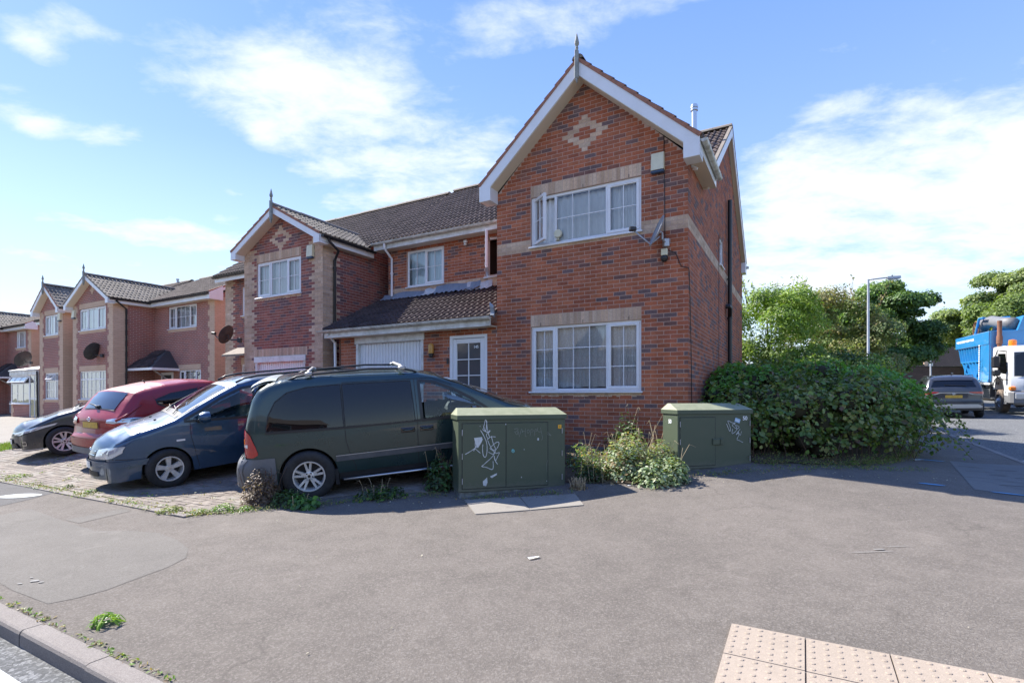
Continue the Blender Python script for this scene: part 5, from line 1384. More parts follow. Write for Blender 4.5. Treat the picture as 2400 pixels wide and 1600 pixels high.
downpipe(H, [(px1 + .07, py0 - .05, E4(1.15)), (px1 + .07, py0 - .02, E4(-1.3))], 'black_plastic', .034)
# meter box on the farthest house
mb = MB(); mb.bbox(-2.9, -2.45, 1.46 - .05, 1.46, E5(-.95), E5(-.25), .01); mb.build('meter_box', 'pvc_weathered', h5.o)
# flue pipes on the far roofs
for hs, x, y, z, h_, rr in ((h4, -1.2, 5.6, 6.0, .75, .06), (h3, -5.2, 5.2, 6.15, .35, .07), (h5, -1.2, 4.6, 5.9, .9, .06), (h5, 1.2, 3.2, 5.2, .55, .05)):
    if hs is h5 and x > 1: x = -.4
    mb = MB(); mb.lathe([(rr, 0), (rr, h_), (rr + .02, h_ + .01), (rr + .02, h_ + .08), (.001, h_ + .1)], 10, (x, y, hs.E(z) - .3)); fixn(mb.build('flue_pipe', 'galv', hs.o, smooth=True, sharp=40))
# blocks of side path fencing between houses 2 and 3
# ================================================================== vehicles
def interp(pts, x):
    xs = [p[0] for p in pts]; ys = [p[1] for p in pts]
    return float(np.interp(x, xs, ys))
class Car:
    """x forward, y to the left, z up, origin on the ground midway between the axles.
    top: outline over the body from the front bumper foot to the tail foot, as (x, z) with x falling"""
    def __init__(c, name, label, W, top, bottom, wheels, wr, paint_, belt, roofw, plan, rnd, crown, group=None, arch=1.12, archz=0, cat='car', bow=.02):
        c.o = empty(name, label=label, cat=cat, group=group)
        mx = max(p[0] for p in top); mn = min(p[0] for p in top); tt = [list(p) for p in top]
        i0 = [p[0] for p in top].index(mx); i1 = [p[0] for p in top].index(mn)
        for i in range(i0): tt[i][0] = mx + .002 * (i0 - i)
        for i in range(i1 + 1, len(tt)): tt[i][0] = mn - .002 * (i - i1)
        for i in range(1, len(tt)):
            if tt[i][0] >= tt[i - 1][0]: tt[i][0] = tt[i - 1][0] - .002
        top = [tuple(p) for p in tt]
        c.W, c.top, c.bottom, c.wheels, c.wr, c.paint = W, top, bottom, wheels, wr, paint_
        c.belt, c.roofw, c.plan, c.rnd, c.crown, c.arch = belt, roofw, plan, rnd, crown, arch
        c.tp = np.array(top)[::-1]                     # x rising
        c.bow = bow
        # outline samples for the distance test
        segs = []
        for (a, b) in zip(top[:-1], top[1:]):
            n = max(2, int(math.hypot(b[0] - a[0], b[1] - a[1]) / .02))
            for k in range(n): segs.append((a[0] + (b[0] - a[0]) * k / n, a[1] + (b[1] - a[1]) * k / n))
        segs.append(top[-1]); c.out = np.array(segs)
    def zt(c, x): return float(np.interp(x, c.tp[:, 0], c.tp[:, 1]))
    def zb(c, x):
        z = interp(c.bottom, x)
        for wx in c.wheels:
            r = c.wr * c.arch; dx = abs(x - wx)
            if dx < r: z = max(z, c.wr + math.sqrt(r * r - dx * dx) * 1.0)
        return z
    def dist(c, x, z):
        return float(np.min(np.hypot(c.out[:, 0] - x, c.out[:, 1] - z)))
    def y(c, x, z):
        """half width of the body at (x, z)"""
        W_ = c.W * interp(c.plan, x)
        b = c.belt(x) if callable(c.belt) else c.belt
        zt_ = max(c.zt(x), b + .001)
        if z > b:
            roof = interp(c.roofw, x); f = min(1, (z - b) / max(.05, (c.roofz - b)))
            W_ = W_ * (1 - (1 - roof) * (f ** 1.25))
        else:
            f = (b - z) / b; W_ = W_ * (1 - .06 * f * f + c.bow * math.sin(math.pi * min(1, f * 1.2)))
        r = interp(c.rnd, x); s = c.dist(x, z)
        if s < r: q = 1 - s / r; W_ -= r * (1 - math.sqrt(max(0, 1 - q * q))) * .8
        return W_
    def P(c, x, z, side=1, off=0.):
        y = c.y(x, z)
        if off:
            e = .01
            dydx = (c.y(min(x + e, c.tp[-1, 0]), z) - c.y(max(x - e, c.tp[0, 0]), z)) / (2 * e); dydz = (c.y(x, z + e) - c.y(x, z - e)) / (2 * e)
            n = Vector((-dydx, 1, -dydz)).normalized(); 
            return Vector((x + n.x * off, (y + n.y * off) * side, z + n.z * off))
        return Vector((x, y * side, z))
    def top_pt(c, x, v, off=0.):
        """v in -1..1 across the top surface at station x"""
        z = c.zt(x); w_ = c.y(x, z); e = .015
        tx = Vector((2 * e, 0, c.zt(x + e) - c.zt(x - e))).normalized(); n = Vector((-tx.z, 0, tx.x))
        if n.z < 0: n = -n
        cr = interp(c.crown, x)
        k = cr * (1 - v * v)
        p = Vector((x, w_ * v, z)) + n * (k + off)
        return p
    def body(c, holes=(), tholes=()):
        """holes: polygons in side view; tholes: (x0,x1,v) in the top surface"""
        xs = set(np.round(c.out[:, 0], 4))
        for wx in c.wheels:
            for a in np.linspace(0, math.pi, 25): xs.add(round(wx + c.wr * c.arch * math.cos(a) * .9995, 4))
        xs = sorted(x for x in xs if c.tp[0, 0] <= x <= c.tp[-1, 0]); ys = [xs[0]]
        for x in xs[1:]:
            if x - ys[-1] > (.0015 if (x > c.tp[-1, 0] - .12 or x < c.tp[0, 0] + .12) else .014): ys.append(x)
        xs = ys; nv = 26; V = []; F = []
        def inpoly(p, x, z):
            s = False; n = len(p); j = n - 1
            for i in range(n):
                if (p[i][1] > z) != (p[j][1] > z) and x < (p[j][0] - p[i][0]) * (z - p[i][1]) / (p[j][1] - p[i][1]) + p[i][0]: s = not s
                j = i
            return s
        for side in (1, -1):
            b = len(V)
            for x in xs:
                z0, z1 = c.zb(x), c.zt(x); z0 = min(z0, z1 - .001)
                for k in range(nv + 1):
                    f = k / nv; f = 1 - (1 - f) ** 1.5; z = z0 + (z1 - z0) * f; V.append((x, c.y(x, z) * side, z))
            for i in range(len(xs) - 1):
                for k in range(nv):
                    q = (b + i * (nv + 1) + k, b + (i + 1) * (nv + 1) + k, b + (i + 1) * (nv + 1) + k + 1, b + i * (nv + 1) + k + 1)
                    cx_ = sum(V[j][0] for j in q) / 4; cz = sum(V[j][2] for j in q) / 4
                    if any(inpoly(h, cx_, cz) for h in holes): continue
                    F.append(q if side < 0 else q[::-1])
        nt_ = 18; b = len(V)
        for x in xs:
            for k in range(nt_ + 1): V.append(tuple(c.top_pt(x, k / nt_ * 2 - 1)))
        for i in range(len(xs) - 1):
            for k in range(nt_):
                xm = (xs[i] + xs[i + 1]) / 2; vm = (k + .5) / nt_ * 2 - 1
                if any(h[0] < xm < h[1] and abs(vm) < h[2] for h in tholes): continue
                F.append((b + i * (nt_ + 1) + k, b + (i + 1) * (nt_ + 1) + k, b + (i + 1) * (nt_ + 1) + k + 1, b + i * (nt_ + 1) + k + 1))
        o = obj('body', V, F, c.paint, c.o, smooth=True)
        bm = bmesh.new(); bm.from_mesh(o.data); bmesh.ops.remove_doubles(bm, verts=bm.verts, dist=.0006); bmesh.ops.recalc_face_normals(bm, faces=bm.faces)
        bm.to_mesh(o.data); bm.free(); o.data.set_sharp_from_angle(angle=R(60)); c.bodyo = o
        # underbody and wheel wells
        mb = MB(); Wm = c.W * .86
        n = 30; xa, xb = c.tp[0, 0] + .12, c.tp[-1, 0] - .12
        mb.grid(lambda u, v: (xa + (xb - xa) * u, Wm * (2 * v - 1) * interp(c.plan, xa + (xb - xa) * u), interp(c.bottom, xa + (xb - xa) * u) + .03), n, 2)
        for wx in c.wheels:
            for s_ in (1, -1):
                r = c.wr * c.arch
                mb.grid(lambda u, v: (wx + r * math.cos(math.pi * u), s_ * (c.y(wx, c.wr * 1.6) - .01 - .28 * v), c.wr + r * math.sin(math.pi * u) * (1 if True else 0) - (.12 if u in (0, 1) else 0)), 18, 1)
                mb.box(wx - r, wx + r, s_ * (c.y(wx, c.wr) - .30), s_ * (c.y(wx, c.wr) - .29), interp(c.bottom, wx) - .0, c.wr + r)
        mb.build('underbody', 'black_rubber', c.o)
        return o
    def patch(c, name, poly, mat_, off=.006, sides=(1, -1), parent=None, nu=14, nvv=6, label=None):
        """polygon in side view given as (lower chain, upper chain), each with x rising"""
        lo, up = poly; x0 = max(lo[0][0], up[0][0]); x1 = min(lo[-1][0], up[-1][0]); out = []
        for s in sides:
            V = []; F = []
            for i in range(nu + 1):
                x = x0 + (x1 - x0) * i / nu; a, b = interp(lo, x), interp(up, x)
                for k in range(nvv + 1): V.append(tuple(c.P(x, a + (b - a) * k / nvv, s, off)))
            for i in range(nu):
                for k in range(nvv):
                    q = (i * (nvv + 1) + k, (i + 1) * (nvv + 1) + k, (i + 1) * (nvv + 1) + k + 1, i * (nvv + 1) + k + 1); F.append(q if s < 0 else q[::-1])
            o = obj(name, V, F, mat_, parent or c.o, smooth=True)
            if label: o['label'] = label
            out.append(o)
        return out
    def line(c, name, pts, mat_='black_rubber', w_=.008, off=.002, sides=(1, -1), parent=None, dens=.04, r=None):
        """thin strip or bead following the body side"""
        P_ = []
        for (a, b) in zip(pts[:-1], pts[1:]):
            n = max(1, int(math.hypot(b[0] - a[0], b[1] - a[1]) / dens))
            for k in range(n): P_.append((a[0] + (b[0] - a[0]) * k / n, a[1] + (b[1] - a[1]) * k / n))
        P_.append(pts[-1]); out = []
        for s in sides:
            V = []; F = []
            for i, (x, z) in enumerate(P_):
                a = P_[max(i - 1, 0)]; b = P_[min(i + 1, len(P_) - 1)]; dx, dz = b[0] - a[0], b[1] - a[1]; L = math.hypot(dx, dz) or 1
                nx_, nz_ = -dz / L * w_ / 2, dx / L * w_ / 2
                V.append(tuple(c.P(x + nx_, z + nz_, s, off))); V.append(tuple(c.P(x - nx_, z - nz_, s, off)))
            F = [(2 * i, 2 * i + 1, 2 * i + 3, 2 * i + 2) for i in range(len(P_) - 1)]
            out.append(obj(name, V, F, mat_, parent or c.o, smooth=True))
        return out
    def tpatch(c, name, x0, x1, v, mat_, off=.006, parent=None, nu=10, nvv=14, v0=None, taper=0., vfun=None):
        V = []; F = []
        for i in range(nu + 1):
            x = x0 + (x1 - x0) * i / nu
            va, vb_ = vfun(i / nu) if vfun else ((-v if v0 is None else v0), v)
            for k in range(nvv + 1): V.append(tuple(c.top_pt(x, va + (vb_ - va) * k / nvv, off)))
        for i in range(nu):
            for k in range(nvv): F.append((i * (nvv + 1) + k, (i + 1) * (nvv + 1) + k, (i + 1) * (nvv + 1) + k + 1, i * (nvv + 1) + k + 1))
        return obj(name, V, F, mat_, parent or c.o, smooth=True)
    def slice(c, z, end):
        """plan contour at height z from the centre line round to the side; end=+1 front, -1 rear"""
        # station where the outline reaches z on that end
        pts = c.top if end > 0 else c.top[::-1]
        x0 = None
        for (a, b) in zip(pts[:-1], pts[1:]):
            if min(a[1], b[1]) <= z <= max(a[1], b[1]) and abs(a[1] - b[1]) > 1e-6:
                x0 = a[0] + (b[0] - a[0]) * (z - a[1]) / (b[1] - a[1]); break
        if x0 is None: x0 = pts[0][0]
        w0 = c.y(x0, z); cr = interp(c.crown, x0); out = []
        for k in range(15):
            v = k / 14; out.append((x0 + end * cr * (1 - v * v), w0 * v))
        for k in range(1, 60):
            x = x0 - end * (k / 59) ** 1.6 * 1.3; out.append((x, c.y(x, z)))
        return out
    def epatch(c, name, poly, mat_, end=1, off=.006, sides=(1,), parent=None, nu=12, nvv=6, label=None, flat=False):
        """patch on the front (+1) or rear (-1): poly = (lower, upper) chains of (arc length from the centre line, z)"""
        lo, up = poly; a0 = max(lo[0][0], up[0][0]); a1 = min(lo[-1][0], up[-1][0]); cache = {}; out = []
        def at(a, z):
            kz = round(z, 3)
            if kz not in cache:
                s_ = c.slice(kz, end); L = [0.]
                for (p, q) in zip(s_[:-1], s_[1:]): L.append(L[-1] + math.hypot(q[0] - p[0], q[1] - p[1]))
                cache[kz] = (L, s_)
            L, s_ = cache[kz]; aa = abs(a)
            x = float(np.interp(aa, L, [p[0] for p in s_])); y = float(np.interp(aa, L, [p[1] for p in s_]))
            x2 = float(np.interp(aa + .01, L, [p[0] for p in s_])); y2 = float(np.interp(aa + .01, L, [p[1] for p in s_]))
            t_ = Vector((x2 - x, y2 - y, 0)).normalized(); n = Vector((t_.y, -t_.x, 0)) * (1 if end > 0 else -1)
            if n.x * end < -.2 and n.y < 0: n = -n
            if end < 0: n = Vector((-abs(t_.y), abs(t_.x), 0)) 
            else: n = Vector((abs(t_.y), abs(t_.x), 0))
            p = Vector((x, y, z)) + n.normalized() * off
            if a < 0: p.y = -p.y
            return p
        for s in sides:
            V = []; F = []
            for i in range(nu + 1):
                a = a0 + (a1 - a0) * i / nu; zl_, zu = interp(lo, a), interp(up, a)
                for k in range(nvv + 1):
                    p = at(a * s, zl_ + (zu - zl_) * k / nvv); V.append(tuple(p))
            for i in range(nu):
                for k in range(nvv):
                    F.append((i * (nvv + 1) + k, (i + 1) * (nvv + 1) + k, (i + 1) * (nvv + 1) + k + 1, i * (nvv + 1) + k + 1))
            o = obj(name, V, F, mat_, parent or c.o, smooth=True); 
            if label: o['label'] = label
            out.append(o)
        return out
    def wheel(c, x, side, style, w_=.21, rimr=.62, mat_='alloy', steer=0., inset=.0):
        r = c.wr; yc = (c.y(x, r) - .015 - inset) * side
        mb = MB(); h = w_ / 2
        mb.lathe([(r * .60, -h * .92), (r * .80, -h * 1.02), (r * .95, -h * .93), (r, -h * .68), (r, h * .68), (r * .95, h * .93), (r * .80, h * 1.02), (r * rimr + .012, h * .95), (r * rimr, h * .86), (r * rimr, -h * .4)], 48, (0, 0, 0), 'y')
        ty = mb.build('wheel', 'black_rubber', c.o, smooth=True, sharp=50)
        ty.matrix_basis = Matrix.Translation((x, yc, r)) @ Matrix.Rotation(R(steer), 4, 'Z') @ (Matrix.Rotation(math.pi, 4, 'Z') if side < 0 else Matrix.Identity(4))
        Rr = r * rimr; mb = MB()
        mb.lathe([(Rr + .008, h * .90), (Rr + .004, h * .98), (Rr - .012, h * .96), (Rr - .018, h * .70), (Rr - .03, -h * .3)], 48, (0, 0, 0), 'y')
        n, kind = style
        def spoke(a0, w0, w1, r0, r1, y0_, y1_):
            ca, sa = math.cos(a0), math.sin(a0)
            def q(rr, ww, yy): return (rr * ca - ww * sa, yy, rr * sa + ww * ca)
            mb.hexa([q(r0, -w0, y0_ - .03), q(r1, -w1, y1_ - .03), q(r1, w1, y1_ - .03), q(r0, w0, y0_ - .03), q(r0, -w0 * .8, y0_), q(r1, -w1 * .8, y1_), q(r1, w1 * .8, y1_), q(r0, w0 * .8, y0_)])
        for k in range(n):
            a = 2 * math.pi * k / n + .3
            if kind == 'wide': spoke(a, .030, .052, .045, Rr - .012, h * .72, h * .80)
            elif kind == 'split':
                for s_ in (-1, 1): spoke(a + s_ * .20, .020, .017, .050, Rr - .012, h * .62, h * .84)
                spoke(a, .034, .030, .03, Rr * .50, h * .66, h * .70)
            elif kind == 'vee':
                for s_ in (-1, 1): spoke(a + s_ * .24, .022, .026, .055, Rr - .012, h * .62, h * .84)
            else: spoke(a, .02, .02, .04, Rr - .012, h * .7, h * .8)
        mb.lathe([(.068, h * .4), (.066, h * .68), (.05, h * .74), (.001, h * .75)], 20, (0, 0, 0), 'y')
        rm = mb.build('rim', mat_, ty); fixn(rm)
        mb = MB(); mb.lathe([(Rr - .03, -h * .25), (.001, -h * .25)], 24, (0, 0, 0), 'y'); mb.build('brake_disc', 'room_dark', ty)
        mb = MB()
        for k in range(5 if n != 4 else 4):
            a = 2 * math.pi * k / (5 if n != 4 else 4) + .9; mb.lathe([(.011, h * .6), (.011, h * .76), (.001, h * .765)], 8, (.048 * math.cos(a), 0, .048 * math.sin(a)), 'y')
        mb.lathe([(.022, h * .7), (.020, h * .78), (.001, h * .785)], 12, (0, 0, 0), 'y')
        mb.build('wheel_nut', 'black_plastic' if kind != 'wide' else 'steel', ty)
        return ty
    def seats(c, xs, ys_, zs=.38, mat_='seat_grey', h=.62):
        for x in xs:
            for y in ys_:
                mb = MB(); mb.bbox(x - .25, x + .25, y - .23, y + .23, zs - .05, zs + .10, .05)
                mb.hexa([(x - .28, y - .22, zs + .05), (x - .14, y - .22, zs + .05), (x - .14, y + .22, zs + .05), (x - .28, y + .22, zs + .05), (x - .42, y - .20, zs + h), (x - .33, y - .20, zs + h), (x - .33, y + .20, zs + h), (x - .42, y + .20, zs + h)])
                mb.bbox(x - .45, x - .35, y - .12, y + .12, zs + h + .03, zs + h + .22, .03); fixn(mb.build('seat', mat_, c.o))
    def place(c, t, d, head, lift_=0., pitch=None, steer=0):
        """put the origin (midway between axles) at t,d with heading in degrees from the house normal (0 = towards the houses), wheels on the ground"""
        a = R(90) - R(29.3) ; ang = a - R(head)          # world angle of the forward axis
        f = Vector((math.cos(ang), math.sin(ang), 0)); l = Vector((-f.y, f.x, 0)); X, Y = FL(t, d)
        pts = []
        for wx in (max(c.wheels), min(c.wheels)):
            for s in (1, -1):
                p = Vector((X, Y, 0)) + f * wx + l * (s * c.W * .85); pts.append((p.x, p.y, zg(p.x, p.y)))
        zf_ = (pts[0][2] + pts[1][2]) / 2; zr = (pts[2][2] + pts[3][2]) / 2; wb = max(c.wheels) - min(c.wheels)
        zl_ = (pts[0][2] + pts[2][2]) / 2; zrr = (pts[1][2] + pts[3][2]) / 2
        ex = Vector((f.x, f.y, (zf_ - zr) / wb)).normalized(); ey = Vector((l.x, l.y, (zl_ - zrr) / (1.7 * c.W))); ey = (ey - ex * ey.dot(ex)).normalized(); ez_ = ex.cross(ey)
        zc = sum(p[2] for p in pts) / 4
        mid = (max(c.wheels) + min(c.wheels)) / 2
        c.o.matrix_basis = Matrix(((ex.x, ey.x, ez_.x, X), (ex.y, ey.y, ez_.y, Y), (ex.z, ey.z, ez_.z, zc + lift_ - ex.z * mid), (0, 0, 0, 1)))
def zg(x, y):
    t, d = TD(x, y)
    return float(zf(x, y)) + (.012 if d > -5.5 and t > 2.8 else 0) + (RD if (t < -5.15 or d < -7.7) else 0)
def mirror_(c, x, z, side, mat_, w_=.2, h_=.15, arm=.10):
    y = c.y(x, z); mb = MB()
    o = MB(); bmv = []
    yc = y + arm + w_ / 2
    n = 10
    for j in range(n + 1):
        pass
    o.lathe([(.001, 0), (.06, .004), (.082, .03), (.088, .065), (.085, .09), (.001, .092)], 20)
    M_ = Matrix.Translation((x + .02, side * yc, z + .045)) @ Matrix.Rotation(R(90), 4, 'Y') @ Matrix.Rotation(math.pi, 4, 'Y') @ Matrix.Diagonal((h_ / .15, w_ / .15, 1.7, 1))
    o.v = [tuple(M_ @ Vector(v)) for v in o.v]
    mo = fixn(o.build('door_mirror', mat_, c.o, smooth=True, sharp=45))
    mb.tube([(x, side * (y - .02), z - .03), (x + .0, side * (y + arm + .04), z - .0)], [.035, .028], 8); mb.build('mirror_arm', 'black_plastic', mo, smooth=True)
    return mo
def chain(*p): return list(p)

# ------------------------------------------------------------------ dark green people carrier
top = [(2.36, .20), (2.40, .36), (2.405, .50), (2.37, .62), (2.29, .80), (2.16, .92), (1.88, 1.03), (1.66, 1.095), (1.56, 1.135), (1.22, 1.295), (.85, 1.475), (.50, 1.61), (.18, 1.69), (-.5, 1.72), (-1.2, 1.73), (-1.65, 1.71), (-1.88, 1.67), (-2.02, 1.59), (-2.11, 1.45), (-2.18, 1.24), (-2.22, 1.04), (-2.23, .86), (-2.24, .68), (-2.33, .62), (-2.36, .50), (-2.33, .36), (-2.28, .26)]
van = Car('people_carrier', 'dark green people carrier with tinted windows, parked behind the long green cabinet', .96, top,
          [(-2.36, .26), (-1.9, .26), (1.9, .24), (2.4, .2)], (1.44, -1.44), .352, 'paint_green', 1.0, [(-2.4, .86), (-1.5, .80), (0, .80), (.6, .80), (2.4, .86)],
          [(-2.4, .93), (-2.1, .965), (-1.2, 1), (1.3, 1), (2.0, .95), (2.42, .86)], [(-2.4, .13), (-2.15, .18), (-1.7, .10), (.2, .10), (1.2, .07), (2.0, .12), (2.2, .24), (2.42, .26)],
          [(-2.4, .05), (-1.9, .05), (-1, .035), (1.3, .03), (2.2, .05), (2.42, .12)], cat='car', archz=0)
van.roofz = 1.70; c = van
qlo = [(-1.94, 1.02), (-.92, 1.00)]; qup = [(-1.94, 1.06), (-1.90, 1.24), (-1.80, 1.42), (-1.64, 1.535), (-1.38, 1.59), (-.92, 1.60)]
mlo = [(-.90, 1.00), (.10, .985)]; mup = [(-.90, 1.60), (.08, 1.58)]
flo = [(.20, .985), (1.22, 1.02)]; fup = [(.20, 1.57), (.45, 1.53), (.72, 1.405), (.98, 1.25), (1.22, 1.075)]
def hole(lo, up, s=.02): return lo + up[::-1]
fin = lambda lo, up: [(lo[0][0] + .03, lo[0][1] + .03), (lo[-1][0] - .05, lo[-1][1] + .03)] + [(x - (.02 if i else -.0), z - .03) for i, (x, z) in list(enumerate(up))[::-1]]
c.body(holes=[fin(flo, fup)], tholes=[(.58, 1.44, .86)])
c.patch('quarter_window', (qlo, qup), 'tinted_opaque' if False else 'tinted_glass', .004, nu=20)
c.patch('rear_door_window', (mlo, mup), 'tinted_glass', .004)
c.patch('front_window', ([(.25, 1.02), (1.18, 1.045)], [(.25, 1.545), (.44, 1.505), (.71, 1.385), (.97, 1.23), (1.18, 1.08)]), 'car_glass', .002)
for (lo, up) in ((qlo, qup), (mlo, mup)):
    c.line('window_rubber', lo + up[::-1] + [lo[0]], w_=.014, off=.006)
    c.patch('privacy_backing', (lo, up), 'black_glossy', .001)
c.line('window_frame', flo + fup[::-1] + [flo[0]], w_=.045, off=.005, mat_='black_plastic')
c.line('sill_trim', [(-1.95, 1.005), (-.92, .985), (1.2, .985)], w_=.03, off=.008, mat_='black_plastic')
# lower body: grey bumper and cladding band, rear bumper
c.epatch('rear_bumper', ([(0, .30), (.6, .30), (.93, .28)], [(0, .66), (.6, .665), (.93, .66)]), 'bumper_grey', -1, .022, sides=(1, -1), nu=18)
c.patch('rear_bumper_side', ([(-2.30, .28), (-1.86, .27)], [(-2.30, .66), (-1.80, .655)]), 'bumper_grey', .012)
c.line('side_moulding', [(-1.06, .555), (1.02, .565)], w_=.085, off=.012, mat_='cladding_grey'); c.line('moulding_highlight', [(-1.06, .595), (1.02, .605)], w_=.012, off=.016, mat_='silver_trim')
c.patch('sill_cladding', ([(-1.05, .235), (1.03, .235)], [(-1.03, .34), (1.0, .34)]), 'black_plastic', .006)
for s in (1, -1):
    mb = MB(); yy = .90 * s; mb.bbox(-1.0, .98, min(yy, yy + .10 * s), max(yy, yy + .10 * s), .225, .262, .012); sb = mb.build('running_board', 'black_plastic', c.o)
    mb = MB(); mb.tube([(-.98, 1.005 * s, .245), (.96, 1.005 * s, .245)], .017, 8); mb.build('running_board_trim', 'steel', sb, smooth=True)
    mb = MB(); mb.hexa([(-1.83, .70 * s, .16), (-1.80, .70 * s, .16), (-1.80, .93 * s, .16), (-1.83, .93 * s, .16), (-1.83, .70 * s, .42), (-1.80, .70 * s, .42), (-1.80, .93 * s, .42), (-1.83, .93 * s, .42)]); fixn(mb.build('mud_flap', 'black_rubber', c.o))
    mb = MB(); mb.bbox(-1.10, -1.04, *sorted((.72 * s, .95 * s)), .16, .40, .01); mb.build('mud_flap', 'black_rubber', c.o)
for pts in ([(-.905, 1.61), (-.905, .80), (-.87, .62), (-.80, .42), (-.80, .30)], [(.135, 1.60), (.135, .99), (.12, .80), (.11, .30)], [(1.12, .99), (1.10, .70), (1.02, .50), (1.0, .30)], [(-.9, 1.62), (.40, 1.60), (.70, 1.47)]):
    c.line('panel_gap', pts, w_=.009, off=.0015)
c.line('crease', [(-2.1, .60), (-1.9, .60)], w_=.01, off=.002)
for x in (-.02, .26):
    for s in (1, -1):
        p = c.P(x, .86, s); mb = MB(); mb.bbox(x - .105, x + .105, p.y - .012, p.y + .012, .825, .90, .02); hd = mb.build('door_handle', 'black_glossy', c.o)
        mb = MB(); mb.tube([(x - .075, p.y + s * .012, .868), (x - .03, p.y + s * .035, .868), (x + .05, p.y + s * .035, .868), (x + .085, p.y + s * .012, .868)], .012, 7); mb.build('handle_grip', 'paint_green', hd, smooth=True)
# tail lamps wrap the rear corner
c.epatch('tail_lamp', ([(.70, .69), (.98, .68), (1.04, .72)], [(.70, 1.06), (.80, 1.08), (.93, 1.0), (1.0, .86), (1.04, .74)]), 'red_lens', -1, .012, sides=(1, -1), nu=10)
c.epatch('reversing_lens', ([(.70, .82), (.90, .82)], [(.70, .865), (.90, .865)]), 'white_lens', -1, .016, sides=(1, -1), nu=5)
c.epatch('indicator_lens', ([(.70, .87), (.88, .87)], [(.70, .94), (.84, .94)]), 'orange_lens', -1, .015, sides=(1, -1), nu=5)
c.tpatch('rear_window', -2.14, -1.96, .80, 'tinted_glass', .006)
c.epatch('number_plate', ([(0, .76), (.26, .76)], [(0, .87), (.26, .87)]), 'plate_yellow', -1, .012, sides=(1, -1), nu=3, nvv=1)
mb = MB(); mb.grid(lambda u, v: (-1.78 - .34 * v, (2 * u - 1) * (.66 - .04 * v), 1.735 + .025 * math.sin(v * 2) - .10 * v * v - .03 * (2 * u - 1) ** 4), 16, 6)
mb.grid(lambda u, v: (-1.80 - .32 * v, (2 * u - 1) * (.655 - .04 * v), 1.70 + .025 * math.sin(v * 2) - .12 * v * v - .03 * (2 * u - 1) ** 4), 16, 6); mb.build('tailgate_spoiler', 'spoiler_paint', c.o, smooth=True)
c.tpatch('windscreen', .56, 1.48, .90, 'screen_glass', .004)
for s in (1, -1): c.tpatch('screen_pillar', .50, 1.52, None, 'black_plastic', .003, nvv=3, vfun=(lambda f, s=s: (s * .87, s * .99)))
c.tpatch('screen_top_band', .52, .59, .9, 'black_plastic', .006); c.tpatch('wiper_tray', 1.43, 1.58, .88, 'black_plastic', .005)
for y in (-.45, .2):
    mb = MB(); mb.tube([c.top_pt(1.50, y - .1, .03), c.top_pt(1.38, y + .12, .03), c.top_pt(1.30, y + .42, .025)], .009, 5); mb.build('wiper', 'black_plastic', c.o)
c.tpatch('bonnet', 1.58, 2.2, .80, 'paint_green', .002)
c.epatch('headlamp', ([(.50, .58), (.95, .60)], [(.50, .72), (.95, .75)]), 'clear_lens', 1, .01, sides=(1, -1))
c.epatch('grille', ([(0, .52), (.46, .52)], [(0, .70), (.46, .70)]), 'black_plastic', 1, .01, sides=(1, -1))
# roof rails and cross bars
for s in (1, -1):
    pts = [(-1.62, 1.70), (-1.50, 1.745), (-1.35, 1.762), (-.5, 1.79), (.0, 1.76), (.14, 1.72), (.2, 1.69)]
    mb = MB(); mb.tube([(x, s * (.695), z) for x, z in pts], .016, 7); mb.build('roof_rail', 'black_plastic', c.o, smooth=True)
for x in (-1.34, -.02):
    mb = MB(); mb.tube([(x, -.70, 1.775), (x, -.62, 1.80), (x, .62, 1.80), (x, .70, 1.775)], .022, 8)
    for s in (1, -1): mb.bbox(x - .05, x + .05, s * .70 - .05, s * .70 + .05, 1.745, 1.80, .015)
    mb.build('roof_bar', 'silver_trim', c.o, smooth=True, sharp=40)
for k in range(4): c.tpatch('roof_rib', -1.35, .1, None, 'paint_green', .008, nvv=1, vfun=(lambda f, k=k: (-.62 + k * .38, -.60 + k * .38)))
for x in (1.44, -1.44):
    for s in (1, -1): c.wheel(x, s, (5, 'split'), .205, .60, steer=0)
mirror_(c, 1.06, 1.03, -1, 'black_glossy'); mirror_(c, 1.06, 1.03, 1, 'black_glossy')
c.seats((.30,), (-.42, .42), .52, h=.60); c.seats((-.55, -1.3), (-.4, .4), .5, h=.55)
mb = MB(); mb.bbox(.85, 1.25, -.78, .78, .85, 1.02, .05); mb.build('dashboard', 'seat_grey', c.o)
mb = MB(); mb.grid(lambda u, v: (.80 + .42 * v, -.1 + .62 * u, 1.17 - .13 * v + .05 * math.sin(u * 7) * math.sin(v * 3)), 8, 5); mb.build('paper_bag', 'paper', c.o, smooth=True)
mb = MB(); mb.lathe([(.185, -.012), (.197, 0), (.185, .012), (.173, 0), (.185, -.012)], 24); o = mb.build('steering_wheel', 'black_plastic', c.o, smooth=True); o.matrix_basis = Matrix.Translation((.66, -.42, 1.04)) @ Matrix.Rotation(R(-62), 4, 'Y')
c.place(4.13, -2.40, 43)
def std_side(c, wins, gaps, handles, glassm='tinted_glass'):
    for nm, lo, up in wins:
        c.patch(nm, (lo, up), glassm, .004); c.line('window_rubber', lo + up[::-1] + [lo[0]], w_=.022, off=.006, mat_='black_plastic')
        if glassm == 'tinted_glass': c.patch('privacy_backing', (lo, up), 'black_glossy', .001)
    for pts in gaps: c.line('panel_gap', pts, w_=.008, off=.0015)
    for (x, z) in handles:
        for s in (1, -1):
            p = c.P(x, z, s); mb = MB(); mb.tube([(x - .08, p.y, z), (x - .05, p.y + s * .025, z + .005), (x + .05, p.y + s * .025, z + .005), (x + .08, p.y, z)], .013, 7); mb.build('door_handle', c.paint, c.o, smooth=True)

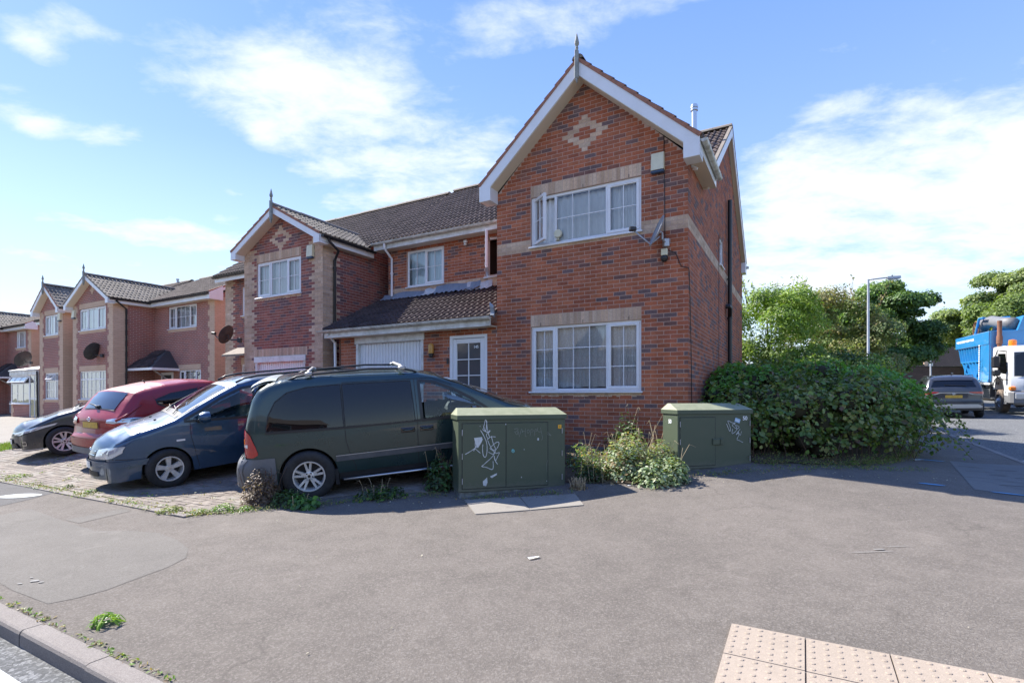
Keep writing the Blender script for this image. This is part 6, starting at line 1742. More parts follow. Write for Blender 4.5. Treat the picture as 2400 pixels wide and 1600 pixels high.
# ------------------------------------------------------------------ dark blue people carrier, nose to the street
top = [(2.10, .19), (2.18, .30), (2.20, .46), (2.19, .58), (2.14, .70), (2.05, .80), (1.85, .92), (1.45, 1.02), (1.24, 1.09), (.95, 1.25), (.55, 1.45), (.26, 1.575), (.0, 1.635), (-.5, 1.665), (-1.3, 1.66), (-1.9, 1.62), (-2.10, 1.55), (-2.20, 1.30), (-2.27, 1.02), (-2.28, .80), (-2.34, .62), (-2.34, .40), (-2.26, .26)]
c = Car('family_car', 'dark blue people carrier, nose to the street, right of the red car', .915, top,
        [(-2.34, .26), (-1.8, .24), (1.85, .21), (2.3, .17)], (1.42, -1.42), .315, 'paint_blue', .98, [(-2.4, .86), (-1.5, .80), (.3, .79), (2.4, .86)],
        [(-2.35, .93), (-2.0, .97), (-1, 1), (1.2, 1), (1.7, .975), (1.95, .92), (2.08, .86), (2.16, .79), (2.21, .70)], [(-2.4, .13), (-2.15, .18), (-1.7, .10), (.3, .10), (1.2, .08), (1.8, .10), (2.21, .12)],
        [(-2.4, .05), (-1.9, .04), (.4, .035), (1.2, .03), (1.8, .05), (2.05, .12), (2.21, .19)])
c.roofz = 1.65
fl, fu = [(.02, .99), (1.12, 1.04)], [(.02, 1.52), (.20, 1.50), (.55, 1.36), (.85, 1.20), (1.12, 1.07)]
rl, ru = [(-.98, .98), (-.10, .985)], [(-.98, 1.535), (-.10, 1.53)]
ql, qu = [(-1.95, 1.0), (-1.10, .98)], [(-1.95, 1.36), (-1.80, 1.48), (-1.10, 1.53)]
c.body(holes=[fin(fl, fu), fin(rl, ru)], tholes=[(.36, 1.12, .86), (-2.2, -2.11, .8)])
c.patch('front_window', (fl, fu), 'car_glass', .002); c.patch('rear_door_window', (rl, ru), 'car_glass', .002)
c.patch('quarter_window', (ql, qu), 'tinted_glass', .004); c.patch('privacy_backing', (ql, qu), 'black_glossy', .001)
for lo, up in ((fl, fu), (rl, ru), (ql, qu)): c.line('window_frame', lo + up[::-1] + [lo[0]], w_=.042, off=.005, mat_='black_plastic')
for pts in ([(1.05, 1.08), (1.06, .80), (1.0, .40), (.98, .26)], [(-.04, 1.56), (-.04, .98), (-.06, .30)], [(-1.04, 1.56), (-1.04, .95), (-.98, .66), (-.92, .55)], [(2.12, .56), (1.86, .54)]): c.line('panel_gap', pts, w_=.009, off=.0015)
c.line('side_moulding', [(-.95, .50), (1.02, .50)], w_=.05, off=.008, mat_='paint_blue')
for (x, z) in ((.08, .86), (-.92, .86)):
    for s in (1, -1):
        p = c.P(x, z, s); mb = MB(); mb.tube([(x - .08, p.y, z), (x - .05, p.y + s * .025, z), (x + .05, p.y + s * .025, z), (x + .08, p.y, z)], .014, 7); mb.build('door_handle', 'paint_blue', c.o, smooth=True)
c.tpatch('windscreen', .34, 1.15, .90, 'screen_glass', .004)
for s in (1, -1): c.tpatch('screen_pillar', .30, 1.19, None, 'black_plastic', .003, nvv=3, vfun=(lambda f, s=s: (s * .87, s * .985)))
c.tpatch('screen_top_band', .31, .40, .9, 'black_plastic', .006); c.tpatch('wiper_tray', 1.12, 1.24, .88, 'black_plastic', .006)
for y in (-.25, .35):
    mb = MB(); mb.tube([c.top_pt(1.20, (y + .12) / .8, .03), c.top_pt(1.12, y / .8, .035), c.top_pt(1.08, (y - .45) / .8, .03)], .010, 5); mb.build('wiper', 'black_plastic', c.o)
for v in (-.35, .35): p = c.top_pt(1.45, v, .008); mb = MB(); mb.bbox(p.x - .02, p.x + .02, p.y - .015, p.y + .015, p.z - .01, p.z + .012, .004); mb.build('washer_jet', 'black_plastic', c.o)
c.line('bonnet_gap', [(1.2, 1.045), (1.85, .86), (2.05, .79)], w_=.007, off=.0015)
# front end
c.epatch('headlamp', ([(.40, .565), (.62, .555), (.82, .585), (.95, .66)], [(.40, .70), (.62, .735), (.82, .75), (.95, .755)]), 'clear_lens', 1, .012, sides=(1, -1), nu=16)
c.epatch('headlamp_bowl', ([(.52, .60), (.66, .60)], [(.52, .69), (.66, .69)]), 'chrome', 1, .007, sides=(1, -1), nu=4)
c.epatch('grille', ([(0, .585), (.36, .585)], [(0, .73), (.30, .735), (.36, .70)]), 'black_plastic', 1, .008, sides=(1, -1))
for z in (.61, .64, .67, .70): c.epatch('grille_bar', ([(0, z), (.35, z)], [(0, z + .008), (.35, z + .008)]), 'chrome', 1, .014, sides=(1, -1), nvv=1)
fx_ = c.slice(.66, 1)[0][0]
mb = MB(); 
ring = [(fx_ + .022, .058 * math.cos(a), .66 + .033 * math.sin(a)) for a in np.linspace(0, 2 * math.pi, 21)]; mb.tube(ring, .006, 5, cap=False)
mb.tube([(fx_ + .022, -.028, .635), (fx_ + .022, -.022, .685)], .006, 5); mb.tube([(fx_ + .022, .022, .635), (fx_ + .022, .028, .685)], .006, 5); mb.tube([(fx_ + .022, -.026, .655), (fx_ + .022, .026, .665)], .006, 5); mb.build('badge', 'chrome', c.o, smooth=True)
c.epatch('bumper_strip', ([(0, .43), (.8, .42), (1.30, .44)], [(0, .53), (.8, .52), (1.30, .53)]), 'paint_blue', 1, .020, sides=(1, -1), nu=18)
c.epatch('number_plate', ([(0, .40), (.26, .40)], [(0, .51), (.26, .51)]), 'plate_white', 1, .034, sides=(1, -1), nu=3, nvv=1)
c.epatch('lower_grille', ([(0, .27), (.44, .27)], [(0, .345), (.42, .345)]), 'black_plastic', 1, .008, sides=(1, -1))
for z in (.285, .305, .325): c.epatch('grille_bar', ([(0, z), (.42, z)], [(0, z + .006), (.42, z + .006)]), 'cladding_grey', 1, .012, sides=(1, -1), nvv=1)
c.patch('side_repeater', ([(1.15, .735), (1.27, .735)], [(1.15, .765), (1.27, .765)]), 'white_lens', .01, nu=3, nvv=2)
for s in (1, -1):
    mb = MB(); mb.tube([(.26, s * .69, 1.60), (.12, s * .70, 1.665), (-.1, s * .70, 1.695), (-1.5, s * .70, 1.72), (-1.85, s * .70, 1.68), (-1.95, s * .69, 1.64)], .019, 7); mb.build('roof_rail', 'black_plastic', c.o, smooth=True)
for x in (1.42, -1.42):
    for s in (1, -1): c.wheel(x, s, (5, 'wide'), .20, .62, steer=8 if x > 0 else 0)
mirror_(c, .93, 1.05, 1, 'paint_blue', .20, .16); mirror_(c, .93, 1.05, -1, 'paint_blue', .20, .16)
c.seats((.05,), (-.42, .42), .50, h=.58); c.seats((-.85,), (-.45, 0, .45), .5, h=.55)
mb = MB(); mb.bbox(.80, 1.22, -.76, .76, .80, 1.0, .05); mb.build('dashboard', 'seat_grey', c.o)
mb = MB(); mb.bbox(-2.12, -1.2, -.6, .6, .5, .9, .05); mb.build('parcel_shelf', 'seat_grey', c.o)
c.tpatch('rear_window', -2.2, -2.11, .8, 'car_glass', .005)
c.place(7.66, -2.86, 200)

# ------------------------------------------------------------------ red crossover, tail to the street
top = [(2.00, .24), (2.03, .45), (2.0, .62), (1.90, .80), (1.65, .95), (1.2, 1.02), (1.02, 1.06), (.70, 1.22), (.30, 1.42), (.05, 1.50), (-.4, 1.54), (-.9, 1.52), (-1.35, 1.46), (-1.52, 1.42), (-1.68, 1.26), (-1.82, 1.08), (-1.90, .99), (-1.945, .93), (-1.95, .80), (-1.985, .66), (-2.04, .60), (-2.045, .46), (-1.98, .30)]
c = Car('crossover_car', 'red crossover car, tail to the street, between black and dark blue cars', .885, top,
        [(-2.05, .30), (-1.6, .24), (1.6, .22), (2.0, .24)], (1.265, -1.265), .335, 'paint_red', .98, [(-2.1, .86), (-1.3, .76), (.3, .78), (2.1, .86)],
        [(-2.05, .90), (-1.8, .965), (-1.2, 1.0), (1.2, 1.0), (1.7, .96), (2.05, .82)], [(-2.05, .16), (-1.85, .22), (-1.5, .14), (.2, .13), (1.2, .10), (2.05, .24)],
        [(-2.05, .07), (-1.5, .05), (-.5, .04), (1.2, .03), (2.05, .10)])
c.roofz = 1.52
c.body(tholes=[])
std_side(c, [('rear_door_window', [(-1.22, 1.16), (-.95, 1.02), (-.35, .985)], [(-1.22, 1.25), (-.9, 1.335), (-.35, 1.38)]), ('front_window', [(-.28, .985), (.85, 1.03)], [(-.28, 1.385), (.1, 1.36), (.5, 1.20), (.85, 1.06)])],
         [[(-.32, 1.42), (-.32, .9), (-.30, .32)], [(-1.25, 1.30), (-1.10, .95), (-1.0, .75), (-.9, .62)], [(.85, 1.0), (.82, .4)]], [(-.18, .90)])
c.tpatch('rear_window', -1.80, -1.54, .80, 'rear_glass', .006, nu=10, vfun=lambda f: (-.72 - .10 * f, .72 + .10 * f))
c.tpatch('window_rubber', -1.815, -1.80, .76, 'black_plastic', .007)
mb = MB(); a, b = c.top_pt(-1.79, .0, .02), c.top_pt(-1.74, .62, .025); mb.tube([a, a.lerp(b, .5) + Vector((0, 0, .01)), b], [.016, .012, .008], 6); mb.bbox(a.x - .03, a.x + .04, a.y - .04, a.y + .04, a.z - .02, a.z + .03, .01); mb.build('rear_wiper', 'black_plastic', c.o)
# boomerang tail lamps on the shoulders
c.epatch('tail_lamp', ([(.52, .87), (.74, .86), (.92, .87), (1.10, .915)], [(.52, .96), (.70, .985), (.92, .965), (1.10, .93)]), 'clear_lens', -1, .02, sides=(1, -1), nu=14)
c.epatch('brake_lens', ([(.52, .85), (.70, .835), (.92, .86)], [(.52, .895), (.70, .885), (.92, .90)]), 'red_lens', -1, .024, sides=(1, -1), nu=10)
for s in (1, -1):
    mb = MB(); pts = [c.P(-1.93, .93, s, .01), c.P(-1.80, 1.0, s, .012), c.P(-1.62, 1.12, s, .012), c.P(-1.48, 1.19, s, .008)]; mb.tube(pts, [.03, .028, .018, .006], 8); mb.build('tail_lamp_blade', 'paint_red', c.o, smooth=True)
    mb = MB(); pts = [c.P(-1.86, .94, s, .012), c.P(-1.70, .95, s, .014), c.P(-1.45, .93, s, .008)]; mb.tube(pts, [.03, .025, .006], 8); mb.build('tail_lamp_shoulder', 'clear_lens', c.o, smooth=True)
c.epatch('number_plate', ([(0, .79), (.26, .79)], [(0, .90), (.26, .90)]), 'plate_yellow', -1, .012, sides=(1, -1), nu=3, nvv=1)
c.epatch('plate_recess', ([(0, .77), (.34, .77)], [(0, .915), (.30, .915)]), 'room_red', -1, .004, sides=(1, -1), nu=4, nvv=2)
c.line('tailgate_gap', [(-1.90, .98), (-1.92, .70)], w_=.008); c.epatch('tailgate_gap', ([(0, .655), (.62, .66)], [(0, .665), (.62, .67)]), 'black_rubber', -1, .004, sides=(1, -1), nvv=1)
c.epatch('rear_bumper', ([(0, .44), (.7, .46), (.98, .46)], [(0, .60), (.7, .61), (.98, .61)]), 'paint_red', -1, .02, sides=(1, -1), nu=14)
c.epatch('bumper_reflector', ([(.45, .585), (.68, .59)], [(.45, .60), (.68, .605)]), 'black_plastic', -1, .024, sides=(1, -1), nu=4, nvv=1)
c.epatch('diffuser', ([(0, .30), (.95, .31)], [(0, .42), (.6, .43), (.95, .46)]), 'bumper_grey', -1, .016, sides=(1, -1), nu=12)
c.line('sill_cladding', [(-.9, .30), (.9, .28)], w_=.12, off=.01, mat_='cladding_grey')
rx_ = c.slice(.90, -1)[0][0]
mb = MB(); mb.tube([(rx_ - .014, .05 * math.cos(a), .955 + .035 * math.sin(a)) for a in np.linspace(0, 2 * math.pi, 21)], .007, 5, cap=False); mb.tube([(rx_ - .016, -.06, .955), (rx_ - .016, .06, .955)], .009, 6); mb.build('badge', 'chrome', c.o, smooth=True)
for x in (1.265, -1.265):
    for s in (1, -1): c.wheel(x, s, (5, 'vee'), .21, .66)
mirror_(c, .72, 1.0, -1, 'paint_red'); mirror_(c, .72, 1.0, 1, 'paint_red')
c.tpatch('windscreen', .12, .98, .86, 'black_glossy', .005)
mb = MB(); q = c.top_pt(-.95, .0, .0); mb.tube([q, q + Vector((-.03, 0, .05))], [.012, .008], 6); mb.build('aerial', 'black_plastic', c.o)
c.place(10.38, -2.32, -3)

# ------------------------------------------------------------------ black hatchback, nose to the street
top = [(1.96, .18), (2.03, .30), (2.04, .44), (2.01, .56), (1.94, .65), (1.70, .77), (1.35, .91), (1.05, .98), (.80, 1.09), (.40, 1.28), (.05, 1.40), (-.3, 1.455), (-.8, 1.455), (-1.4, 1.40), (-1.62, 1.36), (-1.86, 1.12), (-1.98, .98), (-2.0, .80), (-2.06, .66), (-2.06, .42), (-2.0, .28)]
c = Car('hatchback_car', 'black hatchback parked nose to the street, beside the lawn strip', .875, top,
        [(-2.06, .28), (-1.7, .20), (1.7, .18), (2.1, .16)], (1.30, -1.30), .32, 'paint_black', .92, [(-2.1, .84), (-1.3, .78), (.3, .76), (2.1, .84)],
        [(-2.06, .90), (-1.8, .96), (-1.0, 1), (1.1, 1), (1.5, .975), (1.78, .92), (1.91, .85), (2.0, .76), (2.05, .67)], [(-2.06, .14), (-1.85, .18), (-1.5, .10), (.2, .10), (1.1, .08), (1.6, .10), (2.05, .12)],
        [(-2.06, .05), (-1.5, .04), (.4, .035), (1.1, .03), (1.6, .06), (1.9, .14), (2.05, .21)])
c.roofz = 1.44
c.body()
std_side(c, [('front_window', [(-.22, .93), (.92, .955)], [(-.22, 1.335), (.02, 1.30), (.42, 1.14), (.92, .975)]), ('rear_door_window', [(-1.10, .95), (-.30, .93)], [(-1.10, 1.30), (-.30, 1.34)])],
         [[(.93, .95), (.90, .35)], [(-.26, 1.38), (-.26, .32)], [(-1.2, 1.3), (-1.0, .6)]], [(-.12, .84), (-1.0, .86)])
c.tpatch('windscreen', .14, .96, .86, 'screen_dark', .005)
c.tpatch('wiper_tray', .97, 1.08, .84, 'black_plastic', .006)
for y in (-.25, .3): mb = MB(); mb.tube([c.top_pt(1.03, y + .2, .03), c.top_pt(.95, y, .03), c.top_pt(.93, y - .5, .025)], .009, 5); mb.build('wiper', 'black_plastic', c.o)
c.line('bonnet_gap', [(1.0, .95), (1.5, .82), (1.85, .69)], w_=.007, off=.0015)
c.epatch('headlamp', ([(.36, .52), (.62, .53), (.90, .60), (1.20, .70)], [(.36, .575), (.62, .62), (.90, .685), (1.20, .745)]), 'clear_lens', 1, .012, sides=(1, -1), nu=16)
c.epatch('grille', ([(0, .48), (.46, .50)], [(0, .56), (.38, .575), (.46, .56)]), 'black_plastic', 1, .008, sides=(1, -1))
c.epatch('grille_trim', ([(0, .555), (.40, .565)], [(0, .57), (.40, .58)]), 'chrome', 1, .014, sides=(1, -1), nvv=1)
c.epatch('lower_grille', ([(0, .23), (.44, .23), (.50, .235)], [(0, .35), (.40, .35), (.50, .25)]), 'black_plastic', 1, .008, sides=(1, -1))
for z in (.24, .27, .30): c.epatch('grille_bar', ([(0, z), (.43, z)], [(0, z + .008), (.43, z + .008)]), 'cladding_grey', 1, .013, sides=(1, -1), nvv=1)
c.epatch('number_plate', ([(0, .33), (.26, .33)], [(0, .44), (.26, .44)]), 'plate_white', 1, .02, sides=(1, -1), nu=3, nvv=1)
c.epatch('bumper_lip', ([(0, .175), (.8, .18), (1.15, .2)], [(0, .205), (.8, .21), (1.15, .225)]), 'silver_trim', 1, .014, sides=(1, -1), nvv=1)
c.epatch('fog_lamp', ([(.68, .30), (.80, .30)], [(.68, .385), (.80, .385)]), 'chrome', 1, .012, sides=(1, -1), nu=4, nvv=3); c.epatch('fog_lens', ([(.70, .315), (.78, .315)], [(.70, .37), (.78, .37)]), 'black_glossy', 1, .018, sides=(1, -1), nu=4, nvv=3)
c.patch('side_repeater', ([(.98, .705), (1.03, .705)], [(.98, .72), (1.03, .72)]), 'chrome', .01, nu=2, nvv=1)
c.line('wing_trim', [(.70, .80), (.90, .805)], w_=.014, off=.01, mat_='chrome')
for x in (1.30, -1.30):
    for s in (1, -1): c.wheel(x, s, (5, 'vee'), .20, .66, 'alloy_pink', steer=6 if x > 0 else 0)
mirror_(c, .66, .96, 1, 'chrome_dark', .2, .13); mirror_(c, .66, .96, -1, 'chrome_dark', .2, .13)
c.place(13.05, -2.35, 203)

# ------------------------------------------------------------------ grey estate 4x4 on the side road, seen from behind
top = [(2.28, .28), (2.32, .5), (2.28, .8), (2.1, .98), (1.6, 1.06), (1.2, 1.10), (.8, 1.30), (.35, 1.56), (.1, 1.64), (-.4, 1.68), (-1.2, 1.66), (-1.75, 1.62), (-1.95, 1.56), (-2.10, 1.36), (-2.20, 1.16), (-2.235, 1.06), (-2.24, .95), (-2.22, .72), (-2.27, .60), (-2.28, .48), (-2.22, .32)]
c = Car('estate_car', 'dark grey sports utility car driving away on the side road beside the blue lorry', .93, top,
        [(-2.28, .32), (-1.8, .26), (1.8, .25), (2.3, .28)], (1.345, -1.345), .36, 'paint_grey', 1.08, [(-2.3, .80), (-1.9, .78), (-1.3, .78), (.3, .80), (2.1, .86)],
        [(-2.28, .93), (-2.0, .975), (-1.2, 1.0), (1.2, 1.0), (1.9, .96), (2.32, .82)], [(-2.3, .10), (-2.05, .14), (-1.5, .10), (.2, .10), (1.2, .10), (2.05, .24)],
        [(-2.3, .05), (-1.5, .04), (-.5, .04), (1.2, .03), (2.05, .10)])
c.roofz = 1.66; c.body(tholes=[])
std_side(c, [('rear_door_window', [(-1.25, 1.10), (-.32, 1.08)], [(-1.25, 1.44), (-.32, 1.50)]), ('front_window', [(-.25, 1.08), (1.0, 1.12)], [(-.25, 1.50), (.1, 1.47), (.5, 1.30), (1.0, 1.14)]), ('quarter_window', [(-1.85, 1.16), (-1.34, 1.10)], [(-1.85, 1.30), (-1.34, 1.43)])], [[(-.28, 1.5), (-.28, .35)]], [(-.15, .98)])
c.tpatch('rear_window', -2.17, -1.97, .88, 'tinted_glass', .006, vfun=lambda f: (-.86 + .04 * f, .86 - .04 * f)); c.tpatch('window_backing', -2.17, -1.97, .88, 'black_glossy', .003)
c.tpatch('roof_spoiler', -2.03, -1.7, .86, 'paint_grey', .03)
c.epatch('tail_lamp', ([(.46, 1.00), (.80, .96), (.95, .93), (1.08, .96)], [(.46, 1.035), (.80, 1.045), (.95, 1.05), (1.08, 1.02)]), 'red_lens', -1, .016, sides=(1, -1), nu=14)
c.epatch('tailgate_trim', ([(0, .985), (.42, .985), (.56, .93), (.85, .915)], [(0, 1.015), (.44, 1.015), (.60, .95), (.85, .935)]), 'silver_trim', -1, .02, sides=(1, -1), nu=14, nvv=2)
c.epatch('number_plate', ([(0, .80), (.26, .80)], [(0, .91), (.26, .91)]), 'plate_yellow', -1, .014, sides=(1, -1), nu=3, nvv=1)
c.epatch('bumper_shadow', ([(0, .58), (.95, .60)], [(0, .68), (.8, .68), (.95, .66)]), 'black_plastic', -1, .010, sides=(1, -1), nu=12)
c.epatch('bumper_skid', ([(0, .40), (.85, .42)], [(0, .555), (.72, .555), (.85, .50)]), 'silver_trim', -1, .022, sides=(1, -1), nu=12)
c.epatch('rear_bumper', ([(0, .32), (1.0, .32)], [(0, .40), (1.0, .58)]), 'black_plastic', -1, .012, sides=(1, -1), nu=12)
rx_ = c.slice(.955, -1)[0][0]
mb = MB()
for (ry, rz_) in ((.055, .036), (.018, .034), (.036, .014)): mb.tube([(rx_ - .02, ry * math.cos(a), .955 + (.012 if rz_ < .02 else 0) + rz_ * math.sin(a)) for a in np.linspace(0, 2 * math.pi, 19)], .005, 5, cap=False)
mb.build('badge', 'chrome', c.o, smooth=True)
mb = MB(); a, b = c.top_pt(-2.16, -.5, .03), c.top_pt(-2.14, .35, .03); mb.tube([a, b], .012, 5); mb.build('rear_wiper', 'black_plastic', c.o)
mb = MB(); q = c.top_pt(-1.7, 0, .0); mb.prism([(q.x - .09, q.z - .01), (q.x + .09, q.z - .01), (q.x - .05, q.z + .07)], 1, -.015, .015); mb.build('aerial_fin', 'black_plastic', c.o)
for s in (1, -1): mb = MB(); mb.tube([(.2, s * .66, 1.63), (.1, s * .67, 1.68), (-1.6, s * .67, 1.69), (-1.75, s * .66, 1.65)], .015, 6); mb.build('roof_rail', 'black_plastic', c.o, smooth=True)
for x in (1.345, -1.345):
    for s in (1, -1): c.wheel(x, s, (5, 'vee'), .235, .64)
for x in (-1.345, 1.345): c.line('arch_cladding', [(x + .43 * math.cos(a), .36 + .43 * math.sin(a)) for a in np.linspace(.1, math.pi - .1, 16)], w_=.07, off=.012, mat_='cladding_grey')
mirror_(c, .85, 1.12, -1, 'paint_grey'); mirror_(c, .85, 1.12, 1, 'paint_grey')
c.place(-7.0, 19.4, 3)

# ------------------------------------------------------------------ blue and white road planings / sweeper lorry coming down the side road
def truck():
    T_ = empty('lorry', label='blue and white lorry with ribbed hopper and orange beacons, behind the grey car', cat='lorry'); 
    def B(name, m_, parent=None): 
        mb = MB(); mb._fin = (name, m_, parent); return mb
    def fin_(mb, smooth=False, sharp=None):
        n, m_, p = mb._fin; return fixn(mb.build(n, m_, p or T_, smooth=smooth, sharp=sharp))
    # x forward (towards the camera), y left, z up; right side (y<0) faces the camera's left
    mb = B('chassis', 'cladding_grey'); mb.box(-6.2, 1.2, -.45, .45, .75, 1.05); mb.box(-6.0, 1.0, -1.15, -1.05, .55, .62); mb.box(-6.0, -.3, -1.2, -1.1, 1.22, 1.30)
    for x in (-.6, -1.3, -2.2, -3.0, -3.6): mb.box(x - .04, x + .04, -1.12, -1.04, .55, 1.25)
    mb.box(-3.2, -1.2, -1.15, -.6, .60, 1.02); fin_(mb)
    # cab
    cw = 1.22
    prof = [(1.35, .62), (1.42, .95), (1.42, 1.42), (1.36, 1.55), (1.20, 2.55), (1.05, 2.78), (.6, 2.86), (-.55, 2.86), (-.60, 2.70), (-.60, 1.0), (-.38, 1.0), (-.32, 1.35), (-.1, 1.55), (.30, 1.58), (.62, 1.40), (.72, 1.05), (.74, .62)]
    mb = B('cab', 'paint_truck_white'); n = len(prof)
    V = [];  ys = (-cw, -cw + .05, -cw + .16, cw - .16, cw - .05, cw); ins = (.0, .0, .06, .06, .0, .0)
    cab_ = []
    def sec(y, sx_, sz): return [((x - .3) * sx_ + .3, y, (z - 1.2) * sz + 1.2) for x, z in prof]
    rows = [sec(-cw, .985, .985), sec(-cw + .04, 1, 1), sec(-.7, 1.035, 1.005), sec(0, 1.05, 1.01), sec(.7, 1.035, 1.005), sec(cw - .04, 1, 1), sec(cw, .985, .985)]
    V = [p for r_ in rows for p in r_]; F = [(i * n + k, i * n + (k + 1) % n, (i + 1) * n + (k + 1) % n, (i + 1) * n + k) for i in range(len(rows) - 1) for k in range(n)] + [tuple(range(n)), tuple(range((len(rows) - 1) * n, len(rows) * n))]
    mb.add(V, F); cab = fin_(mb, True, 30)
    # side window and door, seen on the right-hand side
    mb = B('side_window', 'tinted_glass', cab); mb.add([(.02, -cw - .008, 1.72), (.92, -cw - .008, 1.66), (1.08, -cw - .008, 1.80), (.86, -cw - .008, 2.52), (.02, -cw - .008, 2.55)], [(0, 1, 2, 3, 4)]); fin_(mb)
    mb = B('window_backing', 'black_glossy', cab); mb.add([(.02, -cw - .004, 1.72), (.92, -cw - .004, 1.66), (1.08, -cw - .004, 1.80), (.86, -cw - .004, 2.52), (.02, -cw - .004, 2.55)], [(0, 1, 2, 3, 4)]); fin_(mb)
    mb = B('door_gap', 'black_rubber', cab)
    for (x0, z0, x1, z1) in ((-.06, 1.58, -.06, 2.62), (-.06, 2.62, .92, 2.60), (.92, 2.60, 1.22, 1.60), (-.5, 1.42, 1.3, 1.42), (-.06, 1.58, -.0, 1.2)):
        mb.tube([(x0, -cw - .002, z0), (x1, -cw - .002, z1)], .008, 4)
    fin_(mb)
    mb = B('door_handle', 'black_plastic', cab); mb.bbox(.06, .20, -cw - .03, -cw, 1.50, 1.54, .01); mb.bbox(-.42, -.36, -cw - .02, -cw, 1.55, 1.70, .01); fin_(mb)
    mb = B('windscreen', 'tinted_glass', cab)
    mb.grid(lambda u, v: (1.415 - .175 * v + .06 * (1 - (2 * u - 1) ** 2) - .005, (2 * u - 1) * (1.06 - .04 * v), 1.60 + .92 * v), 12, 6); fin_(mb, True)
    mb = B('windscreen_backing', 'black_glossy', cab)
    mb.grid(lambda u, v: (1.405 - .175 * v + .06 * (1 - (2 * u - 1) ** 2) - .005, (2 * u - 1) * (1.10 - .04 * v), 1.56 + 1.0 * v), 12, 6); fin_(mb, True)
    mb = B('front_panel', 'paint_truck_blue', cab); mb.grid(lambda u, v: (1.475 + .045 * (1 - (2 * u - 1) ** 2), (2 * u - 1) * .80, 1.02 + .48 * v), 10, 3); fin_(mb, True)
    mb = B('front_bumper', 'bumper_grey', cab); mb.bbox(1.15, 1.56, -1.24, 1.24, .38, .98, .09); mb.bbox(.76, 1.3, -1.24, -1.0, .42, .80, .06); fin_(mb)
    mb = B('headlamp', 'clear_lens', cab); mb.bbox(1.50, 1.585, -1.12, -.72, .62, .88, .03); fin_(mb)
    mb = B('headlamp', 'clear_lens', cab); mb.bbox(1.50, 1.585, .72, 1.12, .62, .88, .03); fin_(mb)
    mb = B('indicator', 'orange_lens', cab); mb.bbox(1.30, 1.50, -1.262, -1.06, .98, 1.14, .03); fin_(mb)
    for k, y in enumerate((-.85, .8)):
        mb = B('beacon', 'orange_lens', cab); mb.lathe([(.13, 2.90), (.14, 3.0), (.13, 3.10), (.05, 3.13), (.001, 3.13)], 16, (.35, y, 0)); mb.lathe([(.15, 2.85), (.15, 2.9), (.12, 2.9)], 16, (.35, y, 0)); fin_(mb, True, 40)
    # mirrors on their arms
    mb = B('mirror', 'black_plastic', cab); mb.bbox(.90, 1.10, -cw - .48, -cw - .22, 1.92, 2.42, .05); mb.bbox(.90, 1.10, -cw - .46, -cw - .20, 1.58, 1.84, .05)
    mb.tube([(1.0, -cw + .02, 2.60), (1.0, -cw - .30, 2.66), (1.0, -cw - .36, 2.40)], .022, 6); mb.tube([(1.0, -cw - .33, 1.60), (1.0, -cw - .22, 1.45), (1.0, -cw + .02, 1.42)], .022, 6); fin_(mb)
    # steps and mudguard
    mb = B('mudguard', 'cladding_grey', cab); mb.grid(lambda u, v: (.10 + .66 * math.cos(math.pi * (.02 + .96 * u)), -cw - .03 + .45 * v, .92 + .62 * math.sin(math.pi * (.02 + .96 * u))), 16, 2); fin_(mb, True)
    mb = B('cab_step', 'bumper_grey', cab); mb.bbox(.78, 1.10, -cw - .04, -.9, .40, .46, .01); mb.bbox(.78, 1.10, -cw - .02, -.9, .72, .77, .01); fin_(mb)
    # exhaust stack behind the cab
    mb = B('exhaust_stack', 'rusty'); mb.lathe([(.08, 1.5), (.08, 3.0), (.11, 3.02), (.11, 3.35), (.085, 3.40), (.085, 4.05), (.001, 4.05)], 14, (-.80, -.95, 0)); fin_(mb, True, 40)
    mb = B('air_tank', 'galv'); mb.bbox(-1.0, -.72, -1.15, -.8, 1.1, 2.3, .03); fin_(mb)
    # hopper: ribbed side with sloping back, flat locker column next to the cab
    hx0, hx1, hz0, hz1 = -5.9, -1.05, 1.32, 3.55; yr_ = -1.24
    mb = B('hopper', 'paint_truck_blue')
    sidep = [(-5.75, 2.95), (-5.9, 3.55), (-1.05, 3.62), (-1.05, 1.32), (-2.35, 1.32), (-5.35, 1.32)]
    mb.prism([(-5.4, 1.32), (-5.9, 3.55), (-1.05, 3.62), (-1.05, 1.32)], 1, -1.02, 1.24)
    mb.bbox(-5.98, -1.0, yr_ - .04, -1.0, 3.02, 3.62, .02); mb.bbox(-2.15, -1.0, yr_ - .02, -1.0, 1.34, 3.03, .02); mb.bbox(-5.45, -1.0, yr_ - .05, -1.0, 1.30, 1.46, .02)
    hop = fin_(mb)
    mb = B('hopper_front', 'paint_truck_blue', hop); mb.bbox(-1.02, -.98, -1.20, 1.24, 1.34, 3.62, .01); mb.hexa([(-4.8, -.3, 3.6), (-.95, -.3, 3.6), (-.95, 1.24, 3.6), (-4.8, 1.24, 3.6), (-4.2, -.1, 4.25), (-.95, -.1, 4.25), (-.95, 1.24, 4.25), (-4.2, 1.24, 4.25)]); fin_(mb)
    # ribs
    for k in range(9):
        x = -5.62 + k * .40
        mb = B('rib', 'paint_truck_blue', hop); mb.hexa([(x, yr_ - .0, 3.02), (x + .06, yr_ - .0, 3.02), (x + .06, -1.02, 3.02), (x, -1.02, 3.02), (x + .42, yr_, 2.32), (x + .48, yr_, 2.32), (x + .48, -1.02, 2.32), (x + .42, -1.02, 2.32)]) if x + .48 < -2.1 else mb.bbox(-2.2, -2.15, yr_, -1.0, 2.3, 3.0)
        fin_(mb)
    mb = B('rib', 'paint_truck_blue', hop); mb.bbox(-5.2, -2.15, yr_, -1.02, 2.26, 2.34, .01); fin_(mb)
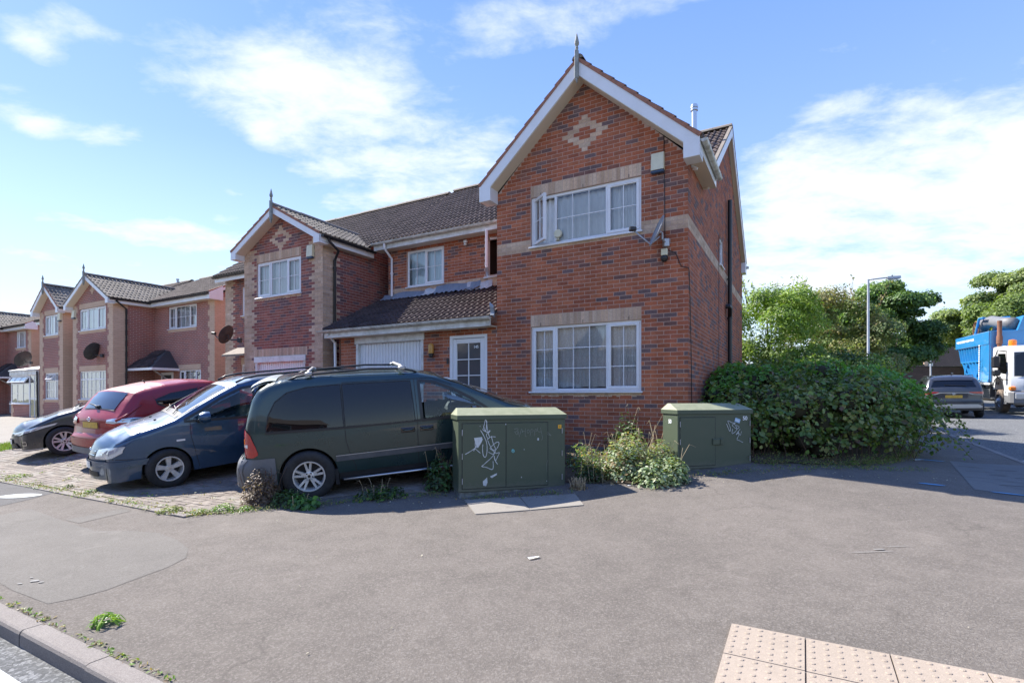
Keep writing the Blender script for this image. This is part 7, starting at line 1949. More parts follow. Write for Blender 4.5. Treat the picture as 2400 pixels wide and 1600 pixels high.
    for (xa, xb) in ((-5.0, -4.1), (-4.5, -3.7), (-4.0, -3.2), (-3.5, -2.7), (-3.0, -2.3)):
        mb = B('rib', 'paint_truck_blue', hop); mb.hexa([(xa, yr_, 2.27), (xa + .06, yr_, 2.27), (xa + .06, -1.02, 2.27), (xa, -1.02, 2.27), (xb, yr_, 1.46), (xb + .06, yr_, 1.46), (xb + .06, -1.02, 1.46), (xb, -1.02, 1.46)]); fin_(mb)
    for (xa, xb) in ((-4.1, -4.7), (-2.25, -2.9)):
        mb = B('rib', 'paint_truck_blue', hop); mb.hexa([(xa, yr_, 2.27), (xa + .06, yr_, 2.27), (xa + .06, -1.02, 2.27), (xa, -1.02, 2.27), (xb, yr_, 1.46), (xb + .06, yr_, 1.46), (xb + .06, -1.02, 1.46), (xb, -1.02, 1.46)]); fin_(mb)
    mb = B('warning_tape', 'white_ink', hop)
    for k in range(16): mb.box(-2.19, -2.08, yr_ - .062, yr_ - .05, 1.42 + k * .105, 1.42 + k * .105 + .07)
    fin_(mb)
    mb = B('rail', 'pvc_weathered', hop); mb.box(-6.0, -.7, yr_ - .06, yr_ - .02, 1.20, 1.28); fin_(mb)
    mb = B('locker', 'paint_truck_blue', hop); mb.bbox(-5.6, -2.4, yr_ + .02, -1.0, .85, 1.2, .02); fin_(mb)
    mt = Matrix.Translation((-4.35, yr_ - .046, 3.36)) @ Matrix.Rotation(R(90), 4, 'X')
    text_mesh('WASTE RECYCLING VACUUM TANKER', .16, 'lettering', 'white_ink', hop, mt, bold=True)
    # hose reel boom on top
    mb = B('suction_hose', 'bumper_grey'); mb.tube([(-4.6, -.5, 3.5), (-4.75, -.5, 3.9), (-4.45, -.5, 4.22), (-3.6, -.45, 4.28), (-2.2, -.4, 4.05), (-1.2, -.4, 3.95)], [.22, .24, .26, .26, .26, .26], 14); fin_(mb, True)
    mb = B('hose_boom', 'paint_truck_blue'); mb.tube([(-4.5, -.85, 3.6), (-3.9, -.85, 4.45), (-3.2, -.85, 4.42)], .06, 6); mb.tube([(-3.9, -.85, 4.45), (-3.9, .3, 4.45)], .06, 6); fin_(mb)
    mb = B('hose_reel', 'rusty'); mb.tube([(-4.55 + .42 * math.cos(a), -.8, 3.95 + .42 * math.sin(a)) for a in np.linspace(0, 2 * math.pi, 25)], .03, 6, cap=False)
    for a in np.linspace(0, 2 * math.pi, 9)[:-1]: mb.tube([(-4.55, -.8, 3.95), (-4.55 + .42 * math.cos(a), -.8, 3.95 + .42 * math.sin(a))], .015, 5)
    fin_(mb)
    # wheels
    for (x, w_) in ((.10, .30), (-3.9, .30), (-5.2, .30)):
        for s in (-1, 1):
            mb = B('wheel', 'tyre_dusty'); r = .50; h = w_ / 2; y = s * 1.08
            mb.lathe([(.28, -h * .6), (.30, -h), (.44, -h), (.495, -h * .8), (.50, 0), (.495, h * .8), (.44, h), (.30, h), (.28, h * .6)], 36, (x, y, .50), 'y'); wh = fin_(mb, True, 50)
            mb = B('rim', 'galv', wh); yo = y + s * h * .55
            mb.lathe([(.29, -.0), (.27, -s * .03), (.16, -s * .02 + s * .05), (.10, s * .10), (.08, s * .13), (.001, s * .13)], 24, (x, yo, .50), 'y')
            for k in range(8): mb.lathe([(.014, 0), (.014, s * .06), (.001, s * .065)], 6, (x + .19 * math.cos(k * math.pi / 4), yo + s * .01, .5 + .19 * math.sin(k * math.pi / 4)), 'y')
            fin_(mb, True, 30)
    return T_
mat('rusty', (.22, .10, .06), .8, metal=.2, build=dirt((.26, .11, .06), .6, 7, (.12, .08, .07), .3, 40, .3))
mat('tyre_dusty', (.16, .12, .09), .9, build=dirt((.20, .15, .11), .5, 6, (.05, .045, .04), .3, 60, .2))
T_ = truck()
ang = R(90 - (180 + 27.5)); fdir = Vector((math.cos(ang), math.sin(ang), 0)); ldir = Vector((-fdir.y, fdir.x, 0))
c0 = Vector((21.29, 22.48, 0)) - fdir * .10 + ldir * 1.08
zc = float(zf(c0.x, c0.y)) + RD + .03; c1 = c0 - fdir * 5; z1 = float(zf(c1.x, c1.y)) + RD + .03
ex = Vector((fdir.x, fdir.y, (zc - z1) / 5)).normalized(); ez_ = ex.cross(ldir).normalized()
T_.matrix_basis = Matrix(((ex.x, ldir.x, ez_.x, c0.x), (ex.y, ldir.y, ez_.y, c0.y), (ex.z, ldir.z, ez_.z, zc), (0, 0, 0, 1)))
# ================================================================== street cabinets
def cabinet(name, label, p0, p1, z0, h, depth, lid_over=.02, plinth=.10, divs=(.43, .83), group=None, handle=False, hip=True, panel_in=.05, taper=0.):
    """p0,p1: front bottom corners (world XY) left to right"""
    a, b = Vector((*p0, 0)), Vector((*p1, 0)); L = (b - a).length; ang = math.atan2((b - a).y, (b - a).x)
    c = empty(name, (a.x, a.y, z0), ang, label, 'street cabinet', group)
    mb = MB(); mb.bbox(.015, L - .015, .02, depth - .02, -.25, plinth, .008); mb.build('plinth', 'plinth_grey', c)
    mb = MB(); mb.bbox(0, L, 0, depth, plinth, h - .10, .006); mb.build('body', 'cabinet_green', c)
    e = lid_over; zt_ = h - .10; mb = MB()
    mb.hexa([(-e, -e, zt_), (L + e, -e, zt_), (L + e, depth + e, zt_), (-e, depth + e, zt_), (-e, -e, zt_ + .06), (L + e, -e, zt_ + .06), (L + e, depth + e, zt_ + .06), (-e, depth + e, zt_ + .06)])
    fixn(mb.build('lid_rim', 'cabinet_green', c)); mb = MB()
    q = .055
    mb.hexa([(-e, -e, zt_ + .06), (L + e, -e, zt_ + .06), (L + e, depth + e, zt_ + .06), (-e, depth + e, zt_ + .06), (-e + q, depth * .62, zt_ + .155), (L + e - q, depth * .62, zt_ + .155), (L + e - q, depth * .80, zt_ + .155), (-e + q, depth * .80, zt_ + .155)])
    fixn(mb.build('lid', 'cabinet_lid', c))
    xs = [panel_in] + [L * d for d in divs] + ([L - panel_in] if not handle else [])
    z0_, z1_ = plinth + .04, zt_ - .05
    for i in range(len(xs) - 1):
        if i > 1: break
        mb = MB(); mb.bbox(xs[i] + .004, xs[i + 1] - .004, -.007, .003, z0_ + .004, z1_ - .004, .003); mb.build('door', 'cabinet_green', c)
    mb = MB()
    for x in xs[:3]: mb.box(x - .004, x + .004, -.0025, .001, z0_, z1_)
    mb.box(xs[0], xs[min(2, len(xs) - 1)], -.0025, .001, z0_ - .004, z0_ + .004); mb.box(xs[0], xs[min(2, len(xs) - 1)], -.0025, .001, z1_ - .004, z1_ + .004)
    mb.build('door_gap', 'black_rubber', c)
    for k, fz in enumerate((.12, .5, .86)):
        for x in (xs[0], xs[-1] if len(xs) > 2 else L * .98):
            mb = MB(); zz = z0_ + (z1_ - z0_) * fz; mb.tube([(x, -.010, zz - .04), (x, -.010, zz + .04)], .006, 6); mb.build('hinge', 'galv', c)
    return c, L
mat('plinth_grey', (.12, .125, .11), .85, build=dirt((.13, .14, .12), .8, 8, (.40, .42, .42), .4, 60, .3))
c1, L1_ = cabinet('street_cabinet', 'long olive green street cabinet covered in white graffiti, in front of the green people carrier', (-.73, 7.06), (.77, 7.52), .075, 1.19, .44, divs=(.43, .83))
c2, L2_ = cabinet('street_cabinet', 'shorter olive green street cabinet numbered 50 against the hedge', (2.465, 7.70), (3.70, 8.02), .30, 1.02, .42, divs=(.50,), handle=True, panel_in=.035)
mat('chalk', (.62, .66, .66), .8, build=dirt((.66, .70, .70), .6, 16, (.3, .33, .3), 0, 60, .2))
mat('faint_chalk', (.20, .22, .18), .8)
def strokes(parent, lines, ox, oz, s, w_=.010, m_='chalk', name='graffiti', y=-.011):
    """flat marker strokes on the door"""
    mb = MB()
    for ln in lines:
        # smooth the stroke
        pts = [Vector((p[0], p[1])) for p in ln]; sm = []
        for i in range(len(pts) - 1):
            p0, p1, p2, p3 = pts[max(i - 1, 0)], pts[i], pts[i + 1], pts[min(i + 2, len(pts) - 1)]
            for k in range(5):
                t = k / 5; sm.append(.5 * ((2 * p1) + (-p0 + p2) * t + (2 * p0 - 5 * p1 + 4 * p2 - p3) * t * t + (-p0 + 3 * p1 - 3 * p2 + p3) * t ** 3))
        sm.append(pts[-1]); V = []
        for i, p in enumerate(sm):
            d = (sm[min(i + 1, len(sm) - 1)] - sm[max(i - 1, 0)]).normalized(); n = Vector((-d.y, d.x)) * w_ / 2 * random.uniform(.8, 1.2)
            for sg in (1, -1): V.append((ox + p.x * s + n.x * sg, y - random.uniform(0, .0006), oz + p.y * s + n.y * sg))
        mb.add(V, [(2 * i, 2 * i + 1, 2 * i + 3, 2 * i + 2) for i in range(len(sm) - 1)])
    return mb.build(name, m_, parent)
S = .01 * .173           # one unit of the sketch = 1.73 mm
# sketch units follow the tag on the left door, x to the right, z up
tag1 = [[(0, 0), (60, 30), (130, 75), (175, 130), (205, 170), (215, 150), (150, 95), (120, 40), (140, 70), (190, 30), (215, 10)],
        [(215, 325), (250, 270), (300, 160), (310, 60), (300, -20), (280, -50), (255, -20), (245, 60), (250, 130)],
        [(285, 470), (270, 400), (262, 370), (290, 310), (300, 380), (305, 440), (288, 470)], [(300, 450), (310, 360), (330, 270), (345, 230)],
        [(270, 360), (250, 330), (330, 290), (350, 320), (300, 260), (320, 210)], [(310, 190), (360, 230), (430, 228)], [(320, 180), (350, 110), (400, 30), (440, 0), (485, 8), (455, -60), (430, -100), (410, -30), (420, -90), (460, -155)],
        [(370, 240), (400, 130), (430, 50), (350, 70), (440, 150), (480, 145), (465, 90), (420, 30), (395, -10), (330, 20)],
        [(430, 30), (380, -50), (250, -160), (235, -175), (300, -190), (390, -220), (395, -110)], [(240, 210), (180, 208), (150, 205), (140, 140), (150, 90), (195, 110), (235, 180), (245, 205)]]
strokes(c1, tag1, .09, .62, .0010, .0085)
mb = MB(); mb.add([(.215, -.0113, .84), (.33, -.0113, .85), (.325, -.0113, .79), (.27, -.0113, .70), (.255, -.0113, .72), (.235, -.0113, .76)], [(0, 1, 2, 3, 4, 5)])
mb.add([(.34, -.0113, .24), (.40, -.0113, .29), (.405, -.0113, .22), (.385, -.0113, .17), (.345, -.0113, .18)], [(0, 1, 2, 3, 4)]); mb.add([(.44, -.0113, .30), (.54, -.0113, .345), (.54, -.0113, .32), (.47, -.0113, .28)], [(0, 1, 2, 3)]); mb.build('graffiti', 'chalk', c1)
tag2 = [[(0, 20), (50, 28), (60, 10), (30, -15), (10, -18), (45, -60), (60, -10), (80, -90)], [(90, -60), (110, 20), (130, -30), (120, -10), (160, -15)], [(170, 30), (165, -70), (185, -90)], [(190, -10), (215, 10), (230, -20), (205, -40), (195, -15)], [(240, -80), (255, 10), (290, -5), (260, -30)], [(300, -80), (315, 10), (345, 0), (320, -25)], [(350, 30), (360, -20), (400, -25)], [(395, 40), (410, -40), (425, -110), (410, -150)], [(500, -60), (560, -85), (500, -30)]]
strokes(c1, tag2, .79, .93, .0010, .006, 'faint_chalk')
strokes(c1, [[(0, 0), (-20, -60), (-25, -120), (-15, -170)]], 1.30, .50, .0010, .004, 'faint_chalk')
mb = MB()
for (x, z, r) in ((1.15, .80, .016), (.94, .66, .006), (.90, .27, .008), (.30, 1.0, .005), (.67, 1.02, .008), (1.28, .2, .006)):
    mb.add([(x + r * math.cos(a) * .8, -.0113, z + r * 1.3 * math.sin(a)) for a in np.linspace(0, 2 * math.pi, 9)[:-1]], [tuple(range(8))])
mb.build('paint_spots', 'chalk', c1)
strokes(c1, [[(0, 0), (15, 18), (30, 0), (20, -20), (2, -18), (-8, 0), (5, 25), (12, 5), (18, -8)]], .765, .645, .001, .007, 'cyan_ink')
mb = MB(); mb.bbox(1.46, 1.512, -.004, .002, .945, 1.0, .002); ws = mb.build('warning_label', 'yellow_sign', c1)
mb = MB(); mb.add([(1.486, -.0055, .99), (1.475, -.0055, .965), (1.486, -.0055, .968), (1.482, -.0055, .952), (1.498, -.0055, .975), (1.488, -.0055, .974)], [(0, 1, 2, 3, 4, 5)]); mb.build('lightning_sign', 'black_ink', ws)
# cabinet 50
text_mesh('50', .085, 'stencilled_number', 'white_ink', c2, Matrix.Translation((L2_ - .115, -.009, .845)) @ Matrix.Rotation(R(90), 4, 'X'), depth=.001, bold=True)
text_mesh('50', .085, 'stencilled_number', 'white_ink', c2, Matrix.Translation((-.003, .21, .80)) @ Matrix.Rotation(R(-90), 4, 'Z') @ Matrix.Rotation(R(90), 4, 'X'), depth=.001, bold=True)
mb = MB(); mb.bbox(L2_ * .455, L2_ * .60, -.028, .0, .45, .545, .008); mb.bbox(L2_ * .555, L2_ * .585, -.04, .0, .455, .54, .004); mb.build('lock_cover', 'cabinet_green', c2)
mb = MB(); mb.hexa([(L2_ - .305, -.0085, .80), (L2_ - .21, -.0085, .775), (L2_ - .21, -.0085, .776), (L2_ - .305, -.0085, .801), (L2_ - .30, -.0085, .86), (L2_ - .20, -.0085, .835), (L2_ - .20, -.0085, .836), (L2_ - .30, -.0085, .861)])
mb = MB(); mb.add([(L2_ - .305, -.0088, .80), (L2_ - .215, -.0088, .77), (L2_ - .195, -.0088, .83), (L2_ - .285, -.0088, .86)], [(0, 1, 2, 3)]); stk = mb.build('sticker', 'blue_sticker', c2)
mb = MB()
for k in range(4): x = L2_ - .285 + k * .018; z = .825 - k * .006; mb.add([(x, -.0098, z - .014), (x + .012, -.0098, z - .018), (x + .012, -.0098, z + .008), (x, -.0098, z + .012)], [(0, 1, 2, 3)])
mb.build('sticker_print', 'white_ink', stk)
tag3 = [[(0, 130), (50, 30), (60, 75), (20, 170), (90, 145), (140, 140), (90, 110), (160, 60), (200, 85), (150, 110)], [(115, 140), (165, 55), (90, -5), (95, 60)], [(215, 55), (150, -20), (190, 10)], [(240, 25), (215, -30), (180, 30), (195, -20), (165, -85), (200, -100), (260, -130)]]
strokes(c2, tag3, .83, .62, .00112, .007)

# ================================================================== foliage
def leafmat(name, trans=.30, gloss=.45):
    m = bpy.data.materials.new(name); m.use_nodes = True; t = NT(m.node_tree); b = t.n['Principled BSDF']
    a = t.new('ShaderNodeAttribute'); a.attribute_name = 'Col'; t.l.new(a.outputs[0], b.inputs['Base Color'])
    b.inputs['Roughness'].default_value = gloss; b.inputs['Specular IOR Level'].default_value = .35
    tl = t.new('ShaderNodeBsdfTranslucent'); cc = t.mix(1, a.outputs[0], (1.5, 1.6, .6), 'MULTIPLY'); t.l.new(cc, tl.inputs[0])
    mx = t.new('ShaderNodeMixShader'); mx.inputs[0].default_value = trans
    o = [n for n in t.n if n.type == 'OUTPUT_MATERIAL'][0]; t.l.new(b.outputs[0], mx.inputs[1]); t.l.new(tl.outputs[0], mx.inputs[2]); t.l.new(mx.outputs[0], o.inputs[0])
    M[name] = m
leafmat('leaf'); leafmat('tree_leaf', .35, .5)
mat('bark', (.13, .10, .07), .9, build=dirt((.15, .12, .09), .6, 6, (.06, .05, .04), .6, 30, .4))
mat('twig', (.12, .075, .05), .9)
mat('thicket', (.045, .042, .022), 1.0, build=dirt((.05, .05, .022), .8, 12, (.07, .045, .03), 1.0, 40, .5))
mat('dry_stalk', (.42, .33, .20), .9)
def norm_(a): return a / np.maximum(np.linalg.norm(a, axis=1, keepdims=True), 1e-9)
def leaves(name, C, N, size, cols, mat_, parent, aspect=.62, fold=.22, kind=None, shape='leaf'):
    n = len(C); size = np.asarray(size).reshape(-1, 1) if np.ndim(size) else np.full((n, 1), size)
    N = norm_(N + rng.normal(0, .001, N.shape)); T = rng.normal(0, 1, (n, 3)); T[:, 2] -= .35; T = norm_(T - N * np.sum(T * N, 1, keepdims=True)); B = np.cross(N, T)
    if shape == 'leaf': prof = [(-.5, 0, 0), (-.12, .5, fold), (.18, .42, fold), (.55, 0, 0), (.18, -.42, fold), (-.12, -.5, fold)]; F0 = [(0, 3, 2, 1), (0, 5, 4, 3)]
    else: prof = [(-.5, 0, 0), (0, .5, fold), (.5, 0, 0), (0, -.5, fold)]; F0 = [(0, 2, 1), (0, 3, 2)]
    V = np.stack([C + T * (a * size) + B * (b * size * aspect) + N * (z * size * aspect * .6) for a, b, z in prof], 1)
    k = len(prof); F = (np.array(F0)[None] + (np.arange(n) * k)[:, None, None]).reshape(-1, len(F0[0]))
    return obj(name, V.reshape(-1, 3), F, mat_, parent, col=np.repeat(cols, k, 0), kind=kind)
def leaf_one(mat_, col, aspect=.72):
    prof = [(-.5, 0, 0), (-.12, .5 * aspect, .1), (.18, .42 * aspect, .1), (.55, 0, 0), (.18, -.42 * aspect, .1), (-.12, -.5 * aspect, .1)]
    return raw_mesh('leaf', prof, [(0, 3, 2, 1), (0, 5, 4, 3)], mat_, col=np.tile(col, (6, 1)))
def sph(n):
    v = norm_(rng.normal(0, 1, (n, 3))); return v
def clump_cloud(centers, radii, per, flat=.7, jit=.25, up=.35, hollow=.55):
    """leaf centres and normals over the outsides of clumps"""
    C = []; N = []; I = []
    for i, (c, r) in enumerate(zip(centers, radii)):
        n = max(8, int(per * r * r)); v = sph(n); v[:, 2] = np.where(v[:, 2] < -.3, -v[:, 2] * .6, v[:, 2])
        rad = r * (hollow + (1 - hollow) * rng.random((n, 1)) ** .5); p = v * rad; p[:, 2] *= flat
        C.append(np.array(c) + p + rng.normal(0, r * jit * .3, (n, 3))); nn = v + np.array([0, 0, up]) + rng.normal(0, .45, (n, 3)); N.append(nn); I.append(np.full(n, i))
    return np.concatenate(C), np.concatenate(N), np.concatenate(I)
def palette(I, cols, var=.18, nclump=None, P_=None):
    cols = np.array(cols); pick = rng.integers(0, len(cols), I.max() + 1)
    base = cols[pick][I]; alt = cols[rng.integers(0, len(cols), len(I))]; m = rng.random((len(I), 1)) < .35
    c = np.where(m, alt, base); return c * (1 + rng.normal(0, var, (len(I), 1))).clip(.5, 1.6)
def limb_mesh(parent, base, tips, r0, name='trunk', mat_='bark', bends=.25):
    mb = MB(); b = Vector(base)
    for k, tp in enumerate(tips):
        tp = Vector(tp); mid = b.lerp(tp, .45) + Vector((random.uniform(-1, 1), random.uniform(-1, 1), 0)) * (tp - b).length * bends * .3
        r = r0 * (1 if k == 0 else .5); st = b if k == 0 else b.lerp(Vector(tips[0]), random.uniform(.25, .7))
        mb.tube([st, st.lerp(mid, .5), mid, mid.lerp(tp, .6), tp], [r, r * .8, r * .6, r * .35, r * .12], 7)
    return mb.build(name, mat_, parent, smooth=True)
def tree(name, label, X, Y, cz, rx, rz, ncl, crr, per, size, cols, ground=None, cat='tree', group=None, flat=.7, seed=0, tops=0, ry=None, squash=.0, aspect=.62, trunk_r=.16, wisps=0):
    global rng
    rng = np.random.default_rng(seed + 11); random.seed(seed + 5)
    z0 = ground if ground is not None else float(zf(X, Y)) - .05
    t_ = empty(name, (X, Y, z0), 0, label, cat, group); ry = ry or rx
    v = sph(ncl); rad = (.45 + .55 * rng.random((ncl, 1)) ** .6); c = v * rad * np.array([rx, ry, rz]); c[:, 2] = c[:, 2] + (cz - z0)
    c[:, 2] = np.maximum(c[:, 2], (cz - z0) - rz * .95)
    r = crr * (.65 + .7 * rng.random(ncl))
    C, N, I = clump_cloud(c, r, per, flat)
    keep = C[:, 2] > .05; C, N, I = C[keep], N[keep], I[keep]
    leaves('crown', C, N, size * (.7 + .6 * rng.random(len(C))), palette(I, cols), 'tree_leaf', t_, aspect, kind='stuff')
    tips = [(0, 0, cz - z0 + rz * .5)] + [tuple(c[i] * .9) for i in rng.choice(ncl, min(ncl, 12), replace=False)]
    limb_mesh(t_, (0, 0, -.1), tips, trunk_r)
    if wisps:
        mb = MB(); WC = []; 
        for k in range(wisps):
            a = rng.uniform(0, 2 * math.pi); s = Vector((rx * .6 * math.cos(a), ry * .6 * math.sin(a), cz - z0 + rz * .6)); d = Vector((math.cos(a) * .4, math.sin(a) * .4, 1)).normalized(); L_ = rng.uniform(.5, 1.0) * rz * .55
            e = s + d * L_ + Vector((rng.uniform(-.2, .2), 0, 0)); mb.tube([s, s.lerp(e, .5) + Vector((.04, 0, 0)), e], [.012, .008, .004], 4)
            for q in np.linspace(.3, 1, 14): WC.append(np.array(s.lerp(e, q)) + rng.normal(0, .06, 3))
        mb.build('shoots', 'twig', t_); WC = np.array(WC); leaves('shoot_leaves', WC, rng.normal(0, 1, WC.shape), size * 1.1, palette(np.zeros(len(WC), int), cols), 'tree_leaf', t_, aspect, kind='stuff')
    return t_
G1 = [(.21, .31, .06), (.27, .37, .08), (.16, .25, .05), (.31, .39, .10), (.12, .19, .05)]
G2 = [(.20, .24, .08), (.16, .22, .07), (.25, .27, .10), (.28, .25, .11), (.13, .18, .07), (.24, .19, .09)]
G3 = [(.10, .17, .05), (.075, .14, .045), (.14, .22, .06), (.19, .27, .08), (.06, .11, .035)]
G4 = [(.15, .20, .07), (.20, .26, .09), (.26, .31, .12), (.10, .15, .05)]
tree('willow_tree', 'bright yellow-green bushy tree next to the side wall of the near house', 8.95, 18.2, 3.25, 1.55, 2.35, 55, .55, 1500, .12, G1, seed=1, flat=.95, aspect=.33, trunk_r=.10, wisps=16, ry=1.3)
tree('hawthorn_tree', 'olive and rusty brown bushy tree behind the hedge, left of the tall lamp post', 16.9, 26.6, 3.7, 2.5, 3.3, 80, .70, 1200, .11, G2, seed=2, flat=.8, aspect=.6, trunk_r=.10, wisps=12)
tree('elder_bush', 'dark green shrub filling the gap under the two bushy trees', 10.3, 16.6, 1.5, 2.0, 1.2, 40, .5, 1500, .10, G3, seed=3, flat=.8, cat='shrub', trunk_r=.06, ry=1.2)
tree('sycamore_tree', 'dark green sycamore directly behind the tall lamp post', 23.1, 33, 5.5, 3.2, 3.0, 60, .85, 1100, .15, G3, seed=4, flat=.62, aspect=.85, trunk_r=.22)
tree('sycamore_tree', 'small dark tree above the flats, beside the far lamp post', 53.5, 68, 8.2, 3.4, 1.6, 26, 1.1, 420, .22, G3, seed=5, flat=.6, aspect=.85, trunk_r=.25)
tree('sycamore_tree', 'large full sycamore rising behind the blue lorry', 39.2, 40, 6.9, 5.2, 3.9, 95, 1.0, 900, .17, G4, seed=6, flat=.6, aspect=.85, trunk_r=.28)
tree('sycamore_tree', 'pale green sycamore at the right edge, nearer than the large one', 35.2, 34.5, 6.0, 3.4, 2.3, 50, .95, 850, .16, [(.16, .22, .06), (.20, .26, .08), (.12, .18, .05)], seed=7, flat=.6, aspect=.85)
rng = np.random.default_rng(21); random.seed(21)
# ------------------------------------------------------------------ the bramble hedge
hed = empty('bramble_hedge', P(-2.2, 3.5), 0, 'overgrown bramble and ivy hedge between the numbered green cabinet and the side road', 'hedge')
HO = np.array(hed.location)
def hedge_top(t, d):
    # height of the hedge surface above its soil
    e = .92 + .52 * min(1, max(0, (d + .4) / 3.0)) + .25 * math.exp(-((t + 2.0) ** 2 + (d - 4.2) ** 2) / 3) + .10 * math.sin(t * 3.1 + 1) * math.sin(d * 2.3) + .07 * math.sin(t * 7 + d * 5)
    return e
cs = []; rs = []
edge_ = [(-.75, -.25), (-1.25, -.10), (-1.75, .22), (-2.2, .62), (-2.75, 1.1), (-3.18, 1.75), (-3.55, 2.5), (-3.85, 3.3), (-3.95, 4.2), (-3.85, 5.2), (-3.7, 6.4), (-3.6, 7.6), (-3.6, 9)]
def inside(t, d):
    """distance inside the hedge edge measured along t"""
    de = np.interp(d, [q[1] for q in edge_], [q[0] for q in edge_]); return t - de
for k in range(900):
    t = random.uniform(-4.0, -.15); d = random.uniform(-.2, 9.5); ins = inside(t, d)
    if ins < .05: continue
    if d < .9 and t > -.55 - .0: continue
    lim = hedge_top(t, d) * min(1, .52 + ins * 1.0)
    r = random.uniform(.24, .40); z = random.uniform(.1, max(.15, lim - r * .8)) if random.random() < .6 else lim - r * .8
    if z < .12: continue
    X, Y = FL(t, d); g_ = float(zf(X, Y)); cs.append((X - HO[0], Y - HO[1], g_ + z - HO[2])); rs.append(r)
# ivy climbing the house wall by the soil pipe
for k in range(26):
    d = random.uniform(3.2, 6.5); X, Y = FL(-.22, d); z = random.uniform(.1, 1.75 - abs(d - 4.9) * .4); cs.append((X - HO[0], Y - HO[1], float(zf(X, Y)) + z - HO[2])); rs.append(.24)
cs, rs = np.array(cs), np.array(rs)
C, N, I = clump_cloud(cs, rs, 950, .85, .3, .35, .72)
# keep what is near the outside: drop leaves deep inside other clumps
world = C + HO
keep = np.ones(len(C), bool)
for i in range(len(cs)):
    dd_ = np.linalg.norm((C - cs[i]) / np.array([1, 1, .85]), axis=1); keep &= ~((dd_ < rs[i] * .55) & (I != i))
keep &= (world[:, 2] > zf(world[:, 0], world[:, 1]) + .01)
tt_, dd2 = TD(world[:, 0], world[:, 1]); keep &= ~((tt_ > -.03) & (dd2 > -.1))
C, N, I = C[keep], N[keep], I[keep]; world = C + HO
tt_, dd2 = TD(world[:, 0], world[:, 1]); hgt = world[:, 2] - zf(world[:, 0], world[:, 1])
B1 = np.array([(.12, .20, .045), (.085, .155, .04), (.16, .235, .055), (.21, .26, .075), (.12, .165, .055), (.26, .27, .09)])
B2 = np.array([(.13, .30, .05), (.17, .36, .07), (.10, .24, .045)])
B3 = np.array([(.14, .12, .05), (.17, .11, .07), (.11, .09, .045)])
cols = B1[rng.integers(0, 6, len(C))] * (1 + rng.normal(0, .2, (len(C), 1))).clip(.5, 1.7)
vine = (np.sin(world[:, 0] * 1.7 + 1) + np.sin(world[:, 1] * 1.3) + (hgt - 1.0) * 2.2 + rng.normal(0, .35, len(C))) > .9
cols[vine] = (B2[rng.integers(0, 3, len(C))] * (1 + rng.normal(0, .15, (len(C), 1))).clip(.6, 1.5))[vine]
dead = rng.random(len(C)) < .08; cols[dead] = B3[rng.integers(0, 3, len(C))][dead]
sz = .070 * (.45 + 1.1 * rng.random(len(C)) ** 1.3)
# the leaves nearest the camera are separate pieces
dist = np.linalg.norm(world - CAMV, axis=1); order = np.argsort(dist + np.where(world[:, 2] < .5, .5, 0)); near = order[:300]; restm = np.ones(len(C), bool); restm[near] = False
bank = {}
for i in near:
    key = tuple(np.round(cols[i] * 20) / 20)
    if key not in bank: bank[key] = leaf_one('leaf', cols[i])
    o = bpy.data.objects.new('leaf', bank[key]); n_ = Vector(N[i]).normalized(); q = n_.to_track_quat('Z', 'Y').to_matrix().to_4x4() @ Matrix.Rotation(random.uniform(0, 6.28), 4, 'Z')
    o.matrix_basis = Matrix.Translation(C[i].tolist()) @ q @ Matrix.Scale(float(sz[i]) * 1.1, 4); link(o, hed)
leaves('foliage', C[restm], N[restm], sz[restm], cols[restm], 'leaf', hed, .80, kind='stuff')
print('hedge leaves', len(C))
# woody thicket inside
mb = MB()
for i in range(0, len(cs), 2):
    tq, dq = TD(cs[i][0] + HO[0], cs[i][1] + HO[1])
    if inside(float(tq), float(dq)) < .42: continue
    c_ = Vector(cs[i]); r = float(rs[i]) * .55; g_ = 6
    prof = [(r * math.sin(a), -r * .85 * math.cos(a)) for a in np.linspace(.15, math.pi - .15, 5)]; mb.lathe(prof, 7, tuple(c_))
mb.build('thicket', 'thicket', hed, smooth=True, kind='stuff')
mb = MB()
for k in range(150):
    t = random.uniform(-3.6, -.9); d = random.uniform(-.2, 5); 
    if inside(t, d) < -.02: continue
    X, Y = FL(t, d); g_ = float(zf(X, Y)); o_ = Vector((X - HO[0], Y - HO[1], g_ - HO[2])); h = hedge_top(t, d) * min(1, .45 + inside(t, d) * .7) 
    a = random.uniform(0, 6.28); e = o_ + Vector((math.cos(a) * .35, math.sin(a) * .35, h * random.uniform(.6, 1.02))); m_ = o_.lerp(e, .55) + Vector((0, 0, .15)); mb.tube([o_, m_, e], [.007, .005, .003], 4)
shoots = []
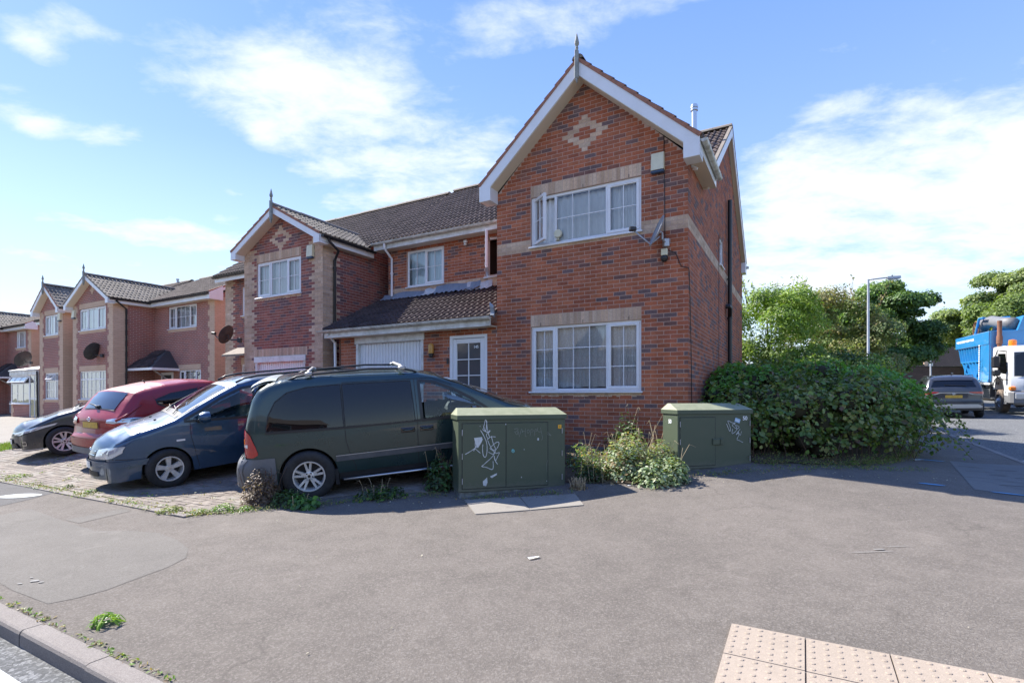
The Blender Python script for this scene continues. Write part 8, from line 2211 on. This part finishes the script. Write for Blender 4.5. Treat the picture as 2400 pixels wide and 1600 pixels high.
# arching runners that hang out over the footway
for (t, d, dt, dd_, h0, h1) in ((-3.3, 3.0, -.95, -.55, .9, .25), (-3.4, 3.6, -1.0, -.2, 1.0, .45), (-3.3, 2.4, -.75, -.7, .6, .12), (-3.5, 4.6, -.9, .1, 1.2, .7)):
    X0, Y0 = FL(t, d); X1, Y1 = FL(t + dt, d + dd_); pts = []
    for q in np.linspace(0, 1, 8): pts.append(Vector((X0 + (X1 - X0) * q - HO[0], Y0 + (Y1 - Y0) * q - HO[1], float(zf(X0, Y0)) + h0 + (h1 - h0) * q * q + .12 * math.sin(q * 3) - HO[2])))
    mb.tube(pts, [.008 - .005 * k / 7 for k in range(8)], 4)
    WC = np.array([tuple(pts[int(k)].lerp(pts[min(7, int(k) + 1)], k % 1) + Vector((random.gauss(0, .05), random.gauss(0, .05), random.gauss(0, .05)))) for k in np.linspace(1, 7, 60)])
    leaves('runner_leaves', WC, rng.normal(0, 1, WC.shape) + np.array([0, 0, .6]), .06, B1[rng.integers(0, 6, 60)], 'leaf', hed, .75, kind='stuff')
for k in range(70):
    t = random.uniform(-3.6, -.4); d = random.uniform(.2, 7)
    if inside(t, d) < .15: continue
    X0, Y0 = FL(t, d); zt0 = float(zf(X0, Y0)) + hedge_top(t, d) * min(1, .52 + inside(t, d)) - .12; a = random.uniform(0, 6.28); L_ = random.uniform(.18, .45)
    pts = [Vector((X0 + math.cos(a) * L_ * .5 * q - HO[0], Y0 + math.sin(a) * L_ * .5 * q - HO[1], zt0 + L_ * q * (1.15 - .45 * q) - HO[2])) for q in (0, .35, .7, 1)]; mb.tube(pts, [.005, .004, .003, .0015], 4)
    WC = np.array([tuple(pts[int(j)].lerp(pts[min(3, int(j) + 1)], j % 1) + Vector((random.gauss(0, .03), random.gauss(0, .03), random.gauss(0, .03)))) for j in np.linspace(1, 3, 12)]); shoots.append(WC)
WC = np.concatenate(shoots); leaves('shoot_leaves', WC, rng.normal(0, 1, WC.shape) + np.array([0, 0, .5]), .055 * (.5 + rng.random(len(WC))), B1[rng.integers(0, 6, len(WC))], 'leaf', hed, .7, kind='stuff')
mb.build('stems', 'twig', hed, kind='stuff')

# ------------------------------------------------------------------ weeds, one plant or patch at a time
def stalks(parent, X, Y, r, n, h, lean=.5, m_='dry_stalk', head=True, name='stalks'):
    mb = MB(); o0 = Vector(parent.location)
    for k in range(n):
        a = random.uniform(0, 6.28); q = r * random.random() ** .5; x, y = X + q * math.cos(a), Y + q * math.sin(a); z = zp(x, y); hh = h * random.uniform(.6, 1.1); a2 = random.uniform(0, 6.28); L_ = lean * hh * random.uniform(.3, 1)
        p = [Vector((x, y, z)) - o0, Vector((x + math.cos(a2) * L_ * .25, y + math.sin(a2) * L_ * .25, z + hh * .6)) - o0, Vector((x + math.cos(a2) * L_ * .65, y + math.sin(a2) * L_ * .65, z + hh * .95)) - o0, Vector((x + math.cos(a2) * L_, y + math.sin(a2) * L_, z + hh * .88)) - o0]
        mb.tube(p, [.0035, .003, .0035 if head else .002, .001], 4)
    return mb.build(name, m_, parent, kind='stuff')
def weed(name, label, X, Y, r, h, n, size, cols, group=None, cat='weed', nst=0, sh=None, aspect=.5, flatness=.6, stm='dry_stalk', mass=False):
    w_ = empty(name, (X, Y, zp(X, Y)), 0, label, cat, group)
    v = sph(n); v[:, 2] = abs(v[:, 2]); nb = 1 if r < .3 else 9
    bo = np.column_stack([rng.uniform(-.62, .62, nb) * r, rng.uniform(-.62, .62, nb) * r]) * (nb > 1); bs = rng.uniform(.35, .6, nb) if nb > 1 else np.ones(1); bh = rng.uniform(.35, 1.0, nb) if nb > 1 else np.ones(1); ii = rng.integers(0, nb, n)
    C = v * np.column_stack([bs[ii] * r, bs[ii] * r, bh[ii] * h]) * (.35 + .65 * rng.random((n, 1)) ** .5); C[:, :2] += bo[ii]
    wx = C[:, 0] + X; wy = C[:, 1] + Y; C[:, 2] += zf(wx, wy) - w_.location.z + .01
    N = v + np.array([0, 0, flatness]) + rng.normal(0, .4, v.shape); cols = np.array(cols); cc = cols[rng.integers(0, len(cols), n)] * (1 + rng.normal(0, .15, (n, 1))).clip(.6, 1.5)
    leaves('leaves', C, N, size * (.6 + .8 * rng.random(n)), cc, 'leaf', w_, aspect, kind='stuff')
    if nst: stalks(w_, X, Y, r * .8, nst, sh or h * 1.4, m_=stm)
    return w_
PALE = [(.30, .36, .22), (.24, .32, .18), (.34, .38, .26), (.20, .28, .13), (.28, .30, .14)]
DRY = [(.30, .22, .12), (.36, .27, .16), (.22, .15, .09)]
FRESH = [(.13, .24, .04), (.18, .30, .05), (.09, .17, .03)]
DK = [(.05, .09, .03), (.07, .12, .04), (.04, .07, .025)]
MOSS = [(.20, .24, .06), (.26, .28, .09), (.16, .20, .05)]
weed('bindweed_mound', 'tall pale weed mound with dry grass, left of the numbered green cabinet', *FL(.50, -1.30), .62, .66, 4200, .06, PALE + PALE + DRY, nst=15, sh=.8)
weed('bindweed_mound', 'pale leafy weeds spilling forward beside the short green cabinet', *FL(.22, -1.55), .50, .42, 2200, .06, PALE + [(.16, .24, .12)], nst=10, sh=.7)
weed('dandelion_patch', 'yellow-green weeds with orange flowers beside the wall behind the long green cabinet', *FL(1.15, -1.25), .50, .42, 1500, .045, PALE + FRESH + [(.5, .30, .03)], nst=14, sh=.6)
weed('nettle_patch', 'shaded dark weeds right beside the long green cabinet', *FL(1.02, -1.85), .33, .40, 1300, .045, DK + [(.12, .10, .06)], nst=12, sh=.5)
weed('dry_grass_tuft', 'small tuft of straw-coloured grass at the right foot of the long green cabinet', *FL(1.05, -2.35), .13, .07, 120, .04, DRY, nst=60, sh=.16)
weed('climbing_weed', 'dark ivy climbing the wall between the two green cabinets', *FL(.95, -.30), .42, .85, 700, .07, DK, nst=6, sh=.9)
weed('bindweed_mound', 'pale ivy rising just behind the numbered green cabinet', *FL(-.28, .0), .42, 1.12, 2400, .065, PALE[:3] + FRESH + [(.10, .2, .04)])
weed('bramble_plant', 'green bramble growing between the people carrier and the long green cabinet', -1.05, 7.62, .26, .50, 420, .075, DK + [(.08, .17, .05)], nst=8, sh=.6)
weed('dead_dock_plant', 'reddish dead dock stalk by the left side of the long green cabinet', -.98, 7.5, .06, .2, 60, .03, [(.12, .05, .04)], nst=7, sh=.85, stm='twig')
weed('dead_bush', 'dried brown bush under the rear bumper of the green people carrier', -3.42, 7.05, .26, .50, 1100, .035, [(.17, .11, .08), (.26, .19, .13), (.12, .08, .06)], nst=26, sh=.5, stm='twig')
weed('bramble_plant', 'broad green leaves in front of the rear wheel of the green people carrier', -2.72, 6.85, .34, .20, 300, .085, [(.09, .20, .04), (.13, .27, .05), (.06, .13, .04)], nst=4, sh=.2)
weed('bramble_plant', 'low green weeds under the running board of the green people carrier', -1.85, 7.30, .42, .17, 320, .06, DK + FRESH[:1], nst=8, sh=.25)
weed('bramble_plant', 'dark low weeds left of the rear wheel of the green people carrier', -3.05, 7.0, .24, .22, 320, .05, DK + [(.09, .15, .04)])
weed('leafy_weed', 'bright green leafy weed growing behind the kerb stones in the foreground', -2.74, 3.50, .10, .06, 60, .075, [(.16, .30, .035), (.22, .34, .05), (.11, .22, .03)], aspect=.22)
for k, (x, y, r, h, n, pal, lb) in enumerate([
    (-4.42, 6.72, .16, .07, 260, MOSS, 'yellow-green mossy clump where the drive edging meets the asphalt'),
    (-3.75, 6.72, .17, .09, 240, FRESH, 'bright green weed clump on the splayed edge of the drive, left of the dead bush'),
    (-4.0, 6.62, .12, .05, 120, FRESH + MOSS, 'low weed between mossy clump and green clump on the drive edge'),
    (-3.45, 6.70, .11, .06, 110, FRESH, 'small yellow-green weed just left of the dead bush foot'),
    (-6.58, 8.11, .12, .05, 120, DK + FRESH, 'dark green weed tuft on the drive near the nose of the blue people carrier'),
    (-9.28, 9.75, .22, .06, 220, FRESH + MOSS, 'green weed strip on the far end of the drive edging'),
    (-7.3, 8.55, .08, .06, 60, DK, 'tiny upright weed on the drive before the blue people carrier')]):
    weed('edging_weed', lb, x, y, r, h, n, .028, pal)
# small growth in the joints of the drive and along kerb and walls: too fine to count
C = []; 
for k in range(330):
    t = random.uniform(4.9, 13); 
    if random.random() < .65: d = -5.45 + random.gauss(0, .05)
    else: d = -5.3 + random.random() ** 2 * 2.2
    X, Y = FL(t, d); m_ = random.randint(3, 14); s = random.uniform(.015, .05)
    for _ in range(m_): x, y = X + random.gauss(0, s), Y + random.gauss(0, s); C.append((x, y, zp(x, y) + .02 + random.uniform(0, .018)))
for k in range(220):
    u = random.random(); x = -4.2 + 3.3 * u + random.gauss(0, .05); y = 6.62 + (7.35 - 6.62) * max(0, u - .15) / .85 + random.gauss(0, .07)
    for _ in range(random.randint(3, 10)): xx, yy = x + random.gauss(0, .03), y + random.gauss(0, .03); C.append((xx, yy, zp(xx, yy) + .01 + random.uniform(0, .03)))
for k in range(140):
    t = random.uniform(1.2, 8); X, Y = FL(t, -7.595 + random.gauss(0, .008))
    for _ in range(random.randint(2, 6)): C.append((X + random.gauss(0, .02), Y + random.gauss(0, .012), zp(X, Y) + .006 + random.uniform(0, .008)))
for k in range(260):
    q = random.random(); x, y = (2.3 + 4.2 * q, 7.55 + .75 * max(0, q - .3)) if random.random() < .7 else (random.uniform(-.6, .8), 7.05 + random.gauss(0, .04)); x += random.gauss(0, .1); y += random.gauss(0, .06)
    for _ in range(random.randint(3, 9)): xx, yy = x + random.gauss(0, .04), y + random.gauss(0, .03); C.append((xx, yy, zp(xx, yy) + .012 + random.uniform(0, .03)))
hb = [(3.7, 7.95), (4.5, 7.9), (5.2, 8.0), (5.9, 8.35), (6.5, 8.8), (7.2, 9.4), (7.9, 10.1)]
for k in range(620):
    q = random.random() * 5.99; a, b = hb[int(q)], hb[int(q) + 1]; f_ = q % 1; x = a[0] + (b[0] - a[0]) * f_ + random.gauss(0, .06); y = a[1] + (b[1] - a[1]) * f_ + random.gauss(.05, .09); hh = random.choice((.04, .07, .16))
    for _ in range(random.randint(4, 10)): xx, yy = x + random.gauss(0, .035), y + random.gauss(0, .035); C.append((xx, yy, zp(xx, yy) + .012 + random.uniform(0, hh)))
C = np.array(C); pal = np.array(FRESH + MOSS + DRY); g_ = obj
o = leaves('joint_weeds', C, rng.normal(0, .5, C.shape) + np.array([0, 0, .9]), .022 * (.6 + rng.random(len(C))), pal[rng.integers(0, len(pal), len(C))], 'leaf', None, .45, kind='stuff')
# grass blades on the lawn strip
C = []; V = []; F = []
for k in range(9000):
    t = random.uniform(15.95, 17.5); d = random.uniform(-5.38, -.5); x, y = FL(t, d); z = float(zf(x, y)) + .01; a = random.uniform(0, 6.28); h = random.uniform(.04, .09); b = len(V)
    V += [(x - .006 * math.cos(a), y - .006 * math.sin(a), z), (x + .006 * math.cos(a), y + .006 * math.sin(a), z), (x + .03 * math.sin(a), y + .03 * math.cos(a), z + h)]; F.append((b, b + 1, b + 2))
obj('grass', np.array(V), np.array(F), 'leaf', None, col=np.repeat(np.array(MOSS + FRESH)[rng.integers(0, 6, len(F))], 3, 0), kind='stuff')
# dead leaves, chips of rubbish
C = np.array([(lambda x, y: (x, y, zp(x, y) + .012))(*(random.choice([(random.uniform(.6, 6.5), random.gauss(7.4, .12)), (random.uniform(-3.6, -.8), random.gauss(6.95, .2)), (random.uniform(-3, 5), random.uniform(2.6, 7)) if random.random() < .12 else (random.uniform(-.7, .9), random.gauss(6.95, .08))]))) for _ in range(420)])
leaves('fallen_leaves', C, rng.normal(0, .25, C.shape) + np.array([0, 0, 1]), .022 * (.5 + rng.random(len(C))), np.array([(.25, .18, .10), (.16, .11, .07), (.5, .45, .36), (.32, .30, .22)])[rng.integers(0, 4, len(C))], 'leaf', None, .6, kind='stuff')
for (x, y, a, s, lb) in ((.20, 4.62, .5, .055, 'scrap of white paper lying alone in the middle of the footway'), (7.25, 9.2, .1, .10, 'white wrapper at the foot of the hedge corner'), (1.65, 7.25, .2, .03, 'small white scrap in front of the pale weeds')):
    c_, s_ = math.cos(a) * s, math.sin(a) * s; z = zp(x, y) + .012
    obj('litter', [(x - c_, y - s_, z), (x + c_, y + s_, z + .006), (x + c_ - s_ * .5, y + s_ + c_ * .5, z + .002), (x - c_ - s_ * .5, y - s_ + c_ * .5, z + .008)], [(0, 1, 2, 3)], 'paper', label=lb, cat='litter')

# ================================================================== background
def lamp_post(label, X, Y, top, arm, adir, head=.55):
    z0 = float(zf(X, Y)); p = empty('lamp_post', (X, Y, z0), 0, label, 'street lamp'); h = EYE + top - z0; d = Vector((math.cos(adir), math.sin(adir), 0))
    mb = MB(); mb.lathe([(.085, 0), (.085, 1.2), (.055, 1.3), (.045, h)], 12); fixn(mb.build('column', 'galv', p, smooth=True, sharp=40))
    mb = MB(); mb.tube([(0, 0, h - .02), tuple(d * arm + Vector((0, 0, h + .06)))], .03, 8); mb.build('arm', 'galv', p, smooth=True)
    mb = MB(); a = d * arm; s = Vector((-d.y, d.x, 0)) * .09; zt_ = h + .06
    mb.hexa([tuple(a - s * .6 + Vector((0, 0, zt_ - .05))), tuple(a + d * head - s * .8 + Vector((0, 0, zt_ - .04))), tuple(a + d * head + s * .8 + Vector((0, 0, zt_ - .04))), tuple(a + s * .6 + Vector((0, 0, zt_ - .05))),
             tuple(a - s * .6 + Vector((0, 0, zt_ + .05))), tuple(a + d * head - s * .6 + Vector((0, 0, zt_ + .07))), tuple(a + d * head + s * .6 + Vector((0, 0, zt_ + .07))), tuple(a + s * .6 + Vector((0, 0, zt_ + .05)))])
    fixn(mb.build('lantern', 'galv', p)); mb = MB(); b0 = a + d * .05; b1 = a + d * (head - .08)
    mb.tube([tuple(b0 + Vector((0, 0, zt_ - .09))), tuple(b1 + Vector((0, 0, zt_ - .08)))], .03, 8); mb.build('lamp_bowl', 'clear_lens', p, smooth=True)
    mb = MB(); mb.lathe([(.03, 0), (.03, .05), (.001, .055)], 8, tuple(a + d * head * .4 + Vector((0, 0, zt_ + .06)))); mb.build('light_sensor', 'cladding_grey', p)
lamp_post('tall grey lamp post rising out of the hedge, arm pointing over the road', 15.75, 22.9, 5.12, .78, R(-5))
lamp_post('far lamp post behind the grey car, arm pointing left', 29.1, 36, 5.1, .75, R(178), .4)
asph = None
def bw(t, b):
    br = t.new('ShaderNodeTexBrick'); sp = t.new('ShaderNodeSeparateXYZ'); t.l.new(opos(t), sp.inputs[0])
    cb = t.new('ShaderNodeCombineXYZ'); t.l.new(t.m('ADD', sp.outputs[0], sp.outputs[1]), cb.inputs[0]); t.l.new(sp.outputs[2], cb.inputs[1]); t.l.new(cb.outputs[0], br.inputs['Vector'])
    br.inputs['Scale'].default_value = 1; br.inputs['Brick Width'].default_value = .225; br.inputs['Row Height'].default_value = .075; br.inputs['Mortar Size'].default_value = .005
    br.inputs['Color1'].default_value = (.15, .10, .085, 1); br.inputs['Color2'].default_value = (.11, .08, .07, 1); br.inputs['Mortar'].default_value = (.16, .13, .12, 1)
    n = t.noise(gpos(t), .4, 5, .6); t.l.new(t.mix(1, br.outputs[0], t.ramp(n, [(.3, .8), (.7, 1.15)]), 'MULTIPLY'), b.inputs['Base Color'])
mat('brown_brick', rough=.9, build=bw)
wl_ = empty('boundary_wall', (26, 41, 0), R(2), 'long brown brick boundary wall beyond the side road', 'wall')
mb = MB(); mb.box(0, 22, 0, .25, -1, 3.75); mb.build('brickwork', 'brown_brick', wl_)
for i in range(24): mb = MB(); mb.bbox(i * .92, i * .92 + .905, -.04, .29, 3.75, 3.83, .01); mb.build('coping_stone', 'cladding_grey', wl_)
for x in (3.5, 9, 14.5): mb = MB(); mb.bbox(x, x + .12, -.10, -.0, 3.2, 3.3, .01); mb.build('wall_fitting', 'pvc_weathered', wl_)
def flats(label, X, Y, W_, D_, zt_, rot, wins, z0=0.5):
    f = empty('block_of_flats', (X, Y, z0), rot, label, 'building'); mb = MB(); mb.box(0, W_, 0, D_, -1, zt_ - z0); mb.build('wall', 'brown_brick', f)
    mb = MB(); mb.box(-.25, W_ + .25, -.3, D_ + .3, zt_ - z0, zt_ - z0 + .30); mb.build('flat_roof', 'pvc_weathered', f)
    for (x, z, w_, h) in wins:
        mb = MB(); fr = .12
        mb.box(x, x + w_, -.06, .05, z, z + fr); mb.box(x, x + w_, -.06, .05, z + h - fr, z + h); mb.box(x, x + fr, -.06, .05, z + fr, z + h - fr); mb.box(x + w_ - fr, x + w_, -.06, .05, z + fr, z + h - fr); mb.box(x + w_ * .45, x + w_ * .45 + fr, -.06, .05, z + fr, z + h - fr)
        w2 = mb.build('window', 'pvc_white', f); mb = MB(); mb.box(x + fr, x + w_ - fr, -.03, .02, z + fr, z + h - fr); mb.build('pane', 'black_glossy', w2)
    return f
ws_ = [(x, z, 1.9, 1.35) for z in (3.6, 6.3, 9.0) for x in (1.0, 4.2, 7.4, 10.6, 13.8)] + [(x, z, 1.9, 1.35) for z in (3.6, 6.3, 9.0) for x in (16.4,)]
flats('brown brick block of flats with white windows behind the trees', 62, 100, 18.6, 9, 12.6, R(-2), ws_, 1.2)
f2 = flats('windowless brown end block with buff balcony strip, behind the far lamp post', 76.2, 96, 14, 9, 12.0, R(-1), [], 1.2)
mb = MB(); mb.box(0, .7, -.25, -.02, -1, 10.8); mb.build('buff_pier', 'buff_distant', f2)
for z in (2.6, 5.4, 8.1): mb = MB(); mb.box(.7, 1.55, -.3, -.02, z, z + .9); mb.build('balcony', 'pvc_weathered', f2)
# grey post and boards at the rear corner of the near house
fe = empty('garden_fence', (*FL(-.1, 9.25), float(zf(*FL(-.1, 9.25)))), -R(29.3), 'short weathered grey fence at the rear corner of the near house', 'fence')
mb = MB(); mb.bbox(.0, .1, -.05, .05, -.2, 1.75, .01); mb.build('post', 'wood_grey', fe)
for i in range(5): mb = MB(); mb.bbox(.11 + i * .13, .23 + i * .13, -.01, .015, 0, 1.66, .004); mb.build('board', 'wood_grey', fe)
for z in (.3, 1.4): mb = MB(); mb.bbox(.1, .75, .015, .05, z, z + .06, .005); mb.build('rail', 'wood_grey', fe)
mb = MB(); mb.bbox(.12, .6, -.05, .04, 1.66, 1.72, .01); mb.build('cap_rail', 'wood_grey', fe)
# houses on the opposite side of the main road: they show as reflections in car and house glass
def opposite(t, label):
    X, Y = FL(t, -27); f = empty('opposite_house', (X, Y, -.2), -R(29.3) + math.pi, label, 'house'); mb = MB(); mb.box(-4, 4, 0, 8, -.5, 5.0); mb.build('wall', 'brick_distant', f)
    mb = MB(); mb.prism([(-.4, 5.0), (8.4, 5.0), (4, 7.6)], 0, -4.3, 4.3); fixn(mb.build('roof', 'verge_grey', f))
    for (x, z) in ((-2.6, .9), (1.2, .9), (-2.6, 3.4), (1.2, 3.4)): mb = MB(); mb.box(x, x + 1.5, -.05, .02, z, z + 1.2); w2 = mb.build('window', 'pvc_white', f); mb = MB(); mb.box(x + .1, x + 1.4, -.07, -.05, z + .1, z + 1.1); mb.build('pane', 'black_glossy', w2)
for k in range(6): opposite(-14 + k * 10.5, 'house across the main road, behind the viewer, number %s from the corner' % ('one', 'two', 'three', 'four', 'five', 'six')[k])
